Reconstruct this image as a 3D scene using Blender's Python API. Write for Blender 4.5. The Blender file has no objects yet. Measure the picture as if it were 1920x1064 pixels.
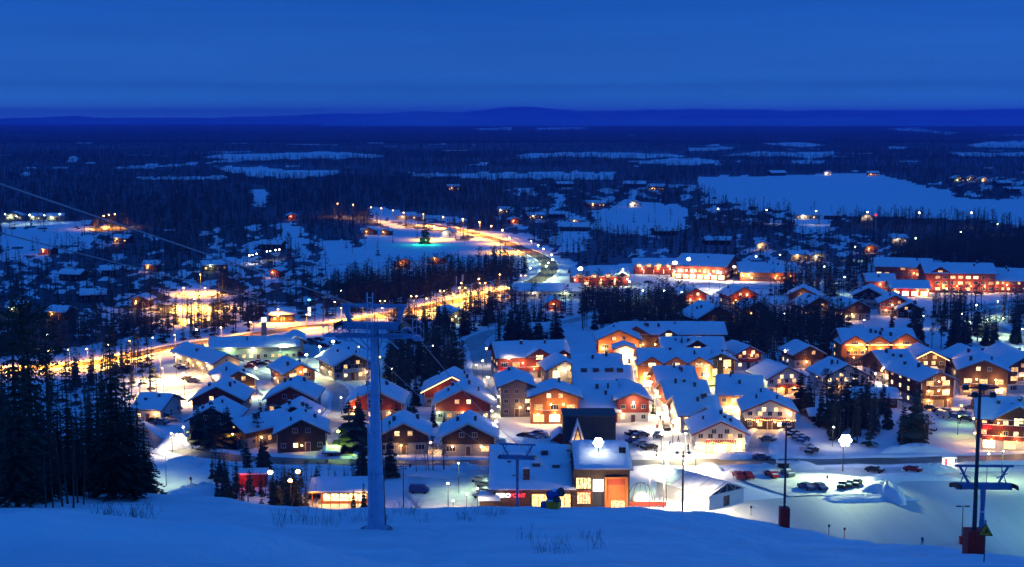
import bpy, bmesh, math, random
import numpy as np
from mathutils import Vector, Matrix
R = math.radians
rnd = random.Random(7)
sc = bpy.context.scene
col = sc.collection

# ------------------------------------------------------------------ camera
CAMZ = 82.0
F = 2600.0                                   # focal length in pixels of the 1920 px wide photograph
PITCH = math.atan(307.0 / F)
cam_d = bpy.data.cameras.new('camera')
cam_d.sensor_width = 36.0
cam_d.lens = F / 1920.0 * 36.0
cam_d.clip_start = 0.3
cam_d.clip_end = 120000
cam = bpy.data.objects.new('camera', cam_d)
cam.location = (0, 0, CAMZ)
cam.rotation_euler = (R(90) - PITCH, 0, 0)
col.objects.link(cam)
sc.camera = cam

# ------------------------------------------------------------------ world: dusk sky
w = bpy.data.worlds.new('World')
sc.world = w
w.use_nodes = True
nt = w.node_tree
nt.nodes.clear()
out = nt.nodes.new('ShaderNodeOutputWorld')
bg = nt.nodes.new('ShaderNodeBackground')
tc = nt.nodes.new('ShaderNodeTexCoord')
sp = nt.nodes.new('ShaderNodeSeparateXYZ')
nt.links.new(tc.outputs['Generated'], sp.inputs[0])
ramp = nt.nodes.new('ShaderNodeValToRGB')
wz = nt.nodes.new('ShaderNodeTexNoise')
wz.inputs['Scale'].default_value = 5.0
wz.inputs['Detail'].default_value = 5
wa = nt.nodes.new('ShaderNodeMath'); wa.operation = 'MULTIPLY_ADD'; wa.inputs[1].default_value = .009
wb = nt.nodes.new('ShaderNodeMath'); wb.operation = 'SUBTRACT'; wb.inputs[1].default_value = .0045
nt.links.new(tc.outputs['Generated'], wz.inputs['Vector'])
nt.links.new(wz.outputs['Fac'], wa.inputs[0])
nt.links.new(sp.outputs['Z'], wb.inputs[0])
nt.links.new(wb.outputs[0], wa.inputs[2])
nt.links.new(wa.outputs[0], ramp.inputs['Fac'])
cr = ramp.color_ramp
cr.elements[0].position = 0.0
cr.elements[0].color = (0.12, 0.58, 1.55, 1)
cr.elements[1].position = 1.0
cr.elements[1].color = (0.015, 0.140, 0.60, 1)
for p, c in ((0.006, (0.09, 0.42, 1.08, 1)), (0.013, (0.042, 0.29, 0.78, 1)), (0.0235, (0.024, 0.162, 0.52, 1)), (0.0275, (0.025, 0.172, 0.56, 1)), (0.040, (0.023, 0.150, 0.53, 1)),
             (0.085, (0.0112, 0.110, 0.49, 1)), (0.30, (0.0125, 0.110, 0.49, 1))):
    e = cr.elements.new(p)
    e.color = c
# faint flat cloud streaks
mp = nt.nodes.new('ShaderNodeMapping')
mp.inputs['Scale'].default_value = (1.6, 1.6, 34)
nz = nt.nodes.new('ShaderNodeTexNoise')
nz.inputs['Scale'].default_value = 1.6
nz.inputs['Detail'].default_value = 7
nz.inputs['Roughness'].default_value = .62
nt.links.new(tc.outputs['Generated'], mp.inputs[0])
nt.links.new(mp.outputs[0], nz.inputs['Vector'])
mr = nt.nodes.new('ShaderNodeMapRange')
mr.inputs[1].default_value = 0.3
mr.inputs[2].default_value = 0.7
mr.inputs[3].default_value = 0.88
mr.inputs[4].default_value = 1.09
nt.links.new(nz.outputs['Fac'], mr.inputs[0])
nt.links.new(ramp.outputs[0], bg.inputs['Color'])
nt.links.new(mr.outputs[0], bg.inputs['Strength'])
nt.links.new(bg.outputs[0], out.inputs['Surface'])

# ------------------------------------------------------------------ render settings
sc.view_settings.view_transform = 'Standard'
sc.view_settings.look = 'None'
sc.view_settings.gamma = 1.0
sc.view_settings.exposure = 0.0
sc.view_settings.use_curve_mapping = False
sc.render.engine = 'CYCLES'
cy = sc.cycles
cy.use_denoising = True
try:
    cy.denoiser = 'OPENIMAGEDENOISE'
except Exception:
    pass
cy.max_bounces = 4
cy.diffuse_bounces = 2
cy.glossy_bounces = 2
cy.transmission_bounces = 2
cy.volume_bounces = 1
cy.transparent_max_bounces = 4
cy.sample_clamp_indirect = 3.0
cy.caustics_reflective = False
cy.caustics_refractive = False
cy.use_light_tree = True

# ------------------------------------------------------------------ geometry of the place
SP, CP = math.sin(PITCH), math.cos(PITCH)
def S(py):                                   # downward slope seen at an image row
    return np.tan(PITCH + np.arctan((np.asarray(py, float) - 532.0) / F))
def PYs(s):
    return 532.0 + F * np.tan(np.arctan(s) - PITCH)
def xat(px, Y, z):
    return (px - 960.0) / F * (Y * CP + (CAMZ - z) * SP)
def G(px, py, z=0.0):                        # point of height z seen at a pixel
    Y = (CAMZ - z) / float(S(py))
    return Vector((xat(px, Y, z), Y, z))
def at(px, py, Y):
    z = CAMZ - float(S(py)) * Y
    return Vector((xat(px, Y, z), Y, z))
def mpp(Y, z=0.0):                           # metres per photo pixel at forward distance Y
    return (Y * CP + (CAMZ - z) * SP) / F

EDGE = np.array([(-900, 905), (0, 915), (160, 918), (300, 926), (430, 930), (520, 944), (640, 954), (830, 955), (1060, 949), (1200, 951),
                 (1300, 960), (1370, 966), (1480, 990), (1660, 1019), (1790, 1031), (1920, 1045), (2600, 1100)], float)
YEDG = np.array([(-900, 120), (300, 120), (700, 112), (970, 110), (1240, 115), (1470, 130), (1650, 110), (1825, 87), (1920, 82), (2600, 75)], float)
def vnoise(x, y, seed=0):
    s = seed * 17.13
    return (np.sin(x * 1.0 + 1.7 * np.sin(y * .73 + s) + s) * np.sin(y * 1.13 + 1.3 * np.sin(x * .61 + s * 2) + s * .7) +
            .5 * np.sin(x * 2.3 + s * 3 + 1.1 * np.sin(y * 1.9)) * np.sin(y * 2.7 + s)) / 1.5
def H(x, y):
    x = np.asarray(x, float)
    y = np.asarray(y, float)
    yy = np.clip(y, 8.0, None)
    px = 960 + F * x / (yy * 1.027)
    se = S(np.interp(px, EDGE[:, 0], EDGE[:, 1]))
    ye = np.interp(px, YEDG[:, 0], YEDG[:, 1])
    sb = .349
    wgt = np.clip((ye - yy) / (ye - 8.0), 0, 1)
    s = se + (sb - se) * wgt
    ridge = np.interp(px, [-400, 0, 230, 400, 560, 800], [.058, .052, .044, .037, .026, 0])
    s = s - ridge * np.exp(-((yy - 25) / 9.0) ** 2)
    z1 = CAMZ - s * yy
    ze = CAMZ - se * ye
    g = ze / (232.0 - ye)
    d = yy - ye
    z2 = ze - g * d
    z2 = np.where(z2 < 6, 6 * np.exp((z2 - 6) / 6.0) * np.clip((244 - yy) / 12.0, 0, 1), z2)
    z = np.where(yy < ye, z1, z2)
    amp = np.clip(yy / 120.0, .12, 1) * np.clip((ye + 60 - yy) / 60, 0, 1)
    z = z + amp * (.28 * vnoise(x * .22, y * .16, 1) + .10 * vnoise(x * .8, y * .55, 2))
    return np.where(y >= 243.9, 0.0, z)
def onslope(px, Y):
    z = 50.0
    for _ in range(4):
        x = xat(px, Y, z)
        z = float(H(x, Y))
    return Vector((xat(px, Y, z), Y, z))

# ------------------------------------------------------------------ object helpers
def tag(o, label=None, cat=None, group=None, kind=None):
    if label: o['label'] = label
    if cat: o['category'] = cat
    if group: o['group'] = group
    if kind: o['kind'] = kind
    return o
def empty(name, loc, rz=0.0, parent=None):
    o = bpy.data.objects.new(name, None)
    o.location = loc
    o.rotation_euler = (0, 0, rz)
    o.empty_display_size = .5
    col.objects.link(o)
    if parent: o.parent = parent
    return o
def link(name, me, parent=None, loc=None, rot=None, scale=None):
    o = bpy.data.objects.new(name, me)
    if parent: o.parent = parent
    if loc is not None: o.location = loc
    if rot is not None: o.rotation_euler = rot
    if scale is not None: o.scale = scale
    col.objects.link(o)
    return o
class MB:
    def __init__(s):
        s.v, s.f, s.m = [], [], []
    def add(s, vs, fs, mi=0):
        b = len(s.v)
        s.v += [tuple(p) for p in vs]
        s.f += [tuple(b + i for i in f) for f in fs]
        s.m += [mi] * len(fs)
        return s
    def box(s, x0, x1, y0, y1, z0, z1, mi=0):
        return s.add([(x0, y0, z0), (x1, y0, z0), (x1, y1, z0), (x0, y1, z0), (x0, y0, z1), (x1, y0, z1), (x1, y1, z1), (x0, y1, z1)],
                     [(0, 3, 2, 1), (4, 5, 6, 7), (0, 1, 5, 4), (1, 2, 6, 5), (2, 3, 7, 6), (3, 0, 4, 7)], mi)
    def bar(s, a, b, r, mi=0, n=4, r2=None, ref=None):
        a, b = Vector(a), Vector(b)
        d = (b - a)
        if d.length < 1e-6: return s
        d.normalize()
        up = Vector(ref) if ref else (Vector((0, 0, 1)) if abs(d.z) < .95 else Vector((1, 0, 0)))
        u = d.cross(up).normalized()
        v = u.cross(d)
        r2 = r if r2 is None else r2
        vs = []
        for p, rr in ((a, r), (b, r2)):
            for k in range(n):
                t = 2 * math.pi * (k + .5) / n
                vs.append(p + (u * math.cos(t) + v * math.sin(t)) * rr)
        fs = [(k, (k + 1) % n, n + (k + 1) % n, n + k) for k in range(n)]
        fs += [tuple(range(n - 1, -1, -1)), tuple(range(n, 2 * n))]
        return s.add(vs, fs, mi)
    def ball(s, c, r, mi=0, n=6, m=4, sz=1.0):
        c = Vector(c)
        vs = [c + Vector((0, 0, -r * sz))]
        for i in range(1, m):
            ph = math.pi * i / m
            for k in range(n):
                t = 2 * math.pi * k / n
                vs.append(c + Vector((r * math.sin(ph) * math.cos(t), r * math.sin(ph) * math.sin(t), -r * sz * math.cos(ph))))
        vs.append(c + Vector((0, 0, r * sz)))
        fs = [(0, 1 + (k + 1) % n, 1 + k) for k in range(n)]
        for i in range(m - 2):
            a = 1 + i * n
            fs += [(a + k, a + (k + 1) % n, a + n + (k + 1) % n, a + n + k) for k in range(n)]
        a = 1 + (m - 2) * n
        fs += [(a + k, a + (k + 1) % n, len(vs) - 1) for k in range(n)]
        return s.add(vs, fs, mi)
    def prism(s, poly, y0, y1, mi=0, swap=False):   # poly in (x,z), extruded along y (or swap: (y,z) along x)
        n = len(poly)
        if swap:
            vs = [(y0, p[0], p[1]) for p in poly] + [(y1, p[0], p[1]) for p in poly]
        else:
            vs = [(p[0], y0, p[1]) for p in poly] + [(p[0], y1, p[1]) for p in poly]
        fs = [tuple(range(n)), tuple(range(2 * n - 1, n - 1, -1))]
        fs += [(i, n + i, n + (i + 1) % n, (i + 1) % n) for i in range(n)]
        return s.add(vs, fs, mi)
    def mesh(s, name, mats):
        me = bpy.data.meshes.new(name)
        me.from_pydata(s.v, [], s.f)
        for m in (mats if isinstance(mats, (list, tuple)) else [mats]):
            me.materials.append(m)
        if any(s.m):
            me.polygons.foreach_set('material_index', s.m)
        me.update()
        return me
    def fix(s, me):
        bm = bmesh.new(); bm.from_mesh(me)
        bmesh.ops.recalc_face_normals(bm, faces=bm.faces)
        bm.to_mesh(me); bm.free()
        return me
    def build(s, name, mats, parent=None, smooth=False, **k):
        me = s.fix(s.mesh(name, mats))
        if smooth:
            me.polygons.foreach_set('use_smooth', [True] * len(me.polygons))
        return link(name, me, parent, **k)

# ------------------------------------------------------------------ materials
MATS = {}
def mat(name, color, rough=.7, metal=0.0, noise=None, nscale=3.0, bump=0.0, bscale=None, coords='Object', emit=None, estr=0.0, stretch=None):
    m = bpy.data.materials.new(name)
    m.use_nodes = True
    t = m.node_tree
    b = t.nodes['Principled BSDF']
    b.inputs['Base Color'].default_value = (*color, 1)
    b.inputs['Roughness'].default_value = rough
    b.inputs['Metallic'].default_value = metal
    b.inputs['Specular IOR Level'].default_value = .25
    if noise or bump:
        c = t.nodes.new('ShaderNodeTexCoord')
        mpn = t.nodes.new('ShaderNodeMapping')
        if stretch: mpn.inputs['Scale'].default_value = stretch
        t.links.new(c.outputs[coords], mpn.inputs[0])
        n = t.nodes.new('ShaderNodeTexNoise')
        n.inputs['Scale'].default_value = nscale
        n.inputs['Detail'].default_value = 4
        t.links.new(mpn.outputs[0], n.inputs['Vector'])
        if noise:
            mx = t.nodes.new('ShaderNodeMix')
            mx.data_type = 'RGBA'
            mx.inputs[6].default_value = (*color, 1)
            mx.inputs[7].default_value = (*noise, 1)
            r_ = t.nodes.new('ShaderNodeMapRange')
            r_.inputs[1].default_value = .35
            r_.inputs[2].default_value = .65
            t.links.new(n.outputs['Fac'], r_.inputs[0])
            t.links.new(r_.outputs[0], mx.inputs[0])
            t.links.new(mx.outputs[2], b.inputs['Base Color'])
        if bump:
            bp = t.nodes.new('ShaderNodeBump')
            bp.inputs['Strength'].default_value = 1.0
            bp.inputs['Distance'].default_value = bump
            n2 = n
            if bscale:
                n2 = t.nodes.new('ShaderNodeTexNoise')
                n2.inputs['Scale'].default_value = bscale
                n2.inputs['Detail'].default_value = 5
                t.links.new(mpn.outputs[0], n2.inputs['Vector'])
            t.links.new(n2.outputs['Fac'], bp.inputs['Height'])
            t.links.new(bp.outputs[0], b.inputs['Normal'])
    if emit:
        b.inputs['Emission Color'].default_value = (*emit, 1)
        b.inputs['Emission Strength'].default_value = estr
    MATS[name] = m
    return m
def glow_mat(name, c, s):
    m = mat(name, (.05, .05, .05), .5, emit=c, estr=s)
    m.cycles.emission_sampling = 'NONE'
    return m

snow = mat('snow', (.86, .88, .90), .75, noise=(.72, .755, .80), nscale=.16, bump=.30, bscale=.9, coords='Object')
roof_snow = mat('roof_snow', (.84, .86, .88), .75, noise=(.77, .80, .84), nscale=.25, bump=.05, bscale=1.1)
packed = mat('packed_snow', (.50, .50, .50), .6, noise=(.34, .34, .33), nscale=.25, bump=.04, bscale=2.0)
tarmac = mat('dark_road', (.10, .115, .10), .55, noise=(.24, .25, .24), nscale=.12, bump=.02, bscale=3.0)
tread = mat('tyre_tracks', (.22, .22, .21), .6, noise=(.30, .30, .29), nscale=.3)
W = {
 'brown': mat('brown_boards', (.085, .040, .026), .75, noise=(.055, .028, .018), nscale=1.2, stretch=(6, 6, .4), bump=.01),
 'dark': mat('dark_boards', (.050, .034, .030), .75, noise=(.032, .022, .020), nscale=1.2, stretch=(6, 6, .4), bump=.01),
 'red': mat('red_boards', (.27, .045, .030), .7, noise=(.20, .032, .024), nscale=1.2, stretch=(6, 6, .4), bump=.01),
 'orange': mat('orange_boards', (.42, .15, .045), .65, noise=(.33, .11, .035), nscale=1.2, stretch=(6, 6, .4), bump=.01),
 'white': mat('white_render', (.66, .64, .62), .8, noise=(.58, .56, .55), nscale=.6),
 'cream': mat('cream_render', (.52, .47, .36), .8, noise=(.45, .40, .31), nscale=.6),
 'grey': mat('grey_stone', (.22, .205, .20), .85, noise=(.15, .14, .14), nscale=2.0, bump=.03),
 'green': mat('pale_green_cladding', (.42, .52, .42), .7, noise=(.36, .46, .37), nscale=.6),
 'stone': mat('pale_stone', (.36, .34, .31), .85, noise=(.25, .235, .22), nscale=2.2, bump=.03),
 'slate': mat('dark_slate', (.035, .045, .055), .6, noise=(.025, .032, .040), nscale=1.0),
}
roofm = mat('roof_boards', (.075, .045, .035), .7, noise=(.05, .03, .025), nscale=1.5)
trim = mat('white_trim', (.62, .58, .52), .6)
trimd = mat('dark_trim', (.10, .055, .04), .6)
chim = mat('chimney_metal', (.045, .045, .05), .6, noise=(.08, .075, .075), nscale=2)
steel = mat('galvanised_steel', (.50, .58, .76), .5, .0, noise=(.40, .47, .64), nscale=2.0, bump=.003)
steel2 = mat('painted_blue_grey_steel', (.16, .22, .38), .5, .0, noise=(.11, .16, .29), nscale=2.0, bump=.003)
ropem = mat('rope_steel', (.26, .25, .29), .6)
steel3 = mat('darker_steel_blue', (.30, .38, .56), .5, .0, noise=(.22, .28, .44), nscale=2.0)  # darker blue steel tone for the head parts of the tall pylon
polem = mat('grey_pole', (.05, .055, .065), .55, .2)
darkm = mat('black_rubber', (.02, .02, .02), .6)
redm = mat('red_padding', (.85, .03, .02), .6, noise=(.7, .02, .015), nscale=3, bump=.02)
bluem = mat('blue_paint', (.03, .10, .38), .5)
yellow = mat('yellow_paint', (.95, .33, .02), .5)
bark = mat('bark', (.055, .040, .032), .9, noise=(.10, .075, .060), nscale=3, bump=.02)
birchb = mat('birch_bark', (.22, .19, .17), .85, noise=(.10, .08, .07), nscale=4)
twig = mat('twigs', (.050, .034, .028), .9)
def leafmat(name, a, b, c):
    m = mat(name, a, .8)
    t = m.node_tree
    bs = t.nodes['Principled BSDF']
    oi = t.nodes.new('ShaderNodeObjectInfo')
    geo = t.nodes.new('ShaderNodeNewGeometry')
    rp = t.nodes.new('ShaderNodeValToRGB')
    ad = t.nodes.new('ShaderNodeMath'); ad.operation = 'ADD'
    ml = t.nodes.new('ShaderNodeMath'); ml.operation = 'MULTIPLY'; ml.inputs[1].default_value = .5
    ml2 = t.nodes.new('ShaderNodeMath'); ml2.operation = 'MULTIPLY'; ml2.inputs[1].default_value = .5
    t.links.new(oi.outputs['Random'], ml.inputs[0])
    t.links.new(geo.outputs['Random Per Island'], ml2.inputs[0])
    t.links.new(ml.outputs[0], ad.inputs[0]); t.links.new(ml2.outputs[0], ad.inputs[1])
    t.links.new(ad.outputs[0], rp.inputs['Fac'])
    e = rp.color_ramp.elements
    e[0].color = (*a, 1); e[1].color = (*b, 1); e[0].position = .15; e[1].position = .8
    x = rp.color_ramp.elements.new(.97); x.color = (*c, 1)
    t.links.new(rp.outputs[0], bs.inputs['Base Color'])
    return m
needles = leafmat('spruce_needles', (.018, .030, .018), (.045, .060, .032), (.075, .085, .075))
needles_p = leafmat('pine_needles', (.028, .040, .022), (.062, .070, .036), (.075, .08, .06))

# lit window glass: every window has its own brightness and tint
def pane_mat(name, lo, hi, c0, c1):
    m = mat(name, (.05, .04, .03), .3)
    t = m.node_tree
    b = t.nodes['Principled BSDF']
    oi = t.nodes.new('ShaderNodeObjectInfo')
    tcx = t.nodes.new('ShaderNodeTexCoord')
    nn = t.nodes.new('ShaderNodeTexNoise'); nn.inputs['Scale'].default_value = 2.3
    ad = t.nodes.new('ShaderNodeVectorMath'); ad.operation = 'ADD'
    t.links.new(tcx.outputs['Object'], ad.inputs[0]); t.links.new(oi.outputs['Location'], ad.inputs[1])
    t.links.new(ad.outputs[0], nn.inputs['Vector'])
    mr_ = t.nodes.new('ShaderNodeMapRange'); mr_.inputs[3].default_value = lo; mr_.inputs[4].default_value = hi
    t.links.new(oi.outputs['Random'], mr_.inputs[0])
    m2 = t.nodes.new('ShaderNodeMapRange'); m2.inputs[1].default_value = .35; m2.inputs[2].default_value = .62; m2.inputs[3].default_value = .25; m2.inputs[4].default_value = 1.2
    t.links.new(nn.outputs['Fac'], m2.inputs[0])
    mu = t.nodes.new('ShaderNodeMath'); mu.operation = 'MULTIPLY'
    t.links.new(mr_.outputs[0], mu.inputs[0]); t.links.new(m2.outputs[0], mu.inputs[1])
    mx = t.nodes.new('ShaderNodeMix'); mx.data_type = 'RGBA'
    mx.inputs[6].default_value = (*c0, 1); mx.inputs[7].default_value = (*c1, 1)
    t.links.new(oi.outputs['Random'], mx.inputs[0])
    t.links.new(mx.outputs[2], b.inputs['Emission Color'])
    t.links.new(mu.outputs[0], b.inputs['Emission Strength'])
    m.cycles.emission_sampling = 'NONE'
    return m
lit_pane = pane_mat('lit_window_glass', .9, 4.2, (1, .46, .13), (1, .72, .36))
shop_pane = pane_mat('lit_shop_glass', 3.0, 6.0, (1, .56, .18), (1, .80, .45))
dark_pane = mat('dark_window_glass', (.02, .025, .04), .12)
lampO = glow_mat('sodium_lamp', (1, .48, .15), 26)
lampW = glow_mat('white_lamp', (1, .93, .78), 30)
lampG = glow_mat('green_white_lamp', (.78, 1, .70), 26)
lampY = glow_mat('yellow_green_lamp', (.70, 1, .12), 22)
lampFlood = glow_mat('floodlight_lens', (.95, 1, .92), 30)
stringm = glow_mat('string_light_bulb', (1, .55, .16), 9)
stripm = glow_mat('eave_light_strip', (1, .58, .22), 7)
whitesign = glow_mat('white_sign_face', (1, .97, .95), 5)
redsign = glow_mat('red_sign_face', (1, .02, .04), 3.0)
greensign = glow_mat('green_lights', (.02, 1, .35), 2.0)
COL = {'o': (1, .41, .03), 'w': (1, .80, .46), 'g': (.74, 1, .46), 'p': (.48, 1, .46), 'y': (.62, 1, .10), 'h': (1, .55, .18), 'c': (.80, .98, 1), 'r': (1, .08, .05), 'e': (.02, 1, .30)}
LM = {'o': lampO, 'w': lampW, 'g': lampG, 'y': lampY, 'h': lampO, 'c': lampW, 'e': lampG, 'r': redsign}
def point(loc, P, c, parent=None, r=.25, name='lamp_light'):
    d = bpy.data.lights.new(name, 'POINT')
    d.energy = P
    d.color = COL[c]
    d.shadow_soft_size = r
    o = bpy.data.objects.new(name, d)
    o.location = loc
    if parent: o.parent = parent
    col.objects.link(o)
    return o
def spot(loc, target, P, c, ang=100, parent=None, r=.5, blend=.6):
    d = bpy.data.lights.new('floodlight_beam', 'SPOT')
    d.energy = P; d.color = COL[c]; d.spot_size = R(ang); d.spot_blend = blend; d.shadow_soft_size = r
    o = bpy.data.objects.new('floodlight_beam', d)
    o.location = loc
    dv = Vector(target) - Vector(loc)
    o.rotation_euler = dv.to_track_quat('-Z', 'Y').to_euler()
    col.objects.link(o)
    return o
# ------------------------------------------------------------------ ground
class Foot:                                   # footprints of buildings and roads on a coarse grid
    def __init__(s): s.g = {}
    def append(s, t):
        x, y, r = t
        for i in range(int((x - r - 2) // 20), int((x + r + 2) // 20) + 1):
            for j in range(int((y - r - 2) // 20), int((y + r + 2) // 20) + 1):
                s.g.setdefault((i, j), []).append(t)
FOOT = Foot()
def blocked(x, y, m=0.0):
    for a, b, r in FOOT.g.get((int(x // 20), int(y // 20)), ()):
        if (x - a) ** 2 + (y - b) ** 2 < (r + m) ** 2: return True
    return False
def pip(px, py, poly):
    px = np.asarray(px, float); py = np.asarray(py, float)
    ins = np.zeros(px.shape, bool)
    n = len(poly)
    for i in range(n):
        x0, y0 = poly[i]; x1, y1 = poly[(i + 1) % n]
        if y0 == y1: continue
        c = ((y0 > py) != (y1 > py)) & (px < (x1 - x0) * (py - y0) / (y1 - y0) + x0)
        ins ^= c
    return ins
LAKE = [(1312, 333), (1340, 331), (1480, 329), (1560, 326), (1640, 323), (1662, 331), (1720, 345), (1765, 356), (1790, 370), (1840, 374), (2200, 372),
        (2200, 402), (1920, 400), (1830, 392), (1720, 390), (1600, 388), (1500, 385), (1440, 378), (1380, 372), (1332, 365), (1308, 352)]
OPEN = [LAKE,
 [(205, 315), (260, 311), (380, 306), (430, 297), (380, 295), (420, 289), (560, 287), (600, 284), (705, 290), (722, 293), (640, 296), (500, 299), (420, 304), (300, 313)],
 [(400, 311), (480, 314), (560, 320), (640, 318), (634, 326), (560, 332), (500, 333), (430, 322)],
 [(240, 334), (330, 331), (420, 329), (430, 333), (320, 336)],
 [(126, 302), (136, 292), (147, 296), (142, 306)], [(38, 326), (52, 322), (56, 326), (46, 329)],
 [(470, 356), (502, 354), (497, 378), (478, 376)],
 [(768, 324), (860, 325), (1000, 324), (1090, 322), (1152, 323), (1150, 335), (1060, 336), (900, 332), (780, 331)],
 [(965, 291), (1000, 287), (1100, 286), (1250, 288), (1295, 293), (1180, 296), (1060, 293), (980, 295)],
 [(880, 243), (960, 239), (962, 247), (900, 247)], [(1000, 241), (1090, 239), (1112, 244), (1010, 246)], [(1170, 257), (1190, 254), (1192, 260)],
 [(640, 290), (690, 289), (712, 291), (690, 294), (640, 294)], [(880, 307), (915, 306), (912, 310), (882, 310)],
 [(1180, 302), (1280, 297), (1345, 301), (1352, 308), (1280, 309), (1200, 306)],
 [(1350, 292), (1420, 284), (1480, 286), (1562, 284), (1566, 289), (1522, 297), (1490, 293), (1400, 291)],
 [(1428, 269), (1500, 267), (1550, 272), (1500, 276)], [(1482, 300), (1552, 300), (1540, 306), (1490, 305)], [(1320, 273), (1350, 270), (1350, 275)],
 [(1655, 243), (1720, 240), (1740, 245), (1800, 250), (1782, 258), (1740, 252), (1680, 247)],
 [(1810, 273), (1850, 266), (2000, 261), (2000, 277), (1840, 276)], [(1780, 285), (1860, 287), (2050, 285), (2050, 294), (1800, 292)], [(1836, 256), (2000, 251), (2000, 260), (1860, 259)],
 [(1290, 278), (1380, 276), (1360, 281), (1290, 283)], [(1665, 276), (1700, 275), (1698, 279), (1668, 279)],
 [(1100, 397), (1150, 386), (1230, 379), (1285, 390), (1290, 405), (1230, 415), (1150, 412), (1120, 402)],
 [(1040, 373), (1060, 366), (1057, 378), (1040, 381)], [(1490, 396), (1560, 395), (1556, 410), (1490, 412)],
 [(600, 455), (640, 450), (690, 468), (780, 468), (850, 455), (900, 450), (945, 462), (870, 474), (760, 484), (700, 493), (640, 492), (605, 478)],
 [(690, 425), (780, 430), (880, 440), (840, 456), (700, 449), (670, 436)],
 [(510, 422), (550, 412), (556, 424), (595, 446), (560, 440), (530, 432)],
 [(0, 416), (175, 413), (172, 424), (0, 428)], [(0, 436), (168, 434), (120, 445), (0, 447)],
 [(880, 430), (960, 438), (1000, 455), (1085, 495), (1060, 512), (1000, 505), (985, 480), (950, 462), (890, 445)],
 [(460, 425), (492, 422), (490, 432), (462, 433)], [(400, 427), (420, 431), (414, 439), (405, 438)],
 [(316, 556), (345, 538), (392, 531), (394, 546), (370, 562), (352, 598), (318, 600), (330, 575)],
 [(1044, 426), (1105, 425), (1102, 438), (1046, 440)], [(700, 386), (760, 400), (880, 412), (850, 418), (740, 404), (690, 392)],
]
FIELD = OPEN[[i for i, p in enumerate(OPEN) if p[0] == (600, 455)][0]]
SEMI = [  # thinly wooded ground
 [(930, 352), (1040, 346), (1130, 352), (1310, 345), (1312, 372), (1180, 377), (1050, 372), (980, 364)],
 [(1310, 366), (1420, 380), (1520, 389), (1600, 394), (1560, 412), (1400, 404), (1300, 398)],
 [(1720, 346), (1800, 334), (2200, 335), (2200, 370), (1850, 372), (1790, 366)],
 [(0, 424), (250, 424), (240, 440), (0, 452)], [(380, 455), (600, 448), (650, 495), (560, 520), (440, 508)],
 [(0, 470), (140, 462), (150, 510), (0, 520)], [(150, 500), (420, 490), (440, 600), (140, 620)], [(400, 505), (560, 500), (640, 560), (420, 600)],
 [(930, 390), (1060, 385), (1110, 420), (1040, 450), (960, 440)], [(1180, 470), (1240, 440), (1260, 500), (1170, 510)],
 [(1380, 440), (1700, 440), (1660, 480), (1560, 500), (1380, 490)],
]
BASE = [(-700, 200), (2700, 200), (2700, 560), (2000, 545), (1900, 505), (1740, 486), (1640, 486), (1600, 500), (1500, 498), (1370, 486), (1255, 484),
        (1180, 494), (1060, 500), (985, 500), (960, 520), (860, 535), (760, 556), (660, 570), (560, 590), (400, 612), (240, 636), (0, 668), (-700, 760)]
MIX = [(-700, 430), (430, 430), (640, 500), (640, 590), (-700, 700)]
def wob(px, py):
    k = np.clip((py - 225) / 200, .08, 1)
    return px + 9 * k * vnoise(px * .09, py * .5, 5), py + 5 * k * vnoise(px * .06, py * .3, 6) * np.clip((py - 235) / 60, .1, 1)
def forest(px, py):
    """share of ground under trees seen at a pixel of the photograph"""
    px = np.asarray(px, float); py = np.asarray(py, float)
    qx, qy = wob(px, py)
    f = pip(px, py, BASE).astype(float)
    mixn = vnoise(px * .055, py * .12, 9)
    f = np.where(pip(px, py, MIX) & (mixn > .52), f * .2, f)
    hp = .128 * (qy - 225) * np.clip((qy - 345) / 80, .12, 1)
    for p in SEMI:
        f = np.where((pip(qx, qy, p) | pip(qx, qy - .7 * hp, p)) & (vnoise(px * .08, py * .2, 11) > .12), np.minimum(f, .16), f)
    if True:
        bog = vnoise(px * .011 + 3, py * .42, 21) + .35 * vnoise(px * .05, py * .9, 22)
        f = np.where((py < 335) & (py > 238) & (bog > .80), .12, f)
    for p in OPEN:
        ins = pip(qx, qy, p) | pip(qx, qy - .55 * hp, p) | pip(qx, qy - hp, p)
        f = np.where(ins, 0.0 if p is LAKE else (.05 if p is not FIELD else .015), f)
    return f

def grid_mesh(name, X, Y, Z, mats, attr=None):
    nr, nc = X.shape
    co = np.stack([X, Y, Z], -1).reshape(-1, 3)
    idx = np.arange(nr * nc).reshape(nr, nc)
    a = idx[:-1, :-1].ravel(); b = idx[:-1, 1:].ravel(); c = idx[1:, 1:].ravel(); d = idx[1:, :-1].ravel()
    q = np.stack([a, b, c, d], -1)
    me = bpy.data.meshes.new(name)
    me.vertices.add(len(co)); me.vertices.foreach_set('co', co.ravel())
    me.loops.add(q.size); me.loops.foreach_set('vertex_index', q.ravel())
    me.polygons.add(len(q)); me.polygons.foreach_set('loop_start', np.arange(len(q)) * 4)
    try: me.polygons.foreach_set('loop_total', np.full(len(q), 4))
    except Exception: pass
    me.update(calc_edges=True); me.validate()
    me.polygons.foreach_set('use_smooth', np.ones(len(me.polygons), bool))
    if attr is not None:
        at_ = me.attributes.new('forest', 'FLOAT', 'POINT')
        at_.data.foreach_set('value', attr.ravel().astype(np.float32))
    me.materials.append(mats)
    return link(name, me)

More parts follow.
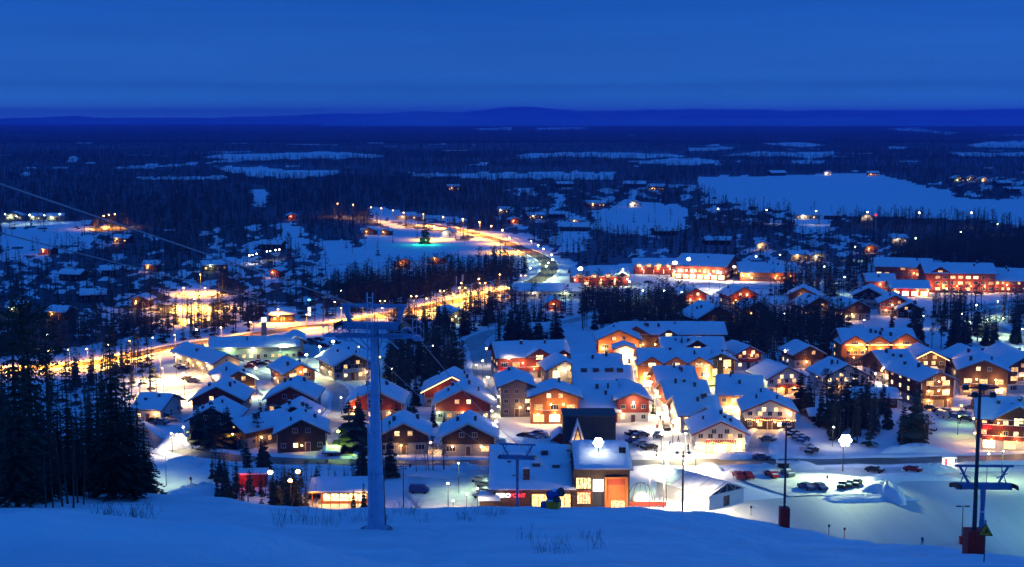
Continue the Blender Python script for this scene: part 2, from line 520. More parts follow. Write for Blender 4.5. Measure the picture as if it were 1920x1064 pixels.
# valley floor material: snow, and the dark needle and heather floor under the woods, mixed with painted haze blue
vm = mat('valley_snow', (.80, .83, .87), .8)
t = vm.node_tree
b_ = t.nodes['Principled BSDF']
an = t.nodes.new('ShaderNodeAttribute'); an.attribute_name = 'forest'
tcn = t.nodes.new('ShaderNodeTexCoord')
n1 = t.nodes.new('ShaderNodeTexNoise'); n1.inputs['Scale'].default_value = .02; n1.inputs['Detail'].default_value = 8; n1.inputs['Roughness'].default_value = .65
t.links.new(tcn.outputs['Object'], n1.inputs['Vector'])
n2 = t.nodes.new('ShaderNodeTexNoise'); n2.inputs['Scale'].default_value = .0016; n2.inputs['Detail'].default_value = 6
t.links.new(tcn.outputs['Object'], n2.inputs['Vector'])
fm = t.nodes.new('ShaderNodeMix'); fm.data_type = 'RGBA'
fm.inputs[6].default_value = (.040, .050, .062, 1); fm.inputs[7].default_value = (.16, .18, .26, 1)  # second floor tone is lifted towards blue, haze painted into the ground
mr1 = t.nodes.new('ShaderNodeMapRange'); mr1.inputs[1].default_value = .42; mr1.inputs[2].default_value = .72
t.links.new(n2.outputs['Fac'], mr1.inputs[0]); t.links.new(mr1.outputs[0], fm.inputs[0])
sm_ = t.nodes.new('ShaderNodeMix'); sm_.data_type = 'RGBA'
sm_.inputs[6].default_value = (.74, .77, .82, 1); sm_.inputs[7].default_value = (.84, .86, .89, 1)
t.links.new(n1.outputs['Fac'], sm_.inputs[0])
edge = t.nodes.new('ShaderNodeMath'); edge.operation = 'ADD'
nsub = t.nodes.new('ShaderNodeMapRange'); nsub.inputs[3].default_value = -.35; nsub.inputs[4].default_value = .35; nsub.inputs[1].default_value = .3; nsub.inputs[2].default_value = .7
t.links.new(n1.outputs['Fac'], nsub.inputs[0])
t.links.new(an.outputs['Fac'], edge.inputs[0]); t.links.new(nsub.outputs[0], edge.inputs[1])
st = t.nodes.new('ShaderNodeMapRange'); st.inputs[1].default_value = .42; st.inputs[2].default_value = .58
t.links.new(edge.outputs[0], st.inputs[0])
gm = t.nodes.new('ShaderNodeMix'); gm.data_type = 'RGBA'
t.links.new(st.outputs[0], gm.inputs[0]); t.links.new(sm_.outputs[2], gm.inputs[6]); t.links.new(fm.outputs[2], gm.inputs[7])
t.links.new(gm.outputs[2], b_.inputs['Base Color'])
nb = t.nodes.new('ShaderNodeTexNoise'); nb.inputs['Scale'].default_value = .35; nb.inputs['Detail'].default_value = 5
t.links.new(tcn.outputs['Object'], nb.inputs['Vector'])
bpn = t.nodes.new('ShaderNodeBump'); bpn.inputs['Distance'].default_value = .25
t.links.new(nb.outputs['Fac'], bpn.inputs['Height']); t.links.new(bpn.outputs[0], b_.inputs['Normal'])

rows = list(np.arange(1080, 300, -3.0)) + list(np.arange(300, 227.5, -1.0))
Yr = CAMZ / S(np.array(rows)); Yr = Yr[Yr > 246]
Yr = np.concatenate([[244.0], Yr])
Yr = Yr[Yr < 34000]
Yr = np.concatenate([Yr, [36000.0]])
tt = np.arange(-620, 2540, 4.5)
PXg, YYg = np.meshgrid(tt, Yr)
Zg = np.zeros_like(PXg)
Xg = (PXg - 960) / F * (YYg * CP + CAMZ * SP)
PYg = PYs(CAMZ / YYg)
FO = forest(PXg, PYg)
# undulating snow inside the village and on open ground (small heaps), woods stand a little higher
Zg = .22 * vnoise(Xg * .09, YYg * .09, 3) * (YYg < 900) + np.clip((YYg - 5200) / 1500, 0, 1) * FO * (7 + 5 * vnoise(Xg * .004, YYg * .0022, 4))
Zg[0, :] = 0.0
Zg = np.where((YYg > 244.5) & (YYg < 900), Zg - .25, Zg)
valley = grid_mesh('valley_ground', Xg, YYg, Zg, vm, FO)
tag(valley, 'snowy valley floor with dark woods, bogs and a frozen lake', kind='structure')
frozen = 0
xs = np.concatenate([np.arange(-170, -90, 4.0), np.arange(-90, -40, .8), np.arange(-40, 40, .4), np.arange(40, 90, .8), np.arange(90, 174, 4.0)])
ys = np.concatenate([np.arange(-24, 8, 2.0), np.arange(8, 60, .4), np.arange(60, 150, .8), np.arange(150, 244, 2.0), [244.0]])
XX, YY = np.meshgrid(xs, ys)
ZZ = H(XX, YY)
ZZ[-1, :] = 0.0
# wind ripples and old tracks
for k_, (a_, b_, c_, d_) in enumerate(((-3, .18, 1.2, .09), (-2.4, .18, 1.2, .09), (4, -.10, 2.0, .06), (4.6, -.10, 2.0, .06), (-1, .42, 1.5, .07), (-.45, .42, 1.5, .07), (9, .05, 2.6, .05), (9.6, .05, 2.6, .05),
                                       (1, -.42, 1.5, .08), (1.6, -.42, 1.5, .08), (-8, -.12, 2.2, .07), (-7.4, -.12, 2.2, .07), (-5, -.02, 3.0, .045), (14, .16, 3.0, .05))):
    d0 = XX - (a_ + b_ * YY + c_ * np.sin(YY * d_ + k_ // 2))
    ZZ = ZZ - np.where((YY > 4) & (YY < 105), .16 * np.exp(-(d0 / .28) ** 2) - .05 * np.exp(-((np.abs(d0) - .6) / .25) ** 2), 0)
rs_ = np.random.RandomState(3)
for _ in range(260):
    fx, fy = rs_.uniform(-30, 30), rs_.uniform(9, 58)
    if abs(fx) > .42 * fy + 3: continue
    m_ = (np.abs(XX - fx) < 3) & (np.abs(YY - fy) < 3)
    ZZ[m_] += rs_.uniform(-.22, .16) * np.exp(-(((XX - fx) / rs_.uniform(.4, 1.3)) ** 2 + ((YY - fy) / rs_.uniform(.4, 1.3)) ** 2))[m_]
ZZ = ZZ + np.where((YY < 110) & (YY > 3), .035 * np.sin(XX * .9 + YY * 2.1 + 2 * np.sin(YY * .31)) * np.clip(YY / 40, .1, 1), 0)
hill = grid_mesh('snow_slope', XX, YY, ZZ, snow)
tag(hill, 'snow covered hillside the picture is taken from', kind='structure')

# distant fells on the horizon
hz = [(-700, 222), (0, 223), (60, 221), (120, 219), (150, 218), (200, 221), (400, 221), (520, 217), (640, 213), (740, 213), (765, 210), (800, 209), (860, 210),
      (905, 206), (930, 203), (980, 201), (1040, 204), (1090, 208), (1150, 209), (1280, 206), (1370, 204), (1480, 208), (1540, 206), (1700, 208), (1800, 205), (1920, 206), (2600, 212)]
hx = np.array([p[0] for p in hz], float); hy = np.array([p[1] for p in hz], float)
fell_m = mat('fell_snow_woods_haze_blue', (.46, .54, .90), .9, noise=(.30, .38, .76), nscale=.0009, coords='Object', stretch=(1, 1, 5))  # snow and woods tinted strongly blue: distance haze put into the colour
def fell(name, label, Y0, dep, f_h, x0, x1, n=240):
    pxs = np.linspace(x0, x1, n)
    prof = f_h(pxs)
    k = np.linspace(0, 1, 14)
    shape = np.sin(np.pi * np.clip(k, 0, 1)) ** .8
    X = np.zeros((14, n)); Y = np.zeros((14, n)); Z = np.zeros((14, n))
    for i in range(14):
        Yc = Y0 + dep * k[i]
        Y[i] = Yc
        X[i] = (pxs - 960) / F * (Yc * CP)
        rough = 1 + .10 * vnoise(pxs * .03 + i, pxs * .011 + i * .7, 8) * (0 < i < 13)
        Z[i] = prof * shape[i] * rough * (Yc / (Y0 + dep / 2)) - 2
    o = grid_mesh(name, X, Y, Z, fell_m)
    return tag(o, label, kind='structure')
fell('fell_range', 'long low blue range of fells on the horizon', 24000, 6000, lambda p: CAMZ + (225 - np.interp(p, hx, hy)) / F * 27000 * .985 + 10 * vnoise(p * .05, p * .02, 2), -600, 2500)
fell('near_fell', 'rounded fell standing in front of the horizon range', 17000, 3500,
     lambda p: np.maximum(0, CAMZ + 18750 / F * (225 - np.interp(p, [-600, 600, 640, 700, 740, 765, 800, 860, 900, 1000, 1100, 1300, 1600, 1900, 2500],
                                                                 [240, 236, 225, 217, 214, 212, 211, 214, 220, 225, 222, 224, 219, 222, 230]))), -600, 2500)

# haze: one closed box of thin blue air round everything
hb = MB().box(-21000, 21000, -60, 36500, -3, 335)
hm = bpy.data.materials.new('thin_blue_air')
hm.use_nodes = True
ht = hm.node_tree
ht.nodes.clear()
ho = ht.nodes.new('ShaderNodeOutputMaterial')
hv = ht.nodes.new('ShaderNodeVolumePrincipled')
hv.inputs['Color'].default_value = (.32, .28, 1.0, 1)
hv.inputs['Density'].default_value = 7e-5
hv.inputs['Anisotropy'].default_value = 0.35
ht.links.new(hv.outputs[0], ho.inputs['Volume'])
haze = hb.build('haze', hm)
tag(haze, 'thin blue evening air over the valley', kind='stuff')

# ------------------------------------------------------------------ roads
roadm = mat('sanded_road', (.20, .155, .10), .6, noise=(.12, .09, .06), nscale=.3, bump=.03, bscale=2.5)
def strip(name, pts, width, m, z=.04, label=None, bank=True):
    P = [G(*p) for p in pts]
    # resample with smooth curve
    Q = []
    for i in range(len(P) - 1):
        p0 = P[max(i - 1, 0)]; p1 = P[i]; p2 = P[i + 1]; p3 = P[min(i + 2, len(P) - 1)]
        n = max(2, int((p2 - p1).length / 4))
        for k in range(n):
            u = k / n
            Q.append(.5 * ((2 * p1) + (p2 - p0) * u + (2 * p0 - 5 * p1 + 4 * p2 - p3) * u * u + (3 * p1 - p0 - 3 * p2 + p3) * u ** 3))
    Q.append(P[-1])
    for q in Q: FOOT.append((q.x, q.y, width / 2 + 2.5))
    mb = MB()
    L, Rr = [], []
    for i, q in enumerate(Q):
        d = (Q[min(i + 1, len(Q) - 1)] - Q[max(i - 1, 0)]).normalized()
        nrm = Vector((-d.y, d.x, 0))
        wj = width / 2 * (1 + .08 * math.sin(i * 1.3))
        L.append(q + nrm * wj); Rr.append(q - nrm * wj)
    n = len(Q)
    vs = [(p.x, p.y, z) for p in L] + [(p.x, p.y, z) for p in Rr]
    mb.add(vs, [(i, i + 1, n + i + 1, n + i) for i in range(n - 1)])
    o = mb.build(name, m)
    tag(o, label, kind='structure')
    # ploughed snow banks at both sides
    bk = MB()
    rr = random.Random(len(pts) + int(width))
    for side, line in ((1, L), (-1, Rr)):
        prev = None
        vs = []; fs = []
        for i, p in enumerate(line):
            d = (line[min(i + 1, n - 1)] - line[max(i - 1, 0)]).normalized()
            nrm = Vector((-d.y, d.x, 0)) * side
            h = .35 + .35 * rr.random()
            vs += [tuple(p + nrm * (-.25) + Vector((0, 0, z))), tuple(p + nrm * .45 + Vector((0, 0, h))), tuple(p + nrm * (1.1 + .4 * rr.random()) + Vector((0, 0, h * .8))), tuple(p + nrm * 2.4 + Vector((0, 0, -.2)))]
        for i in range(n - 1):
            a = 4 * i
            fs += [(a, a + 1, a + 5, a + 4), (a + 1, a + 2, a + 6, a + 5), (a + 2, a + 3, a + 7, a + 6)]
        bk.add(vs, fs)
    o2 = bk.build('snow_bank', snow, smooth=True)
    tag(o2, 'ploughed snow bank beside the ' + name.replace('_', ' '), kind='structure')
    return o
strip('slope_road', [(215, 770), (262, 815), (330, 842), (420, 858), (540, 866), (700, 869), (900, 870), (1100, 871), (1300, 868), (1600, 867), (1920, 859), (2300, 850)], 7.5, tarmac, .05, 'dark cleared road running across the foot of the village')
strip('main_road', [(-260, 730), (0, 697), (160, 684), (270, 663), (345, 649), (430, 636), (560, 616), (640, 607), (720, 592), (800, 577), (880, 560), (960, 545), (1008, 526), (1030, 506), (1018, 485),
                    (960, 460), (905, 443), (850, 430), (790, 419)], 10, roadm, .05, 'main road through the village under orange street lamps')
strip('village_lane', [(903, 745), (908, 700), (900, 660), (892, 638), (930, 622), (1000, 612), (1060, 606), (1110, 592)], 8, packed, .06, 'snowy lane climbing behind the red hotel wing')
strip('shop_street', [(1180, 570), (1215, 560), (1260, 548), (1300, 535), (1390, 536), (1490, 540)], 8, packed, .05, 'snowy street in front of the shopping centre')
strip('hotel_road', [(2050, 552), (1920, 566), (1840, 574), (1770, 568), (1740, 556)], 8, packed, .05, 'curving drive in front of the red hotel')
strip('wood_lane', [(2040, 640), (1900, 626), (1838, 600), (1850, 588), (1900, 575)], 8, packed, .065, 'snowy lane between spruces by the red hotel')
strip('side_lane', [(1735, 690), (1700, 722), (1660, 735), (1560, 742), (1500, 745), (1430, 820), (1420, 862)], 6, packed, .06, 'narrow lane between the white chalets')
strip('chalet_lane', [(470, 700), (520, 715), (600, 712), (640, 740), (630, 800), (640, 860)], 6, packed, .06, 'narrow lane between the brown chalets')
strip('field_track', [(560, 506), (620, 499), (690, 495), (760, 491), (830, 486)], 6, packed, .06, 'lamp lit track along the edge of the snowy field')
# wide trodden areas: plaza, car parks, groomed piste
def area(name, poly, m, z, label):
    P = [G(*p) for p in poly]
    mb = MB()
    mb.add([(p.x, p.y, z) for p in P], [tuple(range(len(P)))])
    o = mb.build(name, m)
    return tag(o, label, kind='structure')
trod = mat('trodden_snow', (.72, .72, .73), .7, noise=(.56, .56, .57), nscale=.3, bump=.12, bscale=.9)
groom = mat('groomed_snow', (.60, .65, .66), .7, noise=(.42, .48, .50), nscale=.08, bump=.10, bscale=.8, stretch=(1, .12, 1))
area('plaza', [(1190, 735), (1222, 728), (1262, 760), (1300, 805), (1330, 858), (1170, 860), (1150, 800), (1200, 790)], trod, .11, 'trodden snow plaza between the hotel and the shops')
area('car_park', [(268, 690), (420, 652), (590, 640), (640, 655), (600, 690), (480, 705), (330, 742), (262, 740)], trod, .10, 'trodden car park beside the long pale store')
area('lower_car_park', [(1395, 880), (1520, 876), (1740, 876), (1760, 884), (1680, 900), (1620, 925), (1480, 932), (1400, 905)], trod, .10, 'floodlit trodden car park at the foot of the piste')
area('front_car_park', [(770, 884), (900, 878), (920, 900), (905, 965), (800, 965), (760, 925)], trod, .10, 'trodden parking area next to the long bar building')
area('piste', [(1400, 940), (1480, 934), (1640, 926), (1700, 902), (1790, 886), (2300, 880), (2300, 1060), (1500, 1060), (1330, 990)], groom, .10, 'groomed ski piste lit by floodlights')
# ------------------------------------------------------------------ trees
def spruce_parts(h, r, tiers, nb, seed, hi=False, base=.08):
    q = random.Random(seed)
    tr = MB()
    n = 7 if hi else 5
    lx = q.uniform(-.01, .01) * h
    tr.bar((0, 0, -.6), (lx, 0, h * .55), h * .013 + .03, 0, n, h * .008 + .01)
    tr.bar((lx, 0, h * .55), (lx * 1.5, 0, h * .97), h * .008 + .01, 0, n, .01)
    cw = MB()
    lop = [1 + .16 * math.sin(q.uniform(0, 6.28)) for _ in range(6)]
    for i in range(tiers):
        k = (i + q.uniform(-.3, .3)) / tiers
        k = min(max(k, 0), .985)
        z = h * (base + (1 - base) * k)
        rr = r * (1 - k) ** .85 * q.uniform(.78, 1.12) + .03 * r
        m = max(4, int(nb * (1 - .45 * k)))
        a0 = q.uniform(0, 6.28)
        cx = lx * (1.5 if k > .5 else 1) * k
        for j in range(m):
            if q.random() < .07: continue
            a = a0 + 2 * math.pi * j / m + q.uniform(-.25, .25)
            L = rr * q.uniform(.68, 1.2) * lop[int(a / 1.05) % 6]
            droop = L * q.uniform(.18, .48)
            ca, sa = math.cos(a), math.sin(a)
            def P(d, s, dz):
                return (cx + ca * d - sa * s, sa * d + ca * s, z + dz)
            wd = L * (.20 if hi else .44) + .06 * r
            if not hi:
                cw.add([P(.05 * L, 0, .10 * L), P(.55 * L, wd, -.45 * droop), P(L, 0, -droop), P(.55 * L, -wd, -.45 * droop)], [(0, 1, 2, 3)])
                if tiers > 9:
                    cw.add([P(.1 * L, 0, .02), P(.6 * L, 0, -.30 * droop), P(.88 * L, 0, -droop * 1.15), P(.45 * L, 0, -.95 * droop - .30 * h / tiers)], [(0, 1, 2, 3)])
            else:
                ns = 6
                pv = P(0, 0, .05 * L)
                for s_ in range(ns):
                    d = L * (s_ + .6) / ns
                    dz = -droop * (d / L) ** 1.4 + .05 * L
                    w2 = L * .34 * (1 - .72 * s_ / ns) * q.uniform(.6, 1.25)
                    hang = q.uniform(.05, .26) * (L * .3 + .2)
                    for sg in (-1, 1):
                        cw.add([P(d - L / ns, 0, dz + .03), P(d + .25 * w2, sg * w2, dz - hang * .8), P(d + L / ns * .5, 0, dz - .02)], [(0, 1, 2)])
                    if s_ % 2:
                        cw.add([P(d - L / ns, 0, dz), P(d + L / ns * .6, .03 * L, dz - .02), P(d, q.uniform(-.1, .1) * L, dz - hang * 1.6 - .1)], [(0, 1, 2)])
                cw.add([P(L * .8, .05 * L, -droop * .8), P(L * 1.08, 0, -droop * 1.02), P(L * .8, -.05 * L, -droop * .8)], [(0, 1, 2)])
    cw.add([(lx * 1.5 - .05 * r, 0, h * .93), (lx * 1.5 + .05 * r, 0, h * .93), (lx * 1.5, 0, h)], [(0, 1, 2)])
    return tr, cw
def pine_parts(h, r, seed, hi=False, n=26):
    q = random.Random(seed)
    tr = MB()
    lean = q.uniform(-.03, .03) * h
    tr.bar((0, 0, -.6), (lean * .5, 0, h * .5), h * .014 + .03, 0, 6, h * .011)
    tr.bar((lean * .5, 0, h * .5), (lean, 0, h * .95), h * .011, 0, 6, .03)
    cw = MB()
    z0 = q.uniform(.38, .5)
    for i in range(n):
        k = q.random() ** .8
        z = h * (z0 + (1 - z0) * k)
        prof = math.sin(math.pi * (.12 + .80 * k)) ** .8
        a = q.uniform(0, 6.28); d = r * prof * q.uniform(.15, 1.0)
        c = Vector((lean * (z / h) + d * math.cos(a), d * math.sin(a), z))
        tr.bar((lean * (z / h - .06), 0, z - .06 * h), c, .035 + .002 * h, 0, 3, .015)
        m = 34 if hi else 9
        cr_ = r * q.uniform(.22, .42)
        for j in range(m):
            v = Vector((q.gauss(0, 1), q.gauss(0, 1), q.gauss(0, .55))).normalized() * cr_ * q.uniform(.3, 1.1)
            v.z *= .55
            p = c + v
            s_ = cr_ * (.22 if hi else .50) * q.uniform(.6, 1.3)
            u = Vector((q.gauss(0, 1), q.gauss(0, 1), q.gauss(0, .6))).normalized() * s_
            w_ = Vector((q.gauss(0, 1), q.gauss(0, 1), q.gauss(0, .8))).normalized() * s_
            cw.add([p - u, p + w_, p + u], [(0, 1, 2)])
    return tr, cw
def birch_parts(h, seed, n=14):
    q = random.Random(seed)
    tr = MB(); cw = MB()
    x = y = 0; p = Vector((0, 0, -.6)); segs = 5
    stem = [p]
    for i in range(segs):
        p = Vector((p.x + q.uniform(-.02, .02) * h, p.y + q.uniform(-.02, .02) * h, h * (i + 1) / segs))
        stem.append(p)
    for i in range(segs):
        tr.bar(stem[i], stem[i + 1], .012 * h * (1 - i / segs) + .015, 0, 5, .012 * h * (1 - (i + 1) / segs) + .012)
    def br(a, d, L, dep, th):
        b = a + d * L
        cw.bar(a, b, th, 0, 3, th * .5)
        if dep:
            for _ in range(3):
                t_ = q.uniform(.35, 1)
                nd = (d + Vector((q.gauss(0, .45), q.gauss(0, .45), q.uniform(-.05, .45)))).normalized()
                br(a + d * L * t_, nd, L * q.uniform(.4, .6), dep - 1, th * .6)
    for i in range(n):
        k = q.uniform(.28, .97)
        s_ = k * segs; j = int(s_)
        a = stem[j].lerp(stem[j + 1], s_ - j)
        an = q.uniform(0, 6.28)
        d = Vector((math.cos(an), math.sin(an), q.uniform(.5, 1.4))).normalized()
        br(a, d, h * .24 * (1.15 - k), 2, .010 + .0022 * h * (1 - k))
    return tr, cw
DARKB = False
def treemesh(kind, parts, one=False):
    tr, cw = parts
    bm_, cm_ = {'spruce': (bark, needles), 'pine': (bark, needles_p), 'birch': (birchb if not kind == 'birch' or not DARKB else bark, twig)}[kind]
    if one:
        mb = MB(); mb.add(tr.v, tr.f, 0); mb.add(cw.v, cw.f, 1)
        return mb.mesh(kind + '_tree', [bm_, cm_])
    return tr.mesh('trunk', bm_), cw.mesh('crown', cm_)
LIB = {'spruce': [(h, treemesh('spruce', spruce_parts(h, r, ti, 8, sd))) for h, r, ti, sd in ((10, 2.1, 17, 1), (11, 1.8, 19, 2), (9, 2.3, 15, 3), (12, 2.1, 19, 4))],
       'pine': [(h, treemesh('pine', pine_parts(h, r, sd))) for h, r, sd in ((11, 2.0, 5), (12, 1.7, 6), (10, 2.3, 7))],
       'birch': [(h, treemesh('birch', birch_parts(h, sd))) for h, sd in ((8, 8), (9, 9))]}
DARKB = True
HI = {'spruce': [(h, treemesh('spruce', spruce_parts(h, r, ti, nb, sd, True, ba))) for h, r, ti, nb, sd, ba in ((14, 2.2, 30, 11, 21, .05), (13, 1.5, 30, 9, 22, .12))],
      'pine': [(13, treemesh('pine', pine_parts(13, 2.3, 25, True, 46))), (12, treemesh('pine', pine_parts(12, 1.6, 26, True, 34)))],
      'birch': [(8, treemesh('birch', birch_parts(8, 28, 22)))]}
def tree(kind, loc, h, rz, label, group=None, hi=False, vi=None, wide=1.0):
    L = (HI if hi else LIB)[kind]
    H0, (tm, cm) = L[rnd.randrange(len(L)) if vi is None else vi]
    s_ = h / H0
    e = empty(kind + '_tree', loc, rz)
    e.scale = (s_ * wide, s_ * wide, s_)
    tag(e, label, 'tree', group)
    link('trunk', tm, e); link('crown', cm, e)
    return e
TREES = 0
def patch(poly, n, label, group, kinds='sssp', h=(8, 12), base=0.0):
    """countable trees of one wood: each a thing"""
    global TREES
    xs_ = [p[0] for p in poly]; ys_ = [p[1] for p in poly]
    k = 0; tries = 0; placed = []
    while k < n and tries < 4000:
        tries += 1
        x, y = rnd.uniform(min(xs_), max(xs_)), rnd.uniform(min(ys_), max(ys_))
        if not bool(pip([x], [y], poly)[0]): continue
        p = G(x, y)
        if blocked(p.x, p.y): continue
        kd = {'s': 'spruce', 'p': 'pine', 'b': 'birch'}[rnd.choice(kinds)]
        hh = rnd.uniform(*h)
        placed.append((x, y, hh, kd, p))
        k += 1; TREES += 1
    xo = sorted(t_[0] for t_ in placed); yo = sorted(t_[1] for t_ in placed); ho = sorted(t_[2] for t_ in placed)
    m = len(placed)
    for x, y, hh, kd, p in placed:
        a = xo.index(x) * 5 // m; b = yo.index(y) * 3 // m; c = ho.index(hh) * 3 // m
        lab = label.replace('TREE', ('low ', '', 'tall ')[c] + {'spruce': 'spruce', 'pine': 'pine', 'birch': 'bare birch'}[kd])
        if m > 3: lab += ', ' + ('left end', 'left half', 'middle', 'right half', 'right end')[a] + ' ' + ('rear', 'centre', 'front')[b]
        tree(kd, (p.x, p.y, -.3), hh, rnd.uniform(0, 6.28), lab, group, wide=rnd.uniform(.85, 1.15))

ORD = ('leftmost', 'second from the left', 'third from the left', 'fourth from the left', 'fifth from the left', 'sixth from the left', 'seventh from the left', 'eighth from the left', 'ninth from the left', 'tenth from the left', 'eleventh from the left', 'twelfth from the left', 'thirteenth from the left')
def ordinal(pts, i):
    xs_ = sorted(range(len(pts)), key=lambda k: pts[k][0])
    r_ = xs_.index(i)
    if len(pts) == 1: return ''
    if len(pts) == 2: return ', ' + ('the left one', 'the right one')[r_]
    return ', ' + (ORD[r_] if r_ < len(pts) - 1 else 'rightmost')
# ------------------------------------------------------------------ houses
def win_mesh(w_, h_, pane, mull=1, frame=None):
    mb = MB()
    f = .09
    mb.box(-w_ / 2, -w_ / 2 + f, -.07, .02, -h_ / 2, h_ / 2, 0).box(w_ / 2 - f, w_ / 2, -.07, .02, -h_ / 2, h_ / 2, 0)
    mb.box(-w_ / 2 + f, w_ / 2 - f, -.07, .02, -h_ / 2, -h_ / 2 + f, 0).box(-w_ / 2 + f, w_ / 2 - f, -.07, .02, h_ / 2 - f, h_ / 2, 0)
    for i in range(mull):
        x = -w_ / 2 + w_ * (i + 1) / (mull + 1)
        mb.box(x - .035, x + .035, -.06, .01, -h_ / 2 + f, h_ / 2 - f, 0)
    mb.add([(-w_ / 2 + f, -.02, -h_ / 2 + f), (w_ / 2 - f, -.02, -h_ / 2 + f), (w_ / 2 - f, -.02, h_ / 2 - f), (-w_ / 2 + f, -.02, h_ / 2 - f)], [(0, 1, 2, 3)], 1)
    return mb.mesh('window', [frame or trim, pane])
WM = {}
for nm, (ww, hh, mu) in {'std': (1.25, 1.25, 1), 'wide': (2.3, 1.45, 2), 'tall': (1.0, 2.0, 0), 'shop': (3.0, 2.2, 2), 'small': (.8, .8, 0), 'big': (2.4, 2.3, 2)}.items():
    for st_, pm in (('lit', lit_pane), ('shop', shop_pane), ('dark', dark_pane)):
        WM[nm, st_] = (win_mesh(ww, hh, pm, mu), ww)
door_me = MB().box(-.55, .55, -.08, .02, 0, 2.1, 0).box(-.7, -.56, -.1, .03, 0, 2.2, 1).box(.56, .7, -.1, .03, 0, 2.2, 1).box(-.7, .7, -.1, .03, 2.2, 2.32, 1).mesh('door', [trimd, trim])
def roof_parts(parent, x0, x1, y0, y1, ze, axis, pitch, ov=.8, thick=.42, tm=None, seed=0):
    """gabled roof over a rectangle; axis 'y': ridge runs front to back, gable to the front"""
    q = random.Random(seed)
    if axis == 'y': s_ = (x1 - x0) / 2; c = (x0 + x1) / 2; v0, v1 = y0 - ov, y1 + ov
    else: s_ = (y1 - y0) / 2; c = (y0 + y1) / 2; v0, v1 = x0 - ov, x1 + ov
    tp = math.tan(R(pitch))
    zr = ze + tp * s_
    e = s_ + ov
    zb = ze - tp * ov
    t_ = .24
    sw = axis == 'x'
    mb = MB()
    mb.prism([(c - e, zb), (c, zr), (c, zr + t_), (c - e, zb + t_)], v0, v1, 0, swap=sw)
    mb.prism([(c + .001, zr), (c + e, zb), (c + e, zb + t_), (c + .001, zr + t_)], v0, v1, 0, swap=sw)
    # barge boards along the gable edges
    for v in (v0 - .06, v1):
        mb.prism([(c - e - .04, zb - .12), (c, zr - .12), (c, zr + t_ + .06), (c - e - .04, zb + t_ + .06)], v, v + .06, 1, swap=sw)
        mb.prism([(c + .001, zr - .12), (c + e + .04, zb - .12), (c + e + .04, zb + t_ + .06), (c + .001, zr + t_ + .06)], v, v + .06, 1, swap=sw)
    rf = mb.build('roof', [roofm, tm or trimd], parent)
    # snow blanket
    us = [-e + .02, -e + .14, -e * .8, -e * .55, -e * .28, -.25, .25, e * .28, e * .55, e * .8, e - .14, e - .02]
    n = max(4, int((v1 - v0) / 1.6))
    top = []; 
    sb = MB()
    vs = []
    m = len(us)
    for i in range(n + 1):
        v = v0 + .03 + (v1 - v0 - .06) * i / n
        endf = .55 if i in (0, n) else 1
        for k, u in enumerate(us):
            zz = zr - tp * abs(u) + t_
            th = thick * (1 + .50 * (q.random() - .5)) * endf
            if k in (0, m - 1): th = .10
            if k in (1, m - 2): th = thick * .8 * endf
            if abs(u) < .3: zz -= .02
            vs.append((c + u, v, zz + th) if not sw else (v, c + u, zz + th))
    for i in range(n):
        for k in range(m - 1):
            a = i * m + k
            sb.f.append((a, a + 1, a + m + 1, a + m))
            sb.m.append(0)
    sb.v = vs
    # skirt
    ring = [k for k in range(m)] + [i * m + m - 1 for i in range(1, n + 1)] + [n * m + k for k in range(m - 2, -1, -1)] + [i * m for i in range(n - 1, 0, -1)]
    b0 = len(sb.v)
    for r_ in ring:
        x, y, z = sb.v[r_]
        u = (x if not sw else y) - c
        sb.v.append((x, y, zr - tp * abs(u) + t_ + .004))
    L = len(ring)
    for i in range(L):
        sb.f.append((ring[i], b0 + i, b0 + (i + 1) % L, ring[(i + 1) % L])); sb.m.append(0)
    so = sb.build('roof_snow', roof_snow, rf, smooth=True)
    return rf, zr
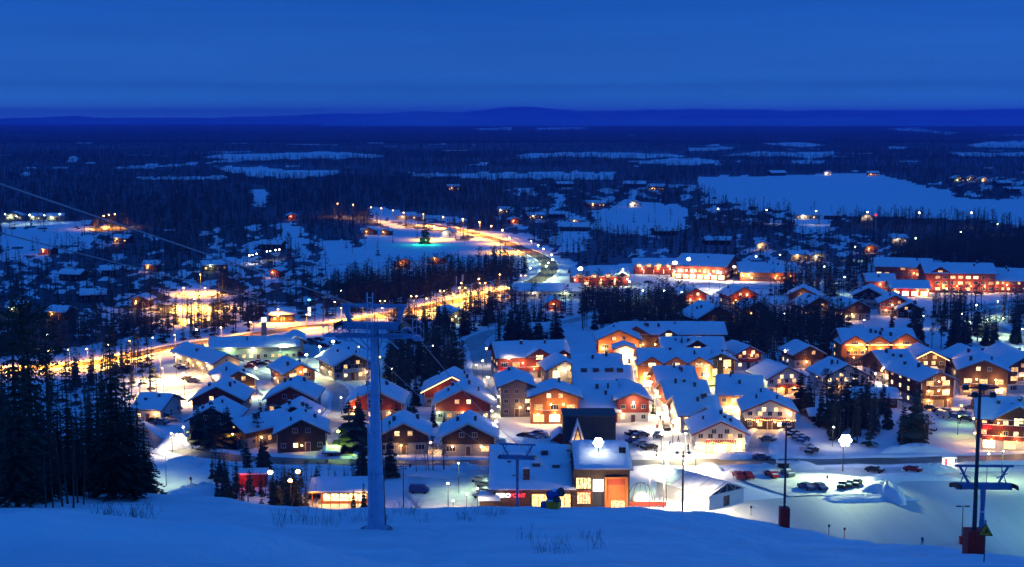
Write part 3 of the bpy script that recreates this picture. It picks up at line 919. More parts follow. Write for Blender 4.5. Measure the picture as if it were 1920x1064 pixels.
def house(label, px, py, wpx, eave=4.6, dep=12, rot=0, ax='F', pitch=27, wall='brown', upper=None, base='stone', lit=.4, name='chalet', cat='chalet', gables=(), balc=1,
          chims=2, glow=(), string=0, group=None, win='std', thick=.42, shop=0, strip_eave=0, tm=None, ov=1.15, dx=0, skyl=0, sides=True, far=False, gwall=None, seed=None, gz=None):
    g0 = G(px, py)
    wm = wpx * mpp(g0.y)
    sd = int(px * 7 + py) if seed is None else seed
    q = random.Random(sd)
    e = empty(name, (g0.x, g0.y, -.05), R(rot))
    tag(e, label, cat, group)
    c_, s_ = math.cos(R(rot)), math.sin(R(rot))
    nn = max(1, int(round(max(wm, dep) / min(wm, dep))))
    for i in range(nn):
        fx = (0 if dep > wm else (-wm / 2 + wm * (i + .5) / nn)); fy = (dep * (i + .5) / nn if dep > wm else dep / 2)
        FOOT.append((g0.x + fx * c_ - fy * s_, g0.y + fx * s_ + fy * c_, min(wm, dep) / 2 + 2.0))
    x0, x1 = -wm / 2, wm / 2
    tp = math.tan(R(pitch))
    wb = W[wall]; 
    stor = max(1, int((eave + .3) / 2.75))
    zbase = 2.7 if (base and eave > 3.6) else 0
    if zbase:
        MB().box(x0, x1, 0, dep, -.8, zbase - .02).build('stone_base', W[base], e)
    body = MB()
    z0 = zbase if zbase else -.8
    o_ = .06 if zbase else 0
    xx0, xx1, y0, y1 = x0 - o_, x1 + o_, -o_, dep + o_
    if ax == 'F':
        half = (xx1 - xx0) / 2; zt = eave + tp * (wm / 2) - .02
        body.prism([(xx0, z0), (xx1, z0), (xx1, eave - .02), (0, zt), (xx0, eave - .02)], y0, y1)
    else:
        zt = eave + tp * dep / 2 - .02
        body.prism([(y0, z0), (y1, z0), (y1, eave - .02), (dep / 2, zt), (y0, eave - .02)], xx0, xx1, swap=True)
    body.build('wall', wb, e)
    rf, zr = roof_parts(e, x0, x1, 0, dep, eave, 'y' if ax == 'F' else 'x', pitch, ov=ov, thick=thick, tm=tm, seed=sd)
    gtops = []
    for gi, (gx, gw, ge, *gp) in enumerate(gables):     # cross gables: offset as share of width, width in m, eave height
        cx = x0 + gx * wm
        pr = gp[0] if gp else 1.1
        tg = math.tan(R(max(pitch, 31)))
        bk = MB().prism([(cx - gw / 2, zbase if ge > 3 else ge - 2), (cx + gw / 2, zbase if ge > 3 else ge - 2), (cx + gw / 2, ge - .02), (cx, ge + tg * gw / 2 - .02), (cx - gw / 2, ge - .02)], -pr, min(dep * .5, 2.5 + gw))
        bk.build('cross_gable', W[gwall or wall], e)
        roof_parts(e, cx - gw / 2, cx + gw / 2, -pr, min(dep * .55, 3 + gw), ge, 'y', max(pitch, 31), ov=.55, thick=.3, tm=tm, seed=sd + gi)
        st_ = 'lit' if q.random() < lit + .15 else 'dark'
        me, _ = WM['std' if gw < 5 else 'wide', st_]
        link('window', me, e, (cx, -pr - .02, ge + .1))
        gtops.append((cx, gw, pr, ge))
    for i in range(chims):
        cu = q.uniform(.18, .82)
        if ax == 'F':
            yv = dep * cu; xv = q.choice((-1, 1)) * wm * q.uniform(.08, .3); zt_ = eave + tp * (wm / 2 - abs(xv))
        else:
            xv = x0 + wm * cu; yv = dep * q.uniform(.2, .45); zt_ = eave + tp * (dep / 2 - abs(yv - dep / 2))
        cw_ = q.uniform(.22, .42); chh = q.uniform(1.2, 1.9)
        ch = MB().box(xv - cw_, xv + cw_, yv - cw_, yv + cw_, zt_ - .2, zt_ + chh, 0).box(xv - cw_ - .08, xv + cw_ + .08, yv - cw_ - .08, yv + cw_ + .08, zt_ + chh, zt_ + chh + .1, 0)
        ch.box(xv - cw_ - .05, xv + cw_ + .05, yv - cw_ - .05, yv + cw_ + .05, zt_ + chh + .1, zt_ + chh + .3, 1)
        ch.build('chimney', [chim, roof_snow], rf)
    for i in range(skyl):
        xv = x0 + wm * (i + .7) / (skyl + .4); yv = dep * .28; zt_ = eave + tp * yv
        MB().prism([(yv - .9, zt_ - .3), (yv + .9, zt_ + .2), (yv + .9, zt_ + 1.2), (yv - .9, zt_ + 1.0)], xv - .9, xv + .9, swap=True).build('skylight', chim, rf)
    # windows
    def put(kind, x, y, z, face, lv):
        st_ = 'lit' if q.random() < lv else 'dark'
        if kind == 'shop': st_ = 'shop'
        me, _ = WM[kind, st_]
        if face == 'f': link('window', me, e, (x, y - .03, z))
        elif face == 'l': link('window', me, e, (x - .03, y, z), (0, 0, -R(90)))
        else: link('window', me, e, (x + .03, y, z), (0, 0, R(90)))
    wmet = {'std': 1.25, 'wide': 2.3, 'tall': 1.0, 'big': 2.4, 'small': .8}[win]
    gap = wmet + (1.0 if not far else 1.6)
    for f_ in range(stor):
        zc = 1.55 + 2.75 * f_
        if f_ > 0: zc += .1
        yw = 0 if (f_ == 0 and zbase) else y0
        if f_ == 0 and shop:
            n = max(1, int((wm - 1) / 3.5))
            for i in range(n):
                put('shop', x0 + wm * (i + .5) / n, yw, 1.35, 'f', 1)
        else:
            n = max(1, int((wm - .8) / gap))
            for i in range(n):
                x = x0 + wm * (i + .5) / n
                if f_ == 0 and i == n // 2:
                    link('door', door_me, e, (x, yw - .02, 0)); continue
                k = win
                yy_ = yw
                for cx, gw, pr, ge in gtops:
                    if abs(x - cx) < gw / 2 + .3: yy_ = -pr
                if any(abs(abs(x - cx) - gw / 2) < wmet / 2 + .1 for cx, gw, pr, ge in gtops): continue
                put(k, x, yy_, zc, 'f', lit)
        if sides:
            fc = 'l' if rot > 3 else ('r' if rot < -3 else None)
            if fc is None: fc = 'l' if px > 960 else 'r'
            if ax == 'F' or abs(rot) > 8 or px > 1400 or px < 500:
                n = max(1, int((dep - 1.5) / (gap + .8)))
                for i in range(n):
                    y = dep * (i + .5) / n
                    xw = (x0 if f_ == 0 and zbase else xx0) if fc == 'l' else (x1 if f_ == 0 and zbase else xx1)
                    put('std', xw, y, zc, fc, lit * .8)
    if ax == 'F' and tp * wm / 2 > 1.9:
        zc = eave + .35
        if wm > 9:
            put('std', -1.6, y0, zc, 'f', lit); put('std', 1.6, y0, zc, 'f', lit)
        else: put('small', 0, y0, zc, 'f', lit)
    if cat in ('chalet', 'house') and not far and not shop and q.random() < .75:
        n_ = max(1, int((wm - .8) / gap)); xd = x0 + wm * (n_ // 2 + .5) / n_
        pm_ = MB().prism([(-1.7, 2.45), (-.1, 2.85), (-.1, 2.97), (-1.7, 2.57)], xd - 1.1, xd + 1.1, swap=True) if not balc else MB().box(xd - 1.0, xd + 1.0, -1.25, -.12, 2.38, 2.46)
        for xx_ in (xd - 1.0, xd + 1.0): pm_.bar((xx_, -1.3, -.5), (xx_, -1.3, 2.42), .06, 0, 4)
        po = pm_.build('porch', trimd, e)
        if not balc: MB().prism([(-1.72, 2.60), (-.1, 3.0), (-.1, 3.3), (-1.72, 2.86)], xd - 1.15, xd + 1.15, swap=True).build('porch_snow', roof_snow, po)
    if cat == 'chalet':
        for xx_ in (xx0, xx1):
            link('corner_board', MB().box(xx_ - .09, xx_ + .09, y0 - .05, y0 + .09, z0, eave - .15).mesh('corner_board', trim if (tm or q.random() < .4) else trimd), e)
    # balconies
    if balc:
        bw = wm * (.62 if ax == 'F' else .9)
        for lv_ in range(1, min(stor, balc + 1)):
            zb_ = 2.75 * lv_
            mb = MB().box(-bw / 2, bw / 2, -1.35, y0 - .01, zb_ - .16, zb_, 0)
            nb_ = max(3, int(bw / .55))
            for i in range(nb_):
                xa = -bw / 2 + bw * i / nb_ + .05
                mb.box(xa, xa + bw / nb_ - .16, -1.34, -1.30, zb_ + .08, zb_ + .82, 0)
            mb.box(-bw / 2, bw / 2, -1.38, -1.28, zb_ + .85, zb_ + .95, 0)
            mb.box(-bw / 2, -bw / 2 + .1, -1.34, -1.24, -.3 if lv_ == 1 else zb_ - 2, zb_ + .85, 0).box(bw / 2 - .1, bw / 2, -1.34, -1.24, -.3 if lv_ == 1 else zb_ - 2, zb_ + .85, 0)
            mb.box(-bw / 2, bw / 2, -1.38, -1.26, zb_ + .955, zb_ + 1.06, 1)
            mb.build('balcony', [W[upper or wall] if not tm else tm, roof_snow], e)
    if string:
        zb_ = (2.95 if stor > 1 else eave - .35)
        mb = MB()
        n = int(wm / .55)
        for i in range(n + 1):
            mb.ball((x0 + wm * i / n, -1.5, zb_ + .12 * math.sin(i * 1.1)), .13, 0, 4, 3)
        mb.build('string_lights', stringm, e)
        for k in (-.3, .3):
            point((wm * k, -2.2, zb_ - .3), 160 * string, 'h', e, .2)
    if strip_eave:
        mb = MB()
        if ax == 'F':
            ee = wm / 2 + ov
            for sg in (-1, 1):
                mb.bar((sg * ee * .98, -ov - .12, eave - tp * ov - .1 + .02), (0, -ov - .12, eave + tp * wm / 2 - .1), .09, 0, 4)
            pts = [(-wm * .25, eave - .3), (wm * .25, eave - .3)]
        else:
            mb.bar((x0, -ov - .1, eave - tp * ov - .14), (x1, -ov - .1, eave - tp * ov - .14), .09, 0, 4)
            pts = [(-wm * .3, eave - .9), (wm * .3, eave - .9)]
        mb.build('eave_lights', stripm, e)
        for x_, z_ in pts: point((x_, -ov - .8, z_), 380 * strip_eave, 'h', e, .25)
    for g_ in glow:
        gx, gz_, P_, c = g_[:4]
        side = g_[4] if len(g_) > 4 else 'f'
        if side == 'f': lp = (x0 + wm * gx, -.55 if not gtops else -.95, gz_)
        elif side == 'l': lp = (x0 - .6, dep * gx, gz_)
        else: lp = (x1 + .6, dep * gx, gz_)
        mb = MB().ball(lp, .24, 0, 6, 4)
        mb.build('wall_lamp', LM[c], e)
        off = {'f': (0, -1.1, .1), 'l': (-1.1, 0, .1), 'r': (1.1, 0, .1)}[side]
        P_ = P_ * (1.45 if c in 'ho' and not far else 1)
        point((lp[0] + off[0], lp[1] + off[1], lp[2] + off[2]), P_, c, e, .3)
    e['_w'] = wm
    del e['_w']
    return e, wm, zr
# ------------------------------------------------------------------ the village
HS = house
# chalets nearest the slope
HS('dark red chalet on pale stone just behind the slope road, two dark attic windows', 878, 853, 98, 4.7, 13, 0, wall='dark', lit=.25, win='wide', balc=1, chims=2, glow=[(.2, 2.2, 110, 'h'), (.75, 2.2, 110, 'h')], tm=trim)
HS('dark chalet just right of the steel lift pylon, warm lamp on its right corner', 757, 850, 92, 4.7, 13, 4, wall='dark', lit=.5, win='wide', balc=1, chims=3, glow=[(.1, 2.3, 420, 'h', 'r'), (.45, 2.2, 260, 'h')], tm=trim)
HS('almost black chalet with one row of orange ground floor windows left of the pylon', 566, 846, 90, 4.9, 13, 8, wall='dark', base=None, lit=.3, shop=0, win='std', balc=1, chims=3, glow=[(.5, 1.6, 60, 'o')])
HS('brown chalet turned to the left with a glowing balcony under its gable', 440, 838, 62, 4.6, 16, -38, wall='dark', lit=.5, balc=1, win='wide', chims=2, glow=[(.5, 3.4, 200, 'o'), (.3, 2.2, 130, 'o', 'r')])
HS('dark chalet mostly hidden by spruces at the bend of the slope road', 398, 815, 84, 4.2, 13, 0, wall='dark', base=None, lit=.1, balc=0, chims=3)
HS('red brown chalet with a broad snowy gable above the hidden dark chalet', 408, 778, 92, 4.4, 14, 0, wall='red', lit=.35, balc=1, win='wide', chims=3)
HS('dark timber chalet on a pale plinth beside the car park of the long store', 447, 742, 62, 4.8, 16, 22, wall='dark', base='white', lit=.5, balc=1, chims=2, glow=[(.85, 2.3, 260, 'o')])
HS('chalet with a reddish gable and white edge boards between two spruce groups', 545, 776, 88, 4.6, 14, 0, wall='red', lit=.35, balc=1, chims=3, tm=trim)
HS('low chalet half buried by trees below the reddish gable', 552, 806, 78, 3.4, 12, 0, wall='dark', base=None, lit=.1, balc=0, chims=2)
HS('orange timber chalet with a yellow green lit porch right of the car park', 563, 730, 56, 5.4, 15, 27, wall='orange', lit=.6, balc=1, chims=2, win='wide', glow=[(.35, 2.3, 700, 'y'), (.5, 5.4, 330, 'h'), (.6, 2.4, 200, 'h', 'l')])
HS('large blue roofed chalet with a dark gable next to the white car park', 662, 712, 72, 5.2, 17, 24, wall='dark', base='stone', lit=.55, balc=1, chims=3, glow=[(.2, 2.4, 300, 'h', 'l'), (.7, 2.4, 260, 'h', 'l'), (.85, 2.2, 220, 'h')], tm=trim)
HS('red gabled chalet directly behind the middle of the pylon', 703, 787, 100, 4.8, 15, 0, wall='red', lit=.4, balc=1, chims=3, glow=[(.12, 3.6, 420, 'o'), (.78, 2.0, 120, 'h')], tm=trim)
HS('chalet with orange lit eaves behind the red chalet, roof edge glowing', 848, 762, 104, 4.8, 13, 0, wall='red', lit=.3, balc=0, chims=3, strip_eave=.5, tm=trim)
HS('red chalet with a white balcony and an orange porch left of the bright snow patch', 868, 789, 102, 5.0, 13, 0, wall='red', lit=.7, balc=1, chims=4, glow=[(.5, 2.4, 240, 'o'), (.05, 2.4, 300, 'g')], tm=trim)
HS('roof of a small red cottage behind the parked cars at the bottom left', 277, 790, 52, 3.6, 13, -12, 'S', 22, wall='white', base=None, lit=.35, balc=0, chims=2, name='cottage', cat='cottage', glow=[(.85, 2.2, 260, 'h')])
HS('long low hall with a pale gable on the near edge of the car park', 425, 703, 52, 4.4, 30, 38, wall='cream', base=None, lit=.5, balc=0, chims=2, name='restaurant', cat='restaurant', win='std', glow=[(.1, 3.2, 500, 'w', 'l'), (.35, 3.0, 420, 'h', 'l'), (.6, 3.0, 420, 'h', 'l'), (.85, 3.2, 500, 'w', 'l'), (.8, 2.6, 160, 'h')])
HS('long pale green store with a low snowy roof beside the main road', 478, 676, 158, 4.6, 18, 10, 'S', 13, wall='green', base=None, lit=.15, balc=0, chims=1, name='store', cat='store', glow=[(.2, 4.2, 700, 'g'), (.48, 3.8, 500, 'w'), (.85, 5.0, 2400, 'g')])
HS('small store wing with a gable at the right end of the pale green store', 556, 668, 26, 5.6, 16, 10, wall='cream', base=None, lit=.5, balc=0, chims=0, name='store_wing', cat='store', glow=[(.5, 2.6, 400, 'g')])
# centre: hotel and streets of the village core
HS('grey stone faced hotel block at the left end of the village core', 969, 781, 60, 8.6, 17, 4, pitch=22, wall='grey', base=None, lit=.18, balc=0, chims=1, name='hotel_block', cat='hotel', win='std', glow=[(.02, 5.6, 500, 'w', 'l'), (.6, 2.6, 200, 'h'), (.1, 2.5, 600, 'w', 'l')])
HS('orange timber hotel front with rows of glowing windows and a wide gable', 1040, 793, 90, 7.2, 12, 0, pitch=20, wall='orange', base=None, lit=.85, balc=2, chims=1, name='hotel_building', cat='hotel', win='wide', shop=1, glow=[(.15, 2.5, 420, 'h'), (.5, 2.6, 420, 'h'), (.85, 2.6, 420, 'h'), (.42, 5.2, 300, 'h'), (.68, 5.2, 300, 'h'), (.02, 4.0, 460, 'h', 'l')])
HS('tall snowy roof block joined to the orange hotel front', 1121, 792, 73, 3.2, 25, 0, 'S', 24, wall='orange', base=None, lit=.3, balc=0, chims=3, name='hotel_wing', cat='hotel', glow=[(.3, 2.4, 110, 'o'), (.7, 2.4, 110, 'o')])
HS('wide snowy hotel roof with four dark roof hatches', 1130, 745, 100, 5.0, 15, 0, 'S', 22, wall='brown', base=None, lit=.3, balc=0, chims=1, skyl=4, name='hotel_hall', cat='hotel')
HS('dark red gabled hotel wing with one round white lamp, facing the plaza', 1187, 792, 58, 6.4, 20, 3, pitch=22, wall='red', base='white', lit=.3, balc=0, chims=1, name='hotel_wing', cat='hotel', win='std', glow=[(.5, 5.6, 900, 'w'), (.15, 2.4, 120, 'h'), (.98, 2.8, 900, 'h', 'r')])
HS('hotel wing with a tall window lit gable and a dark roof valley', 1058, 728, 60, 6.0, 13, 8, pitch=27, wall='grey', base=None, lit=.75, balc=0, chims=0, name='hotel_wing', cat='hotel', win='big', glow=[(.5, 5.6, 900, 'w'), (.3, 2.8, 320, 'h')])
HS('low hotel roof with small dark dormers right of the window lit gable', 1120, 722, 84, 5.2, 14, 0, 'S', 24, wall='brown', base=None, lit=.5, balc=0, chims=2, gables=((.3, 4, 5.0), (.75, 4, 5.0)), name='hotel_wing', cat='hotel')
HS('long red hotel wing with two red cross gables and a white strip lamp', 1000, 708, 132, 7.0, 15, 10, 'S', 24, wall='red', base='white', lit=.55, balc=1, chims=3, gables=((.58, 9, 6.6), (.92, 7, 6.6)), name='hotel_wing', cat='hotel', win='wide', glow=[(.14, 6.6, 700, 'w'), (.34, 5.0, 420, 'h'), (.5, 3.0, 330, 'h'), (.75, 3.0, 420, 'h'), (.04, 2.6, 260, 'r')])
HS('orange gable of the big hotel with a bright balcony and white stair tower', 1160, 690, 76, 9.6, 14, 0, pitch=25, wall='orange', base='white', lit=.75, balc=2, chims=1, name='hotel_tower', cat='hotel', win='wide', glow=[(.1, 6.5, 1100, 'h'), (.5, 8.2, 600, 'h'), (.85, 6.8, 700, 'h'), (.55, 3.0, 900, 'w'), (.9, 3.0, 900, 'w')])
HS('bright white stair tower in front of the orange hotel gable', 1171, 701, 33, 8.4, 7, 0, pitch=20, wall='white', base=None, lit=.6, balc=0, chims=0, win='tall', name='stair_tower', cat='hotel', glow=[(.3, 2.5, 900, 'w'), (.7, 5.5, 900, 'w'), (.5, 7.6, 500, 'h')])
HS('long snow covered hotel roof behind the big orange gable', 1262, 672, 190, 8.6, 14, 0, 'S', 22, wall='brown', base=None, lit=.6, balc=1, chims=5, gables=((.13, 10, 8.2), (.45, 6, 8.2)), name='hotel_wing', cat='hotel', win='wide', glow=[(.06, 5.0, 420, 'h'), (.2, 5.0, 420, 'h'), (.32, 5.0, 330, 'h')])
HS('second snowy hotel roof with ventilation boxes above the three orange gables', 1300, 700, 112, 8.0, 14, 0, 'S', 20, wall='brown', base=None, lit=.2, balc=0, chims=4, gables=((.55, 9, 8.2),), name='hotel_wing', cat='hotel')
HS('terraced hotel front with three orange gables over bright shops', 1266, 727, 128, 7.4, 15, 0, 'S', 24, wall='orange', base='white', lit=.8, balc=1, chims=2, shop=1, gables=((.15, 8.2, 7.2), (.5, 8.2, 7.2), (.84, 8.2, 7.2)), name='terrace', cat='hotel', win='wide', glow=[(.25, 3.0, 1100, 'h', 'l'), (.75, 4.0, 1100, 'o', 'l'), (.04, 3.0, 900, 'h'), (.3, 4.6, 500, 'h'), (.5, 4.6, 500, 'h'), (.7, 4.8, 700, 'h'), (.95, 3.4, 1500, 'w'), (.95, 6.0, 700, 'w')])
HS('dark gabled end block with a column of three lit windows and a green lamp', 1350, 724, 52, 8.2, 14, 4, pitch=24, wall='dark', base=None, lit=.75, balc=0, chims=1, name='end_block', cat='hotel', win='big', glow=[(.15, 2.3, 1000, 'y'), (.7, 6.0, 160, 'o')])
HS('uppermost of the three stepped shop roofs right of the plaza', 1270, 752, 66, 5.6, 13, 6, 'S', 27, wall='red', base='white', lit=.5, balc=1, chims=3, name='shop_house', cat='shop', glow=[(.3, 2.6, 900, 'w', 'l'), (.7, 4.0, 600, 'h', 'l')], tm=trim)
HS('middle one of the three stepped shop roofs, with a lit arched dormer', 1290, 782, 74, 5.6, 13, 6, 'S', 27, wall='red', base='white', lit=.5, balc=1, chims=3, name='shop_house', cat='shop', glow=[(.3, 2.6, 900, 'w', 'l'), (.7, 4.0, 600, 'h', 'l')], tm=trim)
HS('lowest of the three stepped shop roofs, with a red gable above it', 1312, 812, 72, 5.2, 13, 6, 'S', 27, wall='white', base='white', lit=.5, balc=1, chims=3, gables=((.6, 7, 5.0),), gwall='red', name='shop_house', cat='shop', glow=[(.3, 2.6, 1100, 'w', 'l'), (.7, 4.0, 600, 'h', 'l')], tm=trim)
HS('white cafe house with a red gable, string lit balcony and glowing terrace', 1350, 850, 92, 5.2, 14, 0, pitch=25, wall='white', base='white', lit=.45, balc=1, chims=4, shop=1, string=1.4, name='cafe_house', cat='cafe', glow=[(.3, 2.4, 500, 'h'), (.6, 2.4, 500, 'h'), (.9, 2.4, 400, 'h')], tm=W['red'])
HS('orange walled shop with an arched dormer and a yellow lit ground floor', 1385, 780, 74, 6.2, 14, -10, 'S', 28, wall='orange', base='white', lit=.4, balc=0, chims=2, shop=1, name='shop_house', cat='shop', glow=[(.3, 2.7, 1500, 'w'), (.7, 2.7, 1300, 'h'), (.55, 4.4, 420, 'h'), (.2, 4.4, 260, 'h', 'r')])
HS('white chalet with two rows of amber string lights and a red attic', 1443, 806, 92, 5.2, 14, -4, pitch=24, wall='white', base='dark', lit=.5, balc=1, chims=3, string=1.3, name='pub_house', cat='chalet', glow=[(.25, 2.3, 260, 'h'), (.6, 2.3, 260, 'h'), (.85, 4.8, 160, 'h')], tm=W['red'])
HS('white chalet with a dark red attic beside the dark spruces right of centre', 1474, 741, 76, 5.4, 13, 14, wall='white', base='white', lit=.45, balc=1, chims=2, glow=[(.35, 2.2, 420, 'o'), (.7, 2.2, 260, 'o'), (.05, 4.6, 260, 'g', 'l')], tm=W['red'])
HS('pinkish roofed red chalet behind the green lit block', 1403, 692, 52, 5.2, 12, 16, wall='red', base='white', lit=.6, balc=1, chims=2, glow=[(.2, 3.8, 120, 'o', 'l'), (.6, 4.6, 120, 'o')])
HS('brown chalet with one snowy roof slope beside the woodland lamp', 1516, 690, 56, 4.8, 12, 10, wall='brown', base='stone', lit=.55, balc=1, chims=1, glow=[(.4, 2.2, 260, 'o')])
HS('pale grey chalet with dark gable behind the front spruces', 1586, 738, 82, 5.4, 13, 8, wall='white', base='white', lit=.5, balc=1, chims=2, glow=[(.3, 2.2, 100, 'o'), (.7, 2.2, 100, 'o')])
HS('low roofed outbuilding between the pale grey chalet and the many balconied one', 1640, 764, 84, 2.9, 9, 0, 'S', 20, wall='brown', base=None, lit=.4, balc=0, chims=1, name='outbuilding', cat='outbuilding')
HS('large lodge with glowing golden eaves and three gables', 1648, 684, 132, 7.6, 15, 0, 'S', 24, wall='orange', base='orange', lit=.45, balc=2, chims=5, gables=((.14, 9, 7.2), (.48, 9, 7.2), (.86, 11, 7.4)), name='lodge', cat='lodge', win='std', strip_eave=1.3, glow=[(.1, 5.5, 700, 'o'), (.3, 5.5, 700, 'h'), (.5, 5.5, 700, 'o'), (.62, 3.0, 900, 'h'), (.8, 5.5, 600, 'o'), (.97, 3.2, 500, 'o')])
HS('chalet with warm lit shop below the golden lodge', 1690, 716, 66, 5.0, 15, 14, 'S', 26, wall='brown', base='white', lit=.6, balc=1, chims=3, gables=((.35, 5, 4.8),), shop=1, glow=[(.1, 2.6, 500, 'h'), (.5, 2.6, 420, 'h'), (.1, 3.6, 420, 'o', 'l')])
HS('gable with a bright edge of light above the many balconied chalet', 1742, 706, 58, 6.0, 13, 0, pitch=26, wall='brown', base='stone', lit=.3, balc=0, chims=1, strip_eave=1.2)
HS('many balconied orange lit chalet with a big snowy roof turned right', 1757, 764, 66, 8.0, 20, 12, pitch=24, wall='brown', base='stone', lit=.8, balc=2, chims=2, win='wide', glow=[(.2, 2.3, 420, 'o'), (.5, 5.0, 420, 'h'), (.8, 2.3, 420, 'o'), (.75, 5.0, 420, 'h'), (.2, 5.0, 300, 'h'), (.5, 7.6, 300, 'h')])
HS('pair roofed chalet with small lit dormer under the village top road', 1838, 712, 70, 6.2, 15, 8, 'F', 24, wall='brown', base='stone', lit=.6, balc=1, chims=3, glow=[(.5, 6.6, 220, 'h'), (.1, 2.4, 300, 'o')])
HS('wide chalet with three storeys of warm windows behind the tall floodlight mast', 1843, 742, 84, 7.8, 15, -13, pitch=23, wall='brown', base='stone', lit=.85, balc=2, chims=2, win='wide', glow=[(.2, 2.4, 500, 'o'), (.35, 5.0, 400, 'h'), (.75, 5.0, 500, 'h'), (.9, 2.4, 500, 'h')])
HS('chalet with long pale balconies cut off by the right border', 1925, 736, 78, 8.0, 20, 6, pitch=30, wall='brown', base='white', lit=.7, balc=2, chims=1, win='wide', upper='white', glow=[(.3, 5.2, 240, 'h')])
HS('red lit hotel by the slope road with a snowy roof and warm shops', 1893, 844, 112, 8.0, 16, -15, 'S', 24, wall='brown', base='white', lit=.8, balc=2, chims=4, shop=1, gables=((.62, 12, 7.6),), name='inn', cat='hotel', win='std', upper='red', glow=[(.3, 2.8, 500, 'h', 'l'), (.7, 5.2, 400, 'o', 'l'), (.12, 5.2, 500, 'r'), (.2, 2.6, 300, 'h'), (.35, 4.0, 260, 'o'), (.6, 2.6, 260, 'h'), (.85, 2.6, 260, 'h'), (.3, 7.0, 200, 'h')])
HS('tiny log cabin between the spruces beside the slope road', 1728, 808, 28, 2.5, 5, 10, 'S', 24, wall='brown', base=None, lit=.9, balc=0, chims=0, name='log_cabin', cat='cabin')
HS('snow capped hut beside the floodlit spruces', 1535, 790, 26, 1.8, 5, 0, 'S', 22, wall='dark', base=None, lit=0, balc=0, chims=0, name='hut', cat='hut')
HS('snow capped shed at the foot of the green lamp path', 622, 858, 16, 1.6, 3, 0, 'S', 20, wall='red', base=None, lit=0, balc=0, chims=0, name='shed', cat='shed')
# upper right quarter
HS('big red hotel with three storeys of lit windows and a lit dormer', 1800, 548, 126, 9.2, 18, -5, 'S', 22, wall='red', base=None, lit=.5, balc=0, chims=2, gables=((.2, 8, 9.6, .5),), name='red_hotel', cat='hotel', win='wide', glow=[(.05, 3.0, 900, 'h'), (.25, 3.0, 900, 'h'), (.45, 3.0, 800, 'h'), (.65, 3.0, 800, 'h'), (.85, 3.0, 700, 'h'), (.5, 6.5, 330, 'r')])
HS('receding dark red wing at the left of the big red hotel', 1692, 530, 100, 8.0, 18, -16, 'S', 20, wall='red', base=None, lit=.35, balc=0, chims=1, name='red_hotel_wing', cat='hotel', win='wide', glow=[(.7, 5.0, 400, 'h'), (.9, 5.0, 400, 'h')])
HS('right wing of the red hotel with a bright strip of light', 1895, 548, 76, 5.6, 22, -12, 'S', 22, wall='red', base=None, lit=.5, balc=0, chims=2, name='red_hotel_annex', cat='hotel', glow=[(.1, 3.6, 700, 'h'), (.4, 3.4, 400, 'h')])
HS('low entrance building with red lit canopy in front of the red hotel', 1706, 556, 68, 3.8, 16, -8, 'S', 18, wall='red', base=None, lit=.6, balc=0, chims=0, shop=1, name='entrance_hall', cat='hotel', glow=[(.1, 2.6, 300, 'h'), (.4, 2.8, 600, 'r'), (.7, 2.8, 500, 'h'), (.97, 2.8, 900, 'h')])
HS('small snowy roof with a lit edge behind the low hotel entrance', 1650, 543, 50, 4.0, 15, -10, 'S', 20, wall='red', base=None, lit=.4, balc=0, chims=1, name='hotel_annex', cat='hotel', glow=[(.5, 2.6, 500, 'h')])
HS('dark timber chalet left of the red hotel, gable turned left', 1628, 578, 58, 5.6, 13, -18, wall='dark', lit=.1, balc=1, chims=1, tm=trim)
HS('red chalet below the red hotel with a row of balcony lights', 1678, 592, 54, 5.4, 13, -10, wall='red', lit=.4, balc=1, chims=2, glow=[(.2, 2.4, 330, 'h'), (.4, 4.6, 160, 'h')])
HS('chalet with a small snowy dormer right of the red chalet', 1706, 596, 44, 3.6, 13, -8, wall='brown', base=None, lit=.5, balc=0, chims=2)
HS('brown chalet with a snow heavy roof in front of the green lit lane', 1606, 600, 54, 4.8, 13, 12, wall='brown', lit=.2, balc=1, chims=2, glow=[(.05, 2.4, 330, 'h', 'l'), (.3, 2.4, 300, 'h')])
HS('chalet with a lamp under its gable left of the snow heavy roof', 1505, 574, 52, 5.0, 13, -14, wall='brown', lit=.3, balc=1, chims=2, glow=[(.5, 4.8, 300, 'h')])
HS('chalet with a pink eave lamp in front of the woods', 1535, 592, 60, 4.2, 13, 12, wall='brown', lit=.3, balc=0, chims=3, glow=[(.8, 3.6, 330, 'h')])
HS('orange lit chalet left of the row behind the dark spruces', 1302, 574, 48, 5.0, 12, 18, wall='red', lit=.5, balc=1, chims=2, glow=[(.3, 3.0, 400, 'o'), (.7, 3.0, 300, 'h')])
HS('chalet with a string of small lights on its gable and snowy roof', 1394, 574, 54, 5.0, 13, 12, wall='red', lit=.7, balc=1, chims=2, glow=[(.6, 4.8, 420, 'h'), (.2, 2.8, 330, 'o')])
HS('little snowy roofed chalet behind tall spruces right of the light string', 1420, 596, 44, 4.0, 12, 12, wall='brown', lit=.4, balc=0, chims=2, glow=[(.2, 2.0, 200, 'o')])
HS('big snowy double roof over a dark balcony chalet', 1345, 618, 82, 4.8, 16, 18, wall='dark', lit=.3, balc=1, chims=3, glow=[(.5, 2.2, 120, 'h'), (.95, 2.6, 330, 'h')])
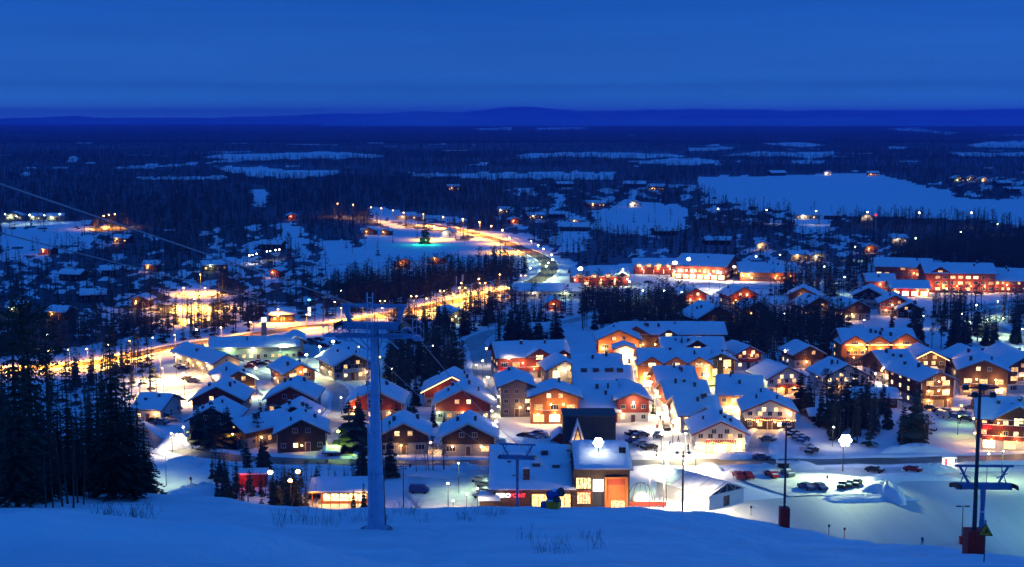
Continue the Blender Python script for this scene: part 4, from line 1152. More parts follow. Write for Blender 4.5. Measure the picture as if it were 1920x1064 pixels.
# commercial row
HS('red shopping centre with floodlit forecourt and lamps on its roof edge', 1312, 524, 96, 7.0, 34, -22, 'S', 14, wall='red', base=None, lit=.6, balc=0, chims=1, shop=1, name='shopping_centre', cat='shopping centre', glow=[(.1, 4.0, 2600, 'w'), (.35, 4.0, 2600, 'w'), (.6, 4.0, 3000, 'h'), (.85, 4.0, 2600, 'w')])
HS('red gable of the shopping centre with a glowing ring of white light', 1275, 520, 34, 6.4, 20, -5, pitch=20, wall='red', base=None, lit=.5, balc=0, chims=0, shop=1, name='shopping_centre_gable', cat='shopping centre', glow=[(.5, 4.6, 900, 'w'), (.2, 3.0, 900, 'w')], tm=trim)
HS('long low building with an orange lit corner beside the shopping centre', 1440, 527, 104, 4.4, 26, -5, 'S', 15, wall='orange', base=None, lit=.3, balc=0, chims=3, name='market_hall', cat='store', glow=[(.04, 3.0, 1500, 'h'), (.16, 3.0, 1200, 'w'), (.65, 2.8, 400, 'o'), (.9, 2.8, 400, 'o')])
HS('gabled shop row with four white arched dormers and red canopies', 1127, 535, 104, 4.6, 17, 4, 'S', 20, wall='red', base=None, lit=.8, balc=0, chims=0, shop=1, gables=((.1, 5, 4.6), (.36, 5, 4.6), (.62, 5, 4.6), (.88, 6, 4.6)), name='shop_row', cat='store', tm=trim, glow=[(.02, 3.0, 700, 'w'), (.25, 3.0, 700, 'h'), (.5, 3.0, 700, 'h'), (.75, 3.0, 500, 'h'), (.97, 3.0, 700, 'w')])
HS('farther gabled shop row with small arched dormers near the roundabout', 1226, 514, 74, 4.4, 16, -4, 'S', 20, wall='red', base=None, lit=.8, balc=0, chims=0, shop=1, gables=((.12, 5, 4.4), (.37, 5, 4.4), (.62, 5, 4.4), (.87, 5, 4.4)), name='shop_row', cat='store', tm=trim, glow=[(.2, 3.0, 900, 'w'), (.6, 3.0, 900, 'h'), (.9, 3.0, 700, 'w')])
HS('very long low school like building behind the pines', 1026, 560, 132, 3.4, 18, 0, 'S', 14, wall='white', base=None, lit=.15, balc=0, chims=1, name='long_building', cat='building', glow=[(.3, 2.6, 300, 'w'), (.75, 2.6, 400, 'g')])
HS('small lit cottage between pines below the long low building', 1040, 580, 26, 3.0, 10, 10, wall='red', base=None, lit=.5, balc=0, chims=1, name='cottage', cat='cottage', glow=[(.4, 2.4, 260, 'o')])
HS('cottage with a yellow lamp under its gable beside the dark pines', 862, 606, 42, 3.6, 16, 22, pitch=22, wall='brown', base=None, lit=.2, balc=0, chims=0, name='cottage', cat='cottage', glow=[(.3, 3.0, 700, 'g')])
HS('small snow roofed house at the bend of the lane above the hotel', 1010, 640, 34, 3.6, 12, 0, 'S', 20, wall='dark', base=None, lit=.1, balc=0, chims=2, name='house', cat='house')
# far houses, most of them a few pixels of snowy roof and one lamp
FARH = [
 (26, 412, 30, 'F', 'cream', 'g', 'greenish lit roadside hall at the far left edge'), (66, 413, 22, 'S', 'cream', 'g', 'smaller greenish lit hall second from the left edge'),
 (103, 413, 30, 'S', 'cream', 'g', 'greenish lit hall with a snowy roof at the end of the far left row'), (130, 526, 42, 'S', 'dark', None, 'unlit barn with a bright snowy roof in the left woods'),
 (86, 477, 22, 'S', 'red', 'o', 'small orange lit cabin in the left woods'), (203, 518, 24, 'S', 'dark', None, 'pair of snowy roof panes beside orange street glow'),
 (225, 456, 30, 'S', 'dark', 'o', 'low snowy roofed farm in the wooded left'), (283, 508, 26, 'S', 'brown', 'o', 'cottage with a glowing front in the left woods'),
 (404, 508, 46, 'S', 'brown', 'g', 'long snowy roof with green lit yard under the lift rope'), (505, 468, 44, 'S', 'dark', None, 'snowy farm roofs above the row of tiny lamps'),
 (548, 412, 16, 'F', 'red', 'o', 'lone cabin with orange gable on the far clearing'), (692, 441, 24, 'F', 'brown', 'h', 'cabin with two bright windows at the field edge'),
 (722, 442, 16, 'F', 'brown', 'h', 'smaller cabin right of the two windowed one'), (838, 444, 22, 'F', 'white', 'w', 'brilliantly lit white kiosk beside the snowy field'),
 (762, 412, 36, 'S', 'cream', 'h', 'lit petrol station canopy beside the orange lamp road'), (1118, 388, 34, 'S', 'brown', 'h', 'farmhouse with lit front on the open snow'),
 (1190, 388, 20, 'F', 'white', 'w', 'white house on the open snow with a white lamp'), (1076, 434, 54, 'S', 'dark', None, 'long unlit barn roof in the middle woods'),
 (1082, 421, 26, 'S', 'brown', 'h', 'house with lit porch behind the unlit barn'), (1005, 411, 30, 'S', 'dark', 'w', 'snowy roofs by the bend of the far lane'),
 (1045, 409, 28, 'S', 'dark', None, 'unlit snowy roof right of the far lane'), (943, 400, 20, 'S', 'dark', 'w', 'low roof behind the orange lamp road'), (851, 357, 22, 'S', 'brown', 'h', 'far farmhouse with two lit windows in the woods'),
 (1552, 329, 14, 'F', 'white', 'w', 'pale house on the far lake shore'), (1637, 330, 20, 'S', 'brown', 'h', 'lit lodge at the point of the lake shore'),
 (1798, 341, 22, 'F', 'dark', 'g', 'green lit house in the hamlet beyond the lake'), (1822, 340, 20, 'F', 'dark', 'g', 'second green lit house in the lake hamlet'),
 (1846, 342, 16, 'F', 'cream', 'h', 'yellow lit house in the lake hamlet'), (1884, 350, 30, 'S', 'dark', None, 'unlit long roof in the lake hamlet'), (1902, 362, 24, 'S', 'dark', None, 'lower unlit roof in the lake hamlet'),
 (1626, 414, 22, 'F', 'white', 'w', 'small gabled house among the woods below the lake'), (1515, 411, 44, 'S', 'cream', 'w', 'long low shed below the lake with a white lamp'), (1560, 412, 30, 'S', 'dark', None, 'dark shed beside the long low one'),
 (1687, 456, 32, 'S', 'white', 'w', 'snow roofed workshop at the wood edge with pink light'), (1634, 474, 24, 'F', 'orange', 'h', 'house flooded in yellow light at the wood edge'),
 (1536, 490, 26, 'F', 'cream', 'w', 'gabled white house with frosted trees'), (1500, 488, 34, 'S', 'cream', 'h', 'low house with a dazzling yard lamp'), (1430, 468, 22, 'F', 'white', 'h', 'pale house above the market hall'),
 (1336, 459, 20, 'F', 'dark', None, 'dark barn with a domed snowy roof'), (1355, 460, 26, 'S', 'dark', None, 'dark shed right of the domed roof'), (1250, 442, 42, 'S', 'dark', None, 'row roof glimpsed between the middle woods'),
 (1330, 520 - 60, 12, 'S', 'dark', None, 'tiny unlit hut by the domed barn'), (1460, 330, 30, 'S', 'dark', None, 'boat house roof on the near lake shore'),
 (1190, 352, 40, 'S', 'dark', None, 'farm roof left of the lake'), (1230, 357, 30, 'S', 'brown', 'h', 'lit farm right of the unlit farm roof'), (1060, 352, 30, 'S', 'dark', None, 'farm roof on the open ground in front of the lake woods'),
 (175, 566, 40, 'S', 'dark', None, 'snowy roof among the left village birches'), (262, 576, 30, 'F', 'brown', 'h', 'house with golden window in the left wood'), (30, 590, 30, 'S', 'dark', 'g', 'dark house near the left border'),
 (105, 600, 34, 'S', 'dark', 'o', 'snow roofed house by the orange lamp at left'), (530, 604, 44, 'S', 'brown', 'h', 'low shop beside the illuminated sign tower'), (820, 494, 26, 'S', 'orange', 'o', 'glowing hut at the edge of the dark plantation'),
 (757, 502, 26, 'F', 'orange', 'h', 'lit tent like hut in front of the plantation'), (515, 520, 18, 'F', 'red', 'o', 'tiny orange house in the left wood centre'), (966, 420, 18, 'F', 'red', 'o', 'red kiosk at the turn of the lamp lit road')]
for i, (px, py, wpx, ax, wl, gl, lab) in enumerate(FARH):
    D = G(px, py).y
    wm_ = wpx * mpp(D)
    eh = 3.4 if D < 1500 else 4.5
    gq = G(px, py)
    for dd in (8, 18, 30): FOOT.append((gq.x, gq.y - dd, 8))
    Pg = {None: 0}.get(gl, 420 * max(1, D / 900))
    HS(lab, px, py, wpx, eh, min(14, max(8, wm_ * .6)), rnd.choice((-14, -6, 0, 8, 16)), ax, 22, wall=wl, base=None, lit=.0 if gl is None else .7, balc=0, chims=1 if D < 1500 else 0,
       name='house', cat='house', glow=[(.3, 2.6, Pg, gl)] if gl else (), sides=False, far=True, thick=.55)
# ------------------------------------------------------------------ long bar building at the foot of the slope
Y0 = 285.0
def xpx(px, Y, z=0.0): return xat(px, Y, z)
xa, xb, xc = xpx(922, Y0), xpx(1074, Y0), xpx(1180, Y0)
bar = empty('bar_building', ((xa + xc) / 2, Y0, 0))
tag(bar, 'long snow roofed slope bar with a glowing sign and an orange framed window bay', 'bar')
ox = (xa + xc) / 2
a0, b0, c0 = xa - ox, xb - ox, xc - ox
MB().box(a0 + .4, b0, .3, 30, -.8, 4.7).build('wall', W['dark'], bar)
MB().box(b0 + .02, c0, -.2, 24, -.8, 9.0).build('tall_wall', W['dark'], bar)
rf1, _ = roof_parts(bar, a0, b0 - .05, 0, 37, 4.7, 'x', 14.5, ov=.75, thick=.4, seed=3)
rf2, _ = roof_parts(bar, b0 + .9, c0 - .1, -.2, 24, 9.1, 'x', 11.5, ov=.7, thick=.4, seed=4)
tpn = math.tan(R(14.5))
def onroof(px, yv, sz, hgt, m, nm, snowc=True):
    x = xpx(px, Y0 + yv, 8) - ox
    z = 4.7 + tpn * yv
    mb = MB().box(x - sz, x + sz, yv - sz, yv + sz, z - .1, z + hgt, 0)
    if snowc: mb.box(x - sz * 1.05, x + sz * 1.05, yv - sz * 1.05, yv + sz * 1.05, z + hgt + .01, z + hgt + .35, 1)
    mb.build(nm, [m, roof_snow], rf1)
onroof(987, 3.2, .7, 2.9, W['brown'], 'chimney'); onroof(1005, 9.2, .85, 1.1, chim, 'skylight'); onroof(1042, 8.5, .8, 1.1, chim, 'skylight')
onroof(1021, 14.0, .75, 1.5, chim, 'skylight'); onroof(1066, 15.6, .5, .8, chim, 'roof_vent'); onroof(965, 5.0, .6, .6, chim, 'roof_vent'); onroof(955, 10.5, .4, .9, chim, 'roof_vent')
onroof(975, 12.5, .3, 1.2, chim, 'roof_vent'); onroof(1075, 11.0, .8, .6, W['red'], 'roof_hatch')
x = xpx(1167, Y0 + 6, 10) - ox
MB().box(x - .7, x + .7, 6, 7.2, 10, 12.3, 0).box(x - .8, x + .8, 5.9, 7.3, 12.31, 12.6, 1).build('chimney', [W['brown'], roof_snow], rf2)
# lit shop front of the low wing
def bx(px): return xpx(px, Y0, 2) - ox
g = MB()
xl, xr_ = bx(997), bx(1070)
g.box(xl, xr_, .18, .28, .3, 3.5, 0)
g.build('shop_window', shop_pane, bar)
fr = MB()
n = 6
for i in range(n + 1):
    x = xl + (xr_ - xl) * i / n
    fr.box(x - .07, x + .07, .02, .16, .2, 3.6, 0)
fr.box(xl, xr_, .04, .14, 3.62, 3.85, 0).box(xl, xr_, .04, .14, .02, .18, 0)
fr.build('shop_window_frame', trimd, bar)
for x in (xl + 1.2, (xl + xr_) / 2, xr_ - 1.2): point((x, -1.2, 3.0), 320, 'h', bar)
# sign: white word, red word
def text(s, loc, size, m, parent, nm, rot=(R(90), 0, 0), align='LEFT', ext=.06):
    c = bpy.data.curves.new(nm, 'FONT')
    c.body = s; c.size = size; c.extrude = ext; c.align_x = align; c.offset = .012 * size
    c.materials.append(m)
    o = bpy.data.objects.new(nm, c)
    col.objects.link(o)
    me = bpy.data.meshes.new_from_object(o.evaluated_get(bpy.context.evaluated_depsgraph_get()))
    bpy.data.objects.remove(o)
    return link(nm, me, parent, loc, rot)
sg = MB().box(bx(928), bx(986), .1, .22, 2.75, 4.0, 0)
sgo = sg.build('sign_board', W['dark'], bar)
text('ZERO', (bx(930), .02, 2.98), 1.18, whitesign, sgo, 'white_letters')
text('POINT', (bx(956.5), .02, 2.98), 1.10, redsign, sgo, 'red_letters')
point((bx(940), -1.4, 3.4), 260, 'w', bar); point((bx(968), -1.4, 3.4), 300, 'r', bar)
# tall wing: glazed bay, lit door, orange framed bay
def face(pxa, pxb, pya, pyb, m, nm, dy=0.0, pad=0.0):
    z1 = CAMZ - float(S(pya)) * Y0; z0 = max(-.2, CAMZ - float(S(pyb)) * Y0)
    x0, x1 = xpx(pxa, Y0, (z0 + z1) / 2) - ox, xpx(pxb, Y0, (z0 + z1) / 2) - ox
    o = MB().box(x0, x1, -.3 - dy, -.22, z0, z1, 0).build(nm, m, bar)
    return x0, x1, z0, z1
x0, x1, z0, z1 = face(1080, 1108, 896, 916, lit_pane, 'upper_glazing')
mb = MB()
for i in range(5): mb.box(x0 + (x1 - x0) * i / 4 - .06, x0 + (x1 - x0) * i / 4 + .06, -.5, -.32, z0, z1)
mb.build('glazing_bars', trimd, bar)
x0, x1, z0, z1 = face(1082, 1107, 921, 944, lit_pane, 'lower_glazing')
mb = MB()
for i in range(6): mb.box(x0 + (x1 - x0) * i / 5 - .06, x0 + (x1 - x0) * i / 5 + .06, -.5, -.32, z0, z1)
mb.box(x0, x1, -1.6, -.31, z1 + .1, z1 + .3)
mb.build('balcony_bars', W['red'], bar)
face(1112, 1131, 899, 921, whitesign, 'lit_sign_panel')
face(1114, 1129, 924, 948, dark_pane, 'entrance_door')
x0, x1, z0, z1 = face(1134, 1176, 893, 950, W['orange'], 'orange_bay', .25)
mb = MB().box(x0 - .05, x0 + .35, -.95, -.56, z0, z1).box(x1 - .35, x1 + .05, -.95, -.56, z0, z1).box(x0 + .36, x1 - .36, -.95, -.56, z1 - .35, z1)
mb.build('orange_bay_frame', W['orange'], bar)
mb = MB().box(x0 + .5, x1 - .5, -.66, -.57, z1 - 1.7, z1 - .5)
mb.build('red_glazing', W['red'], bar)
mb = MB().box(x0 + 1.3, x1 - .5, -.66, -.57, .2, 2.4)
mb.build('bay_window', lit_pane, bar)
point(((x0 + x1) / 2, -3.2, z1 - 1.2), 700, 'h', bar); point(((x0 + x1) / 2, -3.0, 2.0), 400, 'h', bar)
point((bx(1092), -2.6, 3.0), 420, 'h', bar); point((bx(1121), -2.4, 5.5), 900, 'w', bar); point((c0 + 1.5, 2, 4), 1600, 'w', bar)
FOOT.append((ox, Y0 + 8, 16)); FOOT.append((ox - 10, Y0 + 12, 14)); FOOT.append((ox + 10, Y0 + 12, 14))
# dark gable ended block and its steep kota behind the bar
p = G(1105, 842)
blk = empty('dark_panel_block', (p.x, p.y, 0)); tag(blk, 'dark windowless block standing behind the slope bar under the floodlight', 'building')
MB().box(-6.6, 6.6, 0, 9, -.8, 8.2).build('wall', W['slate'], blk)
MB().box(-6.8, 6.8, -.2, 9.2, 8.22, 8.5, 0).build('parapet', chim, blk)
mb = MB()
for i in range(7): mb.box(-6.6 + 2.15 * i, -6.5 + 2.15 * i, -.06, -.004, 0, 8.1)
mb.build('panel_joint', chim, blk)
p = G(1083, 846)
kt = empty('kota', (p.x, p.y, 0)); tag(kt, 'steep A shaped snowy hut with a lit triangular front', 'hut')
MB().prism([(-1.9, -.5), (1.9, -.5), (0, 6.6)], 0, 6).build('wall', W['brown'], kt)
MB().prism([(-2.6, -.5), (-1.95, -.5), (0, 6.7), (0, 8.0)], -.7, 6.5, 0).prism([(2.6, -.5), (1.95, -.5), (.002, 6.7), (.002, 8.0)], -.7, 6.5, 0).build('roof_snow', roof_snow, kt)
MB().prism([(-1.4, .2), (1.4, .2), (0, 5.2)], -.05, -.01).build('lit_front', lit_pane, kt)
point((0, -1.6, 2.5), 220, 'h', kt)
p = G(1050, 838)
h2 = empty('small_hut', (p.x, p.y, 0)); tag(h2, 'low hut with a snowy pitched roof left of the dark block', 'hut')
MB().prism([(-1.8, -.5), (1.8, -.5), (1.8, 1.9), (0, 3.4), (-1.8, 1.9)], 0, 7).build('wall', W['red'], h2)
roof_parts(h2, -1.8, 1.8, 0, 7, 1.9, 'y', 40, ov=.5, thick=.35, seed=9)
# red and white container shed at the left end of the bar
p = G(914, 962)
sh = empty('storage_shed', (p.x, p.y, 0)); tag(sh, 'flat roofed dark shed with thick snow at the left end of the bar', 'shed')
MB().box(-1.6, 2.4, 0, 4, -.5, 2.6).build('wall', W['brown'], sh)
MB().box(-1.9, 2.7, -.3, 4.3, 2.62, 3.5).build('roof_snow', roof_snow, sh)
# playground like fenced net at the right end
p = G(1204, 948)
nt_ = empty('net_enclosure', (p.x, p.y, 0)); tag(nt_, 'dome shaped netted snow pen at the right end of the bar', 'enclosure')
mb = MB()
for i in range(7):
    a = math.pi * i / 6
    for k in range(6):
        b0_, b1_ = math.pi * k / 12 * 1.0, math.pi * (k + 1) / 12
        P = lambda b: (3.0 * math.cos(a) * math.cos(b), 3 + 2.4 * math.sin(a) * math.cos(b), 4.2 * math.sin(b))
        mb.bar(P(b0_), P(b1_), .06, 0, 4)
    mb.build('hoop', chim, nt_); mb = MB()
MB().ball((0, 3, .4), 2.2, 0, 10, 6, .8).build('snow_heap', snow, nt_, smooth=True)
mb = MB().box(-4.2, 5.0, -.6, -.4, 0, .9)
mb.build('parapet', W['red'], nt_)

# ------------------------------------------------------------------ white marquee
p = G(1362, 948)
mq = empty('marquee', (p.x, p.y, -.05), R(38)); tag(mq, 'long white marquee with a ribbed snowy roof beside the floodlit car park', 'marquee')
vin = mat('white_vinyl', (.74, .74, .76), .5)
wq, Lq, eq, rq = 10.6, 16.0, 3.0, 5.0
MB().box(-wq / 2, wq / 2, 0, Lq, -.5, eq).build('wall', vin, mq)
MB().prism([(-wq / 2, eq + .01), (wq / 2, eq + .01), (0, rq)], .1, .2).build('gable_window', dark_pane, mq)
mb = MB()
for s_ in (-1, 1):
    mb.bar((s_ * wq / 2, -.05, eq), (0, -.05, rq), .10, 0, 4); mb.bar((s_ * wq / 4, -.05, eq), (0, -.05, rq), .05, 0, 4); mb.bar((s_ * wq / 4, -.05, eq), (s_ * wq / 4, -.05, (eq + rq) / 2), .05, 0, 4)
mb.bar((-wq / 2, -.05, eq), (wq / 2, -.05, eq), .09, 0, 4); mb.bar((0, -.05, eq), (0, -.05, rq), .06, 0, 4)
mb.build('gable_truss', steel, mq)
rfq = MB().prism([(-wq / 2 - .5, eq - .12), (0, rq + .05), (0, rq + .15), (-wq / 2 - .5, eq + .02)], -.4, Lq).prism([(wq / 2 + .5, eq - .12), (.002, rq + .05), (.002, rq + .15), (wq / 2 + .5, eq + .02)], -.4, Lq).build('roof', vin, mq)
for i in range(8):
    y = .1 + i * 2.2
    for s_ in (-1, 1):
        link('roof_rib', MB().bar((s_ * (wq / 2 + .45), y, eq + .12), (0, y, rq + .25), .055, 0, 4).mesh('roof_rib', steel), rfq)
        if (i * 7 + s_) % 3 and i < 7:
            k0, k1 = rnd.uniform(.05, .3), rnd.uniform(.75, .97)
            u0, u1 = s_ * wq / 2 * k0, s_ * wq / 2 * k1
            z_0, z_1 = rq + .16 - (rq - eq) * k0, rq + .16 - (rq - eq) * k1
            sm2 = MB().add([(u0, y + .2, z_0 + .02), (u0, y + 2.0, z_0 + .02), (u1, y + 2.0, z_1 + .02), (u1, y + .2, z_1 + .02), (u0, y + .3, z_0 + .2), (u0, y + 2.1, z_0 + .2), (u1, y + 2.1, z_1 + .22), (u1, y + .3, z_1 + .22)],
                        [(0, 1, 5, 4), (1, 2, 6, 5), (2, 3, 7, 6), (3, 0, 4, 7), (4, 5, 6, 7)])
            sm2.build('snow_patch', roof_snow, rfq)
link('door', MB().box(-.9, -.05, -.07, -.01, 0, 2.2).box(.05, .9, -.07, -.01, 0, 2.2).mesh('door', chim), mq)
link('bunting', MB().bar((-3.4, -.25, 0), (-3.4, -.25, 1.2), .04).bar((3.4, -.25, 0), (3.4, -.25, 1.2), .04).mesh('bunting', steel), mq)
FOOT.append((p.x - 5, p.y + 7, 12))

# ------------------------------------------------------------------ chairlift
LD = Vector((9.2, 70, 0)).normalized()
def lift_pylon(px, Y, pytop, label, gauge=4.0, r0=.64, r1=.23, big=True, rz=None, arm=1.0):
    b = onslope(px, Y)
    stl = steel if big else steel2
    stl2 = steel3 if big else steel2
    top = CAMZ - float(S(pytop)) * Y
    h = top - b.z
    rz = math.atan2(-LD.x, LD.y) if rz is None else rz
    e = empty('lift_pylon', b, rz)
    tag(e, label, 'lift pylon')
    n = 24
    MB().bar((0, 0, -1.5), (0, 0, h * .28), r0, 0, n, r0 * .70).bar((0, 0, h * .28), (0, 0, h * .66), r0 * .69, 0, n, r0 * .43).bar((0, 0, h * .66), (0, 0, h), r0 * .42, 0, n, r1).build('mast', stl, e)
    fl = MB()
    for z, rr_ in ((.02, 1.15), (h * .272, .78), (h * .285, .78), (h * .652, .5), (h * .665, .5)):
        fl.bar((0, 0, z), (0, 0, z + .07), r0 * rr_, 0, n)
    fl.build('flange', steel, e)
    MB().bar((0, 0, -1.6), (0, 0, .02), r0 * 1.6, 0, 16).build('footing', W['stone'], e)
    if big:
        ld = MB()
        lx0, lx1, ly = -.32, .02, -(r0 + .10)
        ld.bar((lx0, ly, .6), (lx0, ly + .32, h + 2.1), .045).bar((lx1, ly, .6), (lx1, ly + .32, h + 2.1), .045)
        k = .9
        while k < h + 2.0:
            yy_ = ly + .32 * (k / (h + 2)); ld.bar((lx0, yy_, k), (lx1, yy_, k), .034, 0, 4); k += .33
        for k in range(5):
            zz = 1.2 + k * h / 5
            ld.bar((lx0, ly + .02 * k, zz), (lx0 * .5, -r0 * .5, zz), .03).bar((lx1, ly + .02 * k, zz), (lx1 * .5, -r0 * .5, zz), .03)
        ld.build('ladder', steel, e)
        cb = MB().bar((r0 * .95, -.1, .3), (r1 * 1.05, -.05, h - .2), .03, 0, 6)
        cb.build('cable_duct', polem, e)
    g2 = gauge / 2
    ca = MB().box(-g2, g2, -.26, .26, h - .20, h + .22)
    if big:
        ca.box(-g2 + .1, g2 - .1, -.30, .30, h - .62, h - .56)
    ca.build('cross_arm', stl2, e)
    if big:
        wkk = MB()
        wkk.box(-g2 - .25, g2 + .25, -.95, -.34, h - .66, h - .61).box(-g2 - .25, g2 + .25, .34, .95, h - .66, h - .61)
        for y_ in (-.94, .94):
            for z_ in (.45, .95): wkk.bar((-g2 - .25, y_, h - .62 + z_), (g2 + .25, y_, h - .62 + z_), .025, 0, 4)
            for k in range(7):
                x_ = -g2 - .25 + (gauge + .5) * k / 6
                wkk.bar((x_, y_, h - .62), (x_, y_, h + .34), .025, 0, 4)
        for x_ in (-1.35, -.7, .7, 1.35): wkk.bar((x_, -.9, h - .64), (x_ * .4, 0, h - 1.5), .035, 0, 4)
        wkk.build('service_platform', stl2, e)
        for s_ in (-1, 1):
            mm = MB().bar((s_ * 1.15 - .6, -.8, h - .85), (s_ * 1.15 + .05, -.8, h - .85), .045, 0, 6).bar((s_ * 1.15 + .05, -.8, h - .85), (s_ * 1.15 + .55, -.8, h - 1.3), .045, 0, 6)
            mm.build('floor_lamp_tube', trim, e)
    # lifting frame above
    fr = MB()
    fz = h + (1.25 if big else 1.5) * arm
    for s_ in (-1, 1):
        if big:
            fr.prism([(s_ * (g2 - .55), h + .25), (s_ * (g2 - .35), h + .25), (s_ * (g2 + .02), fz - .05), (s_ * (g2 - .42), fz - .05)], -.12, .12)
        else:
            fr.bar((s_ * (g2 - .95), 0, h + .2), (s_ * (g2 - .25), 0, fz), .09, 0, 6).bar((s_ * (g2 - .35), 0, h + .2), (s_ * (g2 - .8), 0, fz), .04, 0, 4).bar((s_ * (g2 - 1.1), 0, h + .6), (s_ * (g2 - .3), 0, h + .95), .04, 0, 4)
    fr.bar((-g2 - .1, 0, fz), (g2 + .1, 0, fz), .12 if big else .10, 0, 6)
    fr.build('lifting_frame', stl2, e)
    for s_ in (-1, 1):
        sv = empty('sheave_train', (s_ * g2, 0, h + .1), 0, e)
        L = 3.6 if big else 2.6
        m = 12 if big else 8
        fall = .20
        bm_ = MB()
        pts = []
        for i in range(m):
            k = (i / (m - 1) - .5)
            pts.append(Vector((0, k * L, -fall * k * L - 1.1 * k * k * (1.0 if big else .35))))
        for i in range(m - 1): bm_.bar(pts[i] + Vector((.09, 0, -.16)), pts[i + 1] + Vector((.09, 0, -.16)), .06, 0, 4)
        bm_.build('beam', stl2, sv)
        wm_ = MB()
        for p_ in pts: wm_.bar(p_ + Vector((-.05, 0, -.02)), p_ + Vector((.05, 0, -.02)), .17, 0, 10)
        wm_.build('rollers', darkm, sv)
        wk = MB()
        for i in range(0, m - 1):
            a, b2 = pts[i] + Vector((s_ * .45, 0, -.62)), pts[i + 1] + Vector((s_ * .45, 0, -.62))
            wk.add([a + Vector((-.32, 0, 0)), a + Vector((.32, 0, 0)), b2 + Vector((.32, 0, 0)), b2 + Vector((-.32, 0, 0)), a + Vector((-.32, 0, -.05)), a + Vector((.32, 0, -.05)), b2 + Vector((.32, 0, -.05)), b2 + Vector((-.32, 0, -.05))],
                   [(0, 1, 2, 3), (7, 6, 5, 4), (0, 4, 5, 1), (1, 5, 6, 2), (2, 6, 7, 3), (3, 7, 4, 0)])
        for i in (0, m // 3, 2 * m // 3, m - 1):
            a = pts[i] + Vector((s_ * .77, 0, -.62))
            wk.bar(a, a + Vector((0, 0, 1.0)), .025, 0, 4).bar(pts[i] + Vector((0, 0, -.15)), a, .03, 0, 4)
        for zz in (.5, 1.0):
            for i in range(m - 1): wk.bar(pts[i] + Vector((s_ * .77, 0, -.62 + zz)), pts[i + 1] + Vector((s_ * .77, 0, -.62 + zz)), .022, 0, 4)
        if big: wk.build('catwalk', stl2, sv)
    return e, b, h
P1, b1, h1 = lift_pylon(706, 85, 611, 'tall steel chairlift pylon with a ladder standing on the near snow')
P2, b2, h2_ = lift_pylon(970, 155, 858, 'small chairlift pylon in front of the bar roof', r0=.34, r1=.20, big=False)
P3, b3, h3 = lift_pylon(1838, 98, 912, 'chairlift pylon beside the red padded mast above the piste', r0=.36, r1=.20, big=False, rz=R(-2))
for o_ in (P3,): o_.scale = (1, 1, 1)
def rope(pts, r, label, name='haul_rope'):
    mb = MB()
    for i in range(len(pts) - 1): mb.bar(pts[i], pts[i + 1], r, 0, 6)
    o = mb.build(name, ropem)
    return tag(o, label, 'rope')
def sag(a, b, n, d):
    a, b = Vector(a), Vector(b)
    return [a.lerp(b, i / n) - Vector((0, 0, 4 * d * (i / n) * (1 - i / n))) for i in range(n + 1)]
side = Vector((LD.y, -LD.x, 0))
top1 = Vector((b1.x, b1.y, b1.z + h1 + .28)); top2 = Vector((b2.x, b2.y, b2.z + h2_ + .28))
up_a = at(0, 345, 35.5); up_b = at(34, 446, 43.5)
for s_, up, lb in ((1, up_a, 'upper haul rope of the chairlift crossing the left of the view'), (-1, up_b, 'lower haul rope of the chairlift running behind the upper one')):
    q1 = top1 + side * (2.0 * s_); q2 = top2 + side * (2.0 * s_)
    far_up = q1 + (up - q1) * 1.75
    dn = q2 + Vector((LD.x * 55, LD.y * 55, -20))
    tail = [q1 + (q2 - q1) * .0]
    pts = sag(far_up, q1, 12, 0.0)[:-1] + sag(q1 + Vector((0, 0, -.02)), q2, 14, .9)[:-1] + sag(q2, dn, 6, .3)
    rope(pts, .027 if s_ > 0 else .022, lb)
# return station of the lift, hidden low at the foot of the slope
# ------------------------------------------------------------------ floodlight masts and signs on the slope edge
def mast(px, Y, pytop, label, pad=True, heads=4, headw=1.6, r=.13, padw=.5, padh=1.7, snowon=True, facing=1):
    b = onslope(px, Y)
    h = CAMZ - float(S(pytop)) * Y - b.z
    e = empty('floodlight_mast', b)
    tag(e, label, 'light mast')
    MB().bar((0, 0, -1), (0, 0, h), r, 0, 12, r * .6).build('pole', polem, e)
    mb = MB().bar((-headw / 2, 0, h - .25), (headw / 2, 0, h - .25), .06, 0, 6).bar((-headw / 3, 0, h - .75), (headw / 3, 0, h - .75), .05, 0, 6)
    mb.build('cross_bar', polem, e)
    for i in range(heads):
        x = -headw / 2 + headw * (i + .5) / heads
        zz = h - .25 if i % 2 == 0 else h - .7
        lm = MB().box(-.17, .17, -.10, .13, -.13, .13, 0)
        lm.add([(-.15, .14, -.11), (.15, .14, -.11), (.15, .14, .11), (-.15, .14, .11)], [(0, 1, 2, 3)], 1)
        o = lm.build('lamp_head', [polem, lampW if facing else dark_pane], e, loc=(x, .1, zz), rot=(R(-35), 0, 0))
        MB().box(-.17, .17, -.10, .12, .135, .19, 0).build('snow_cap', roof_snow, o)
    if pad:
        MB().box(-padw, padw, -padw, padw, -.5, padh).build('crash_pad', redm, e)
    return e, b, h
m1, mb1, mh1 = mast(1825, 82, 720, 'tallest floodlight mast with a square red crash pad at the lower right', padw=.52, padh=1.55, headw=2.2, heads=4, r=.15)
m2, mb2, mh2 = mast(1470, 128, 792, 'floodlight mast with a narrow red pad right of the marquee', padw=.45, padh=1.9, headw=1.0, heads=2, r=.13)
m3, mb3, mh3 = mast(1278, 170, 846, 'dark floodlight mast in front of the white marquee', pad=False, headw=2.2, heads=3, r=.15)
m4, mb4, mh4 = mast(757, 278, 873, 'thin T headed mast right of the big pylon', pad=False, headw=2.0, heads=2, r=.15, facing=0)
m5, mb5, mh5 = mast(1580, 318, 826, 'floodlight mast whose lamps glare at the camera above the car park', pad=False, headw=2.0, heads=2, r=.15, facing=0)
p = G(1803, 1021)
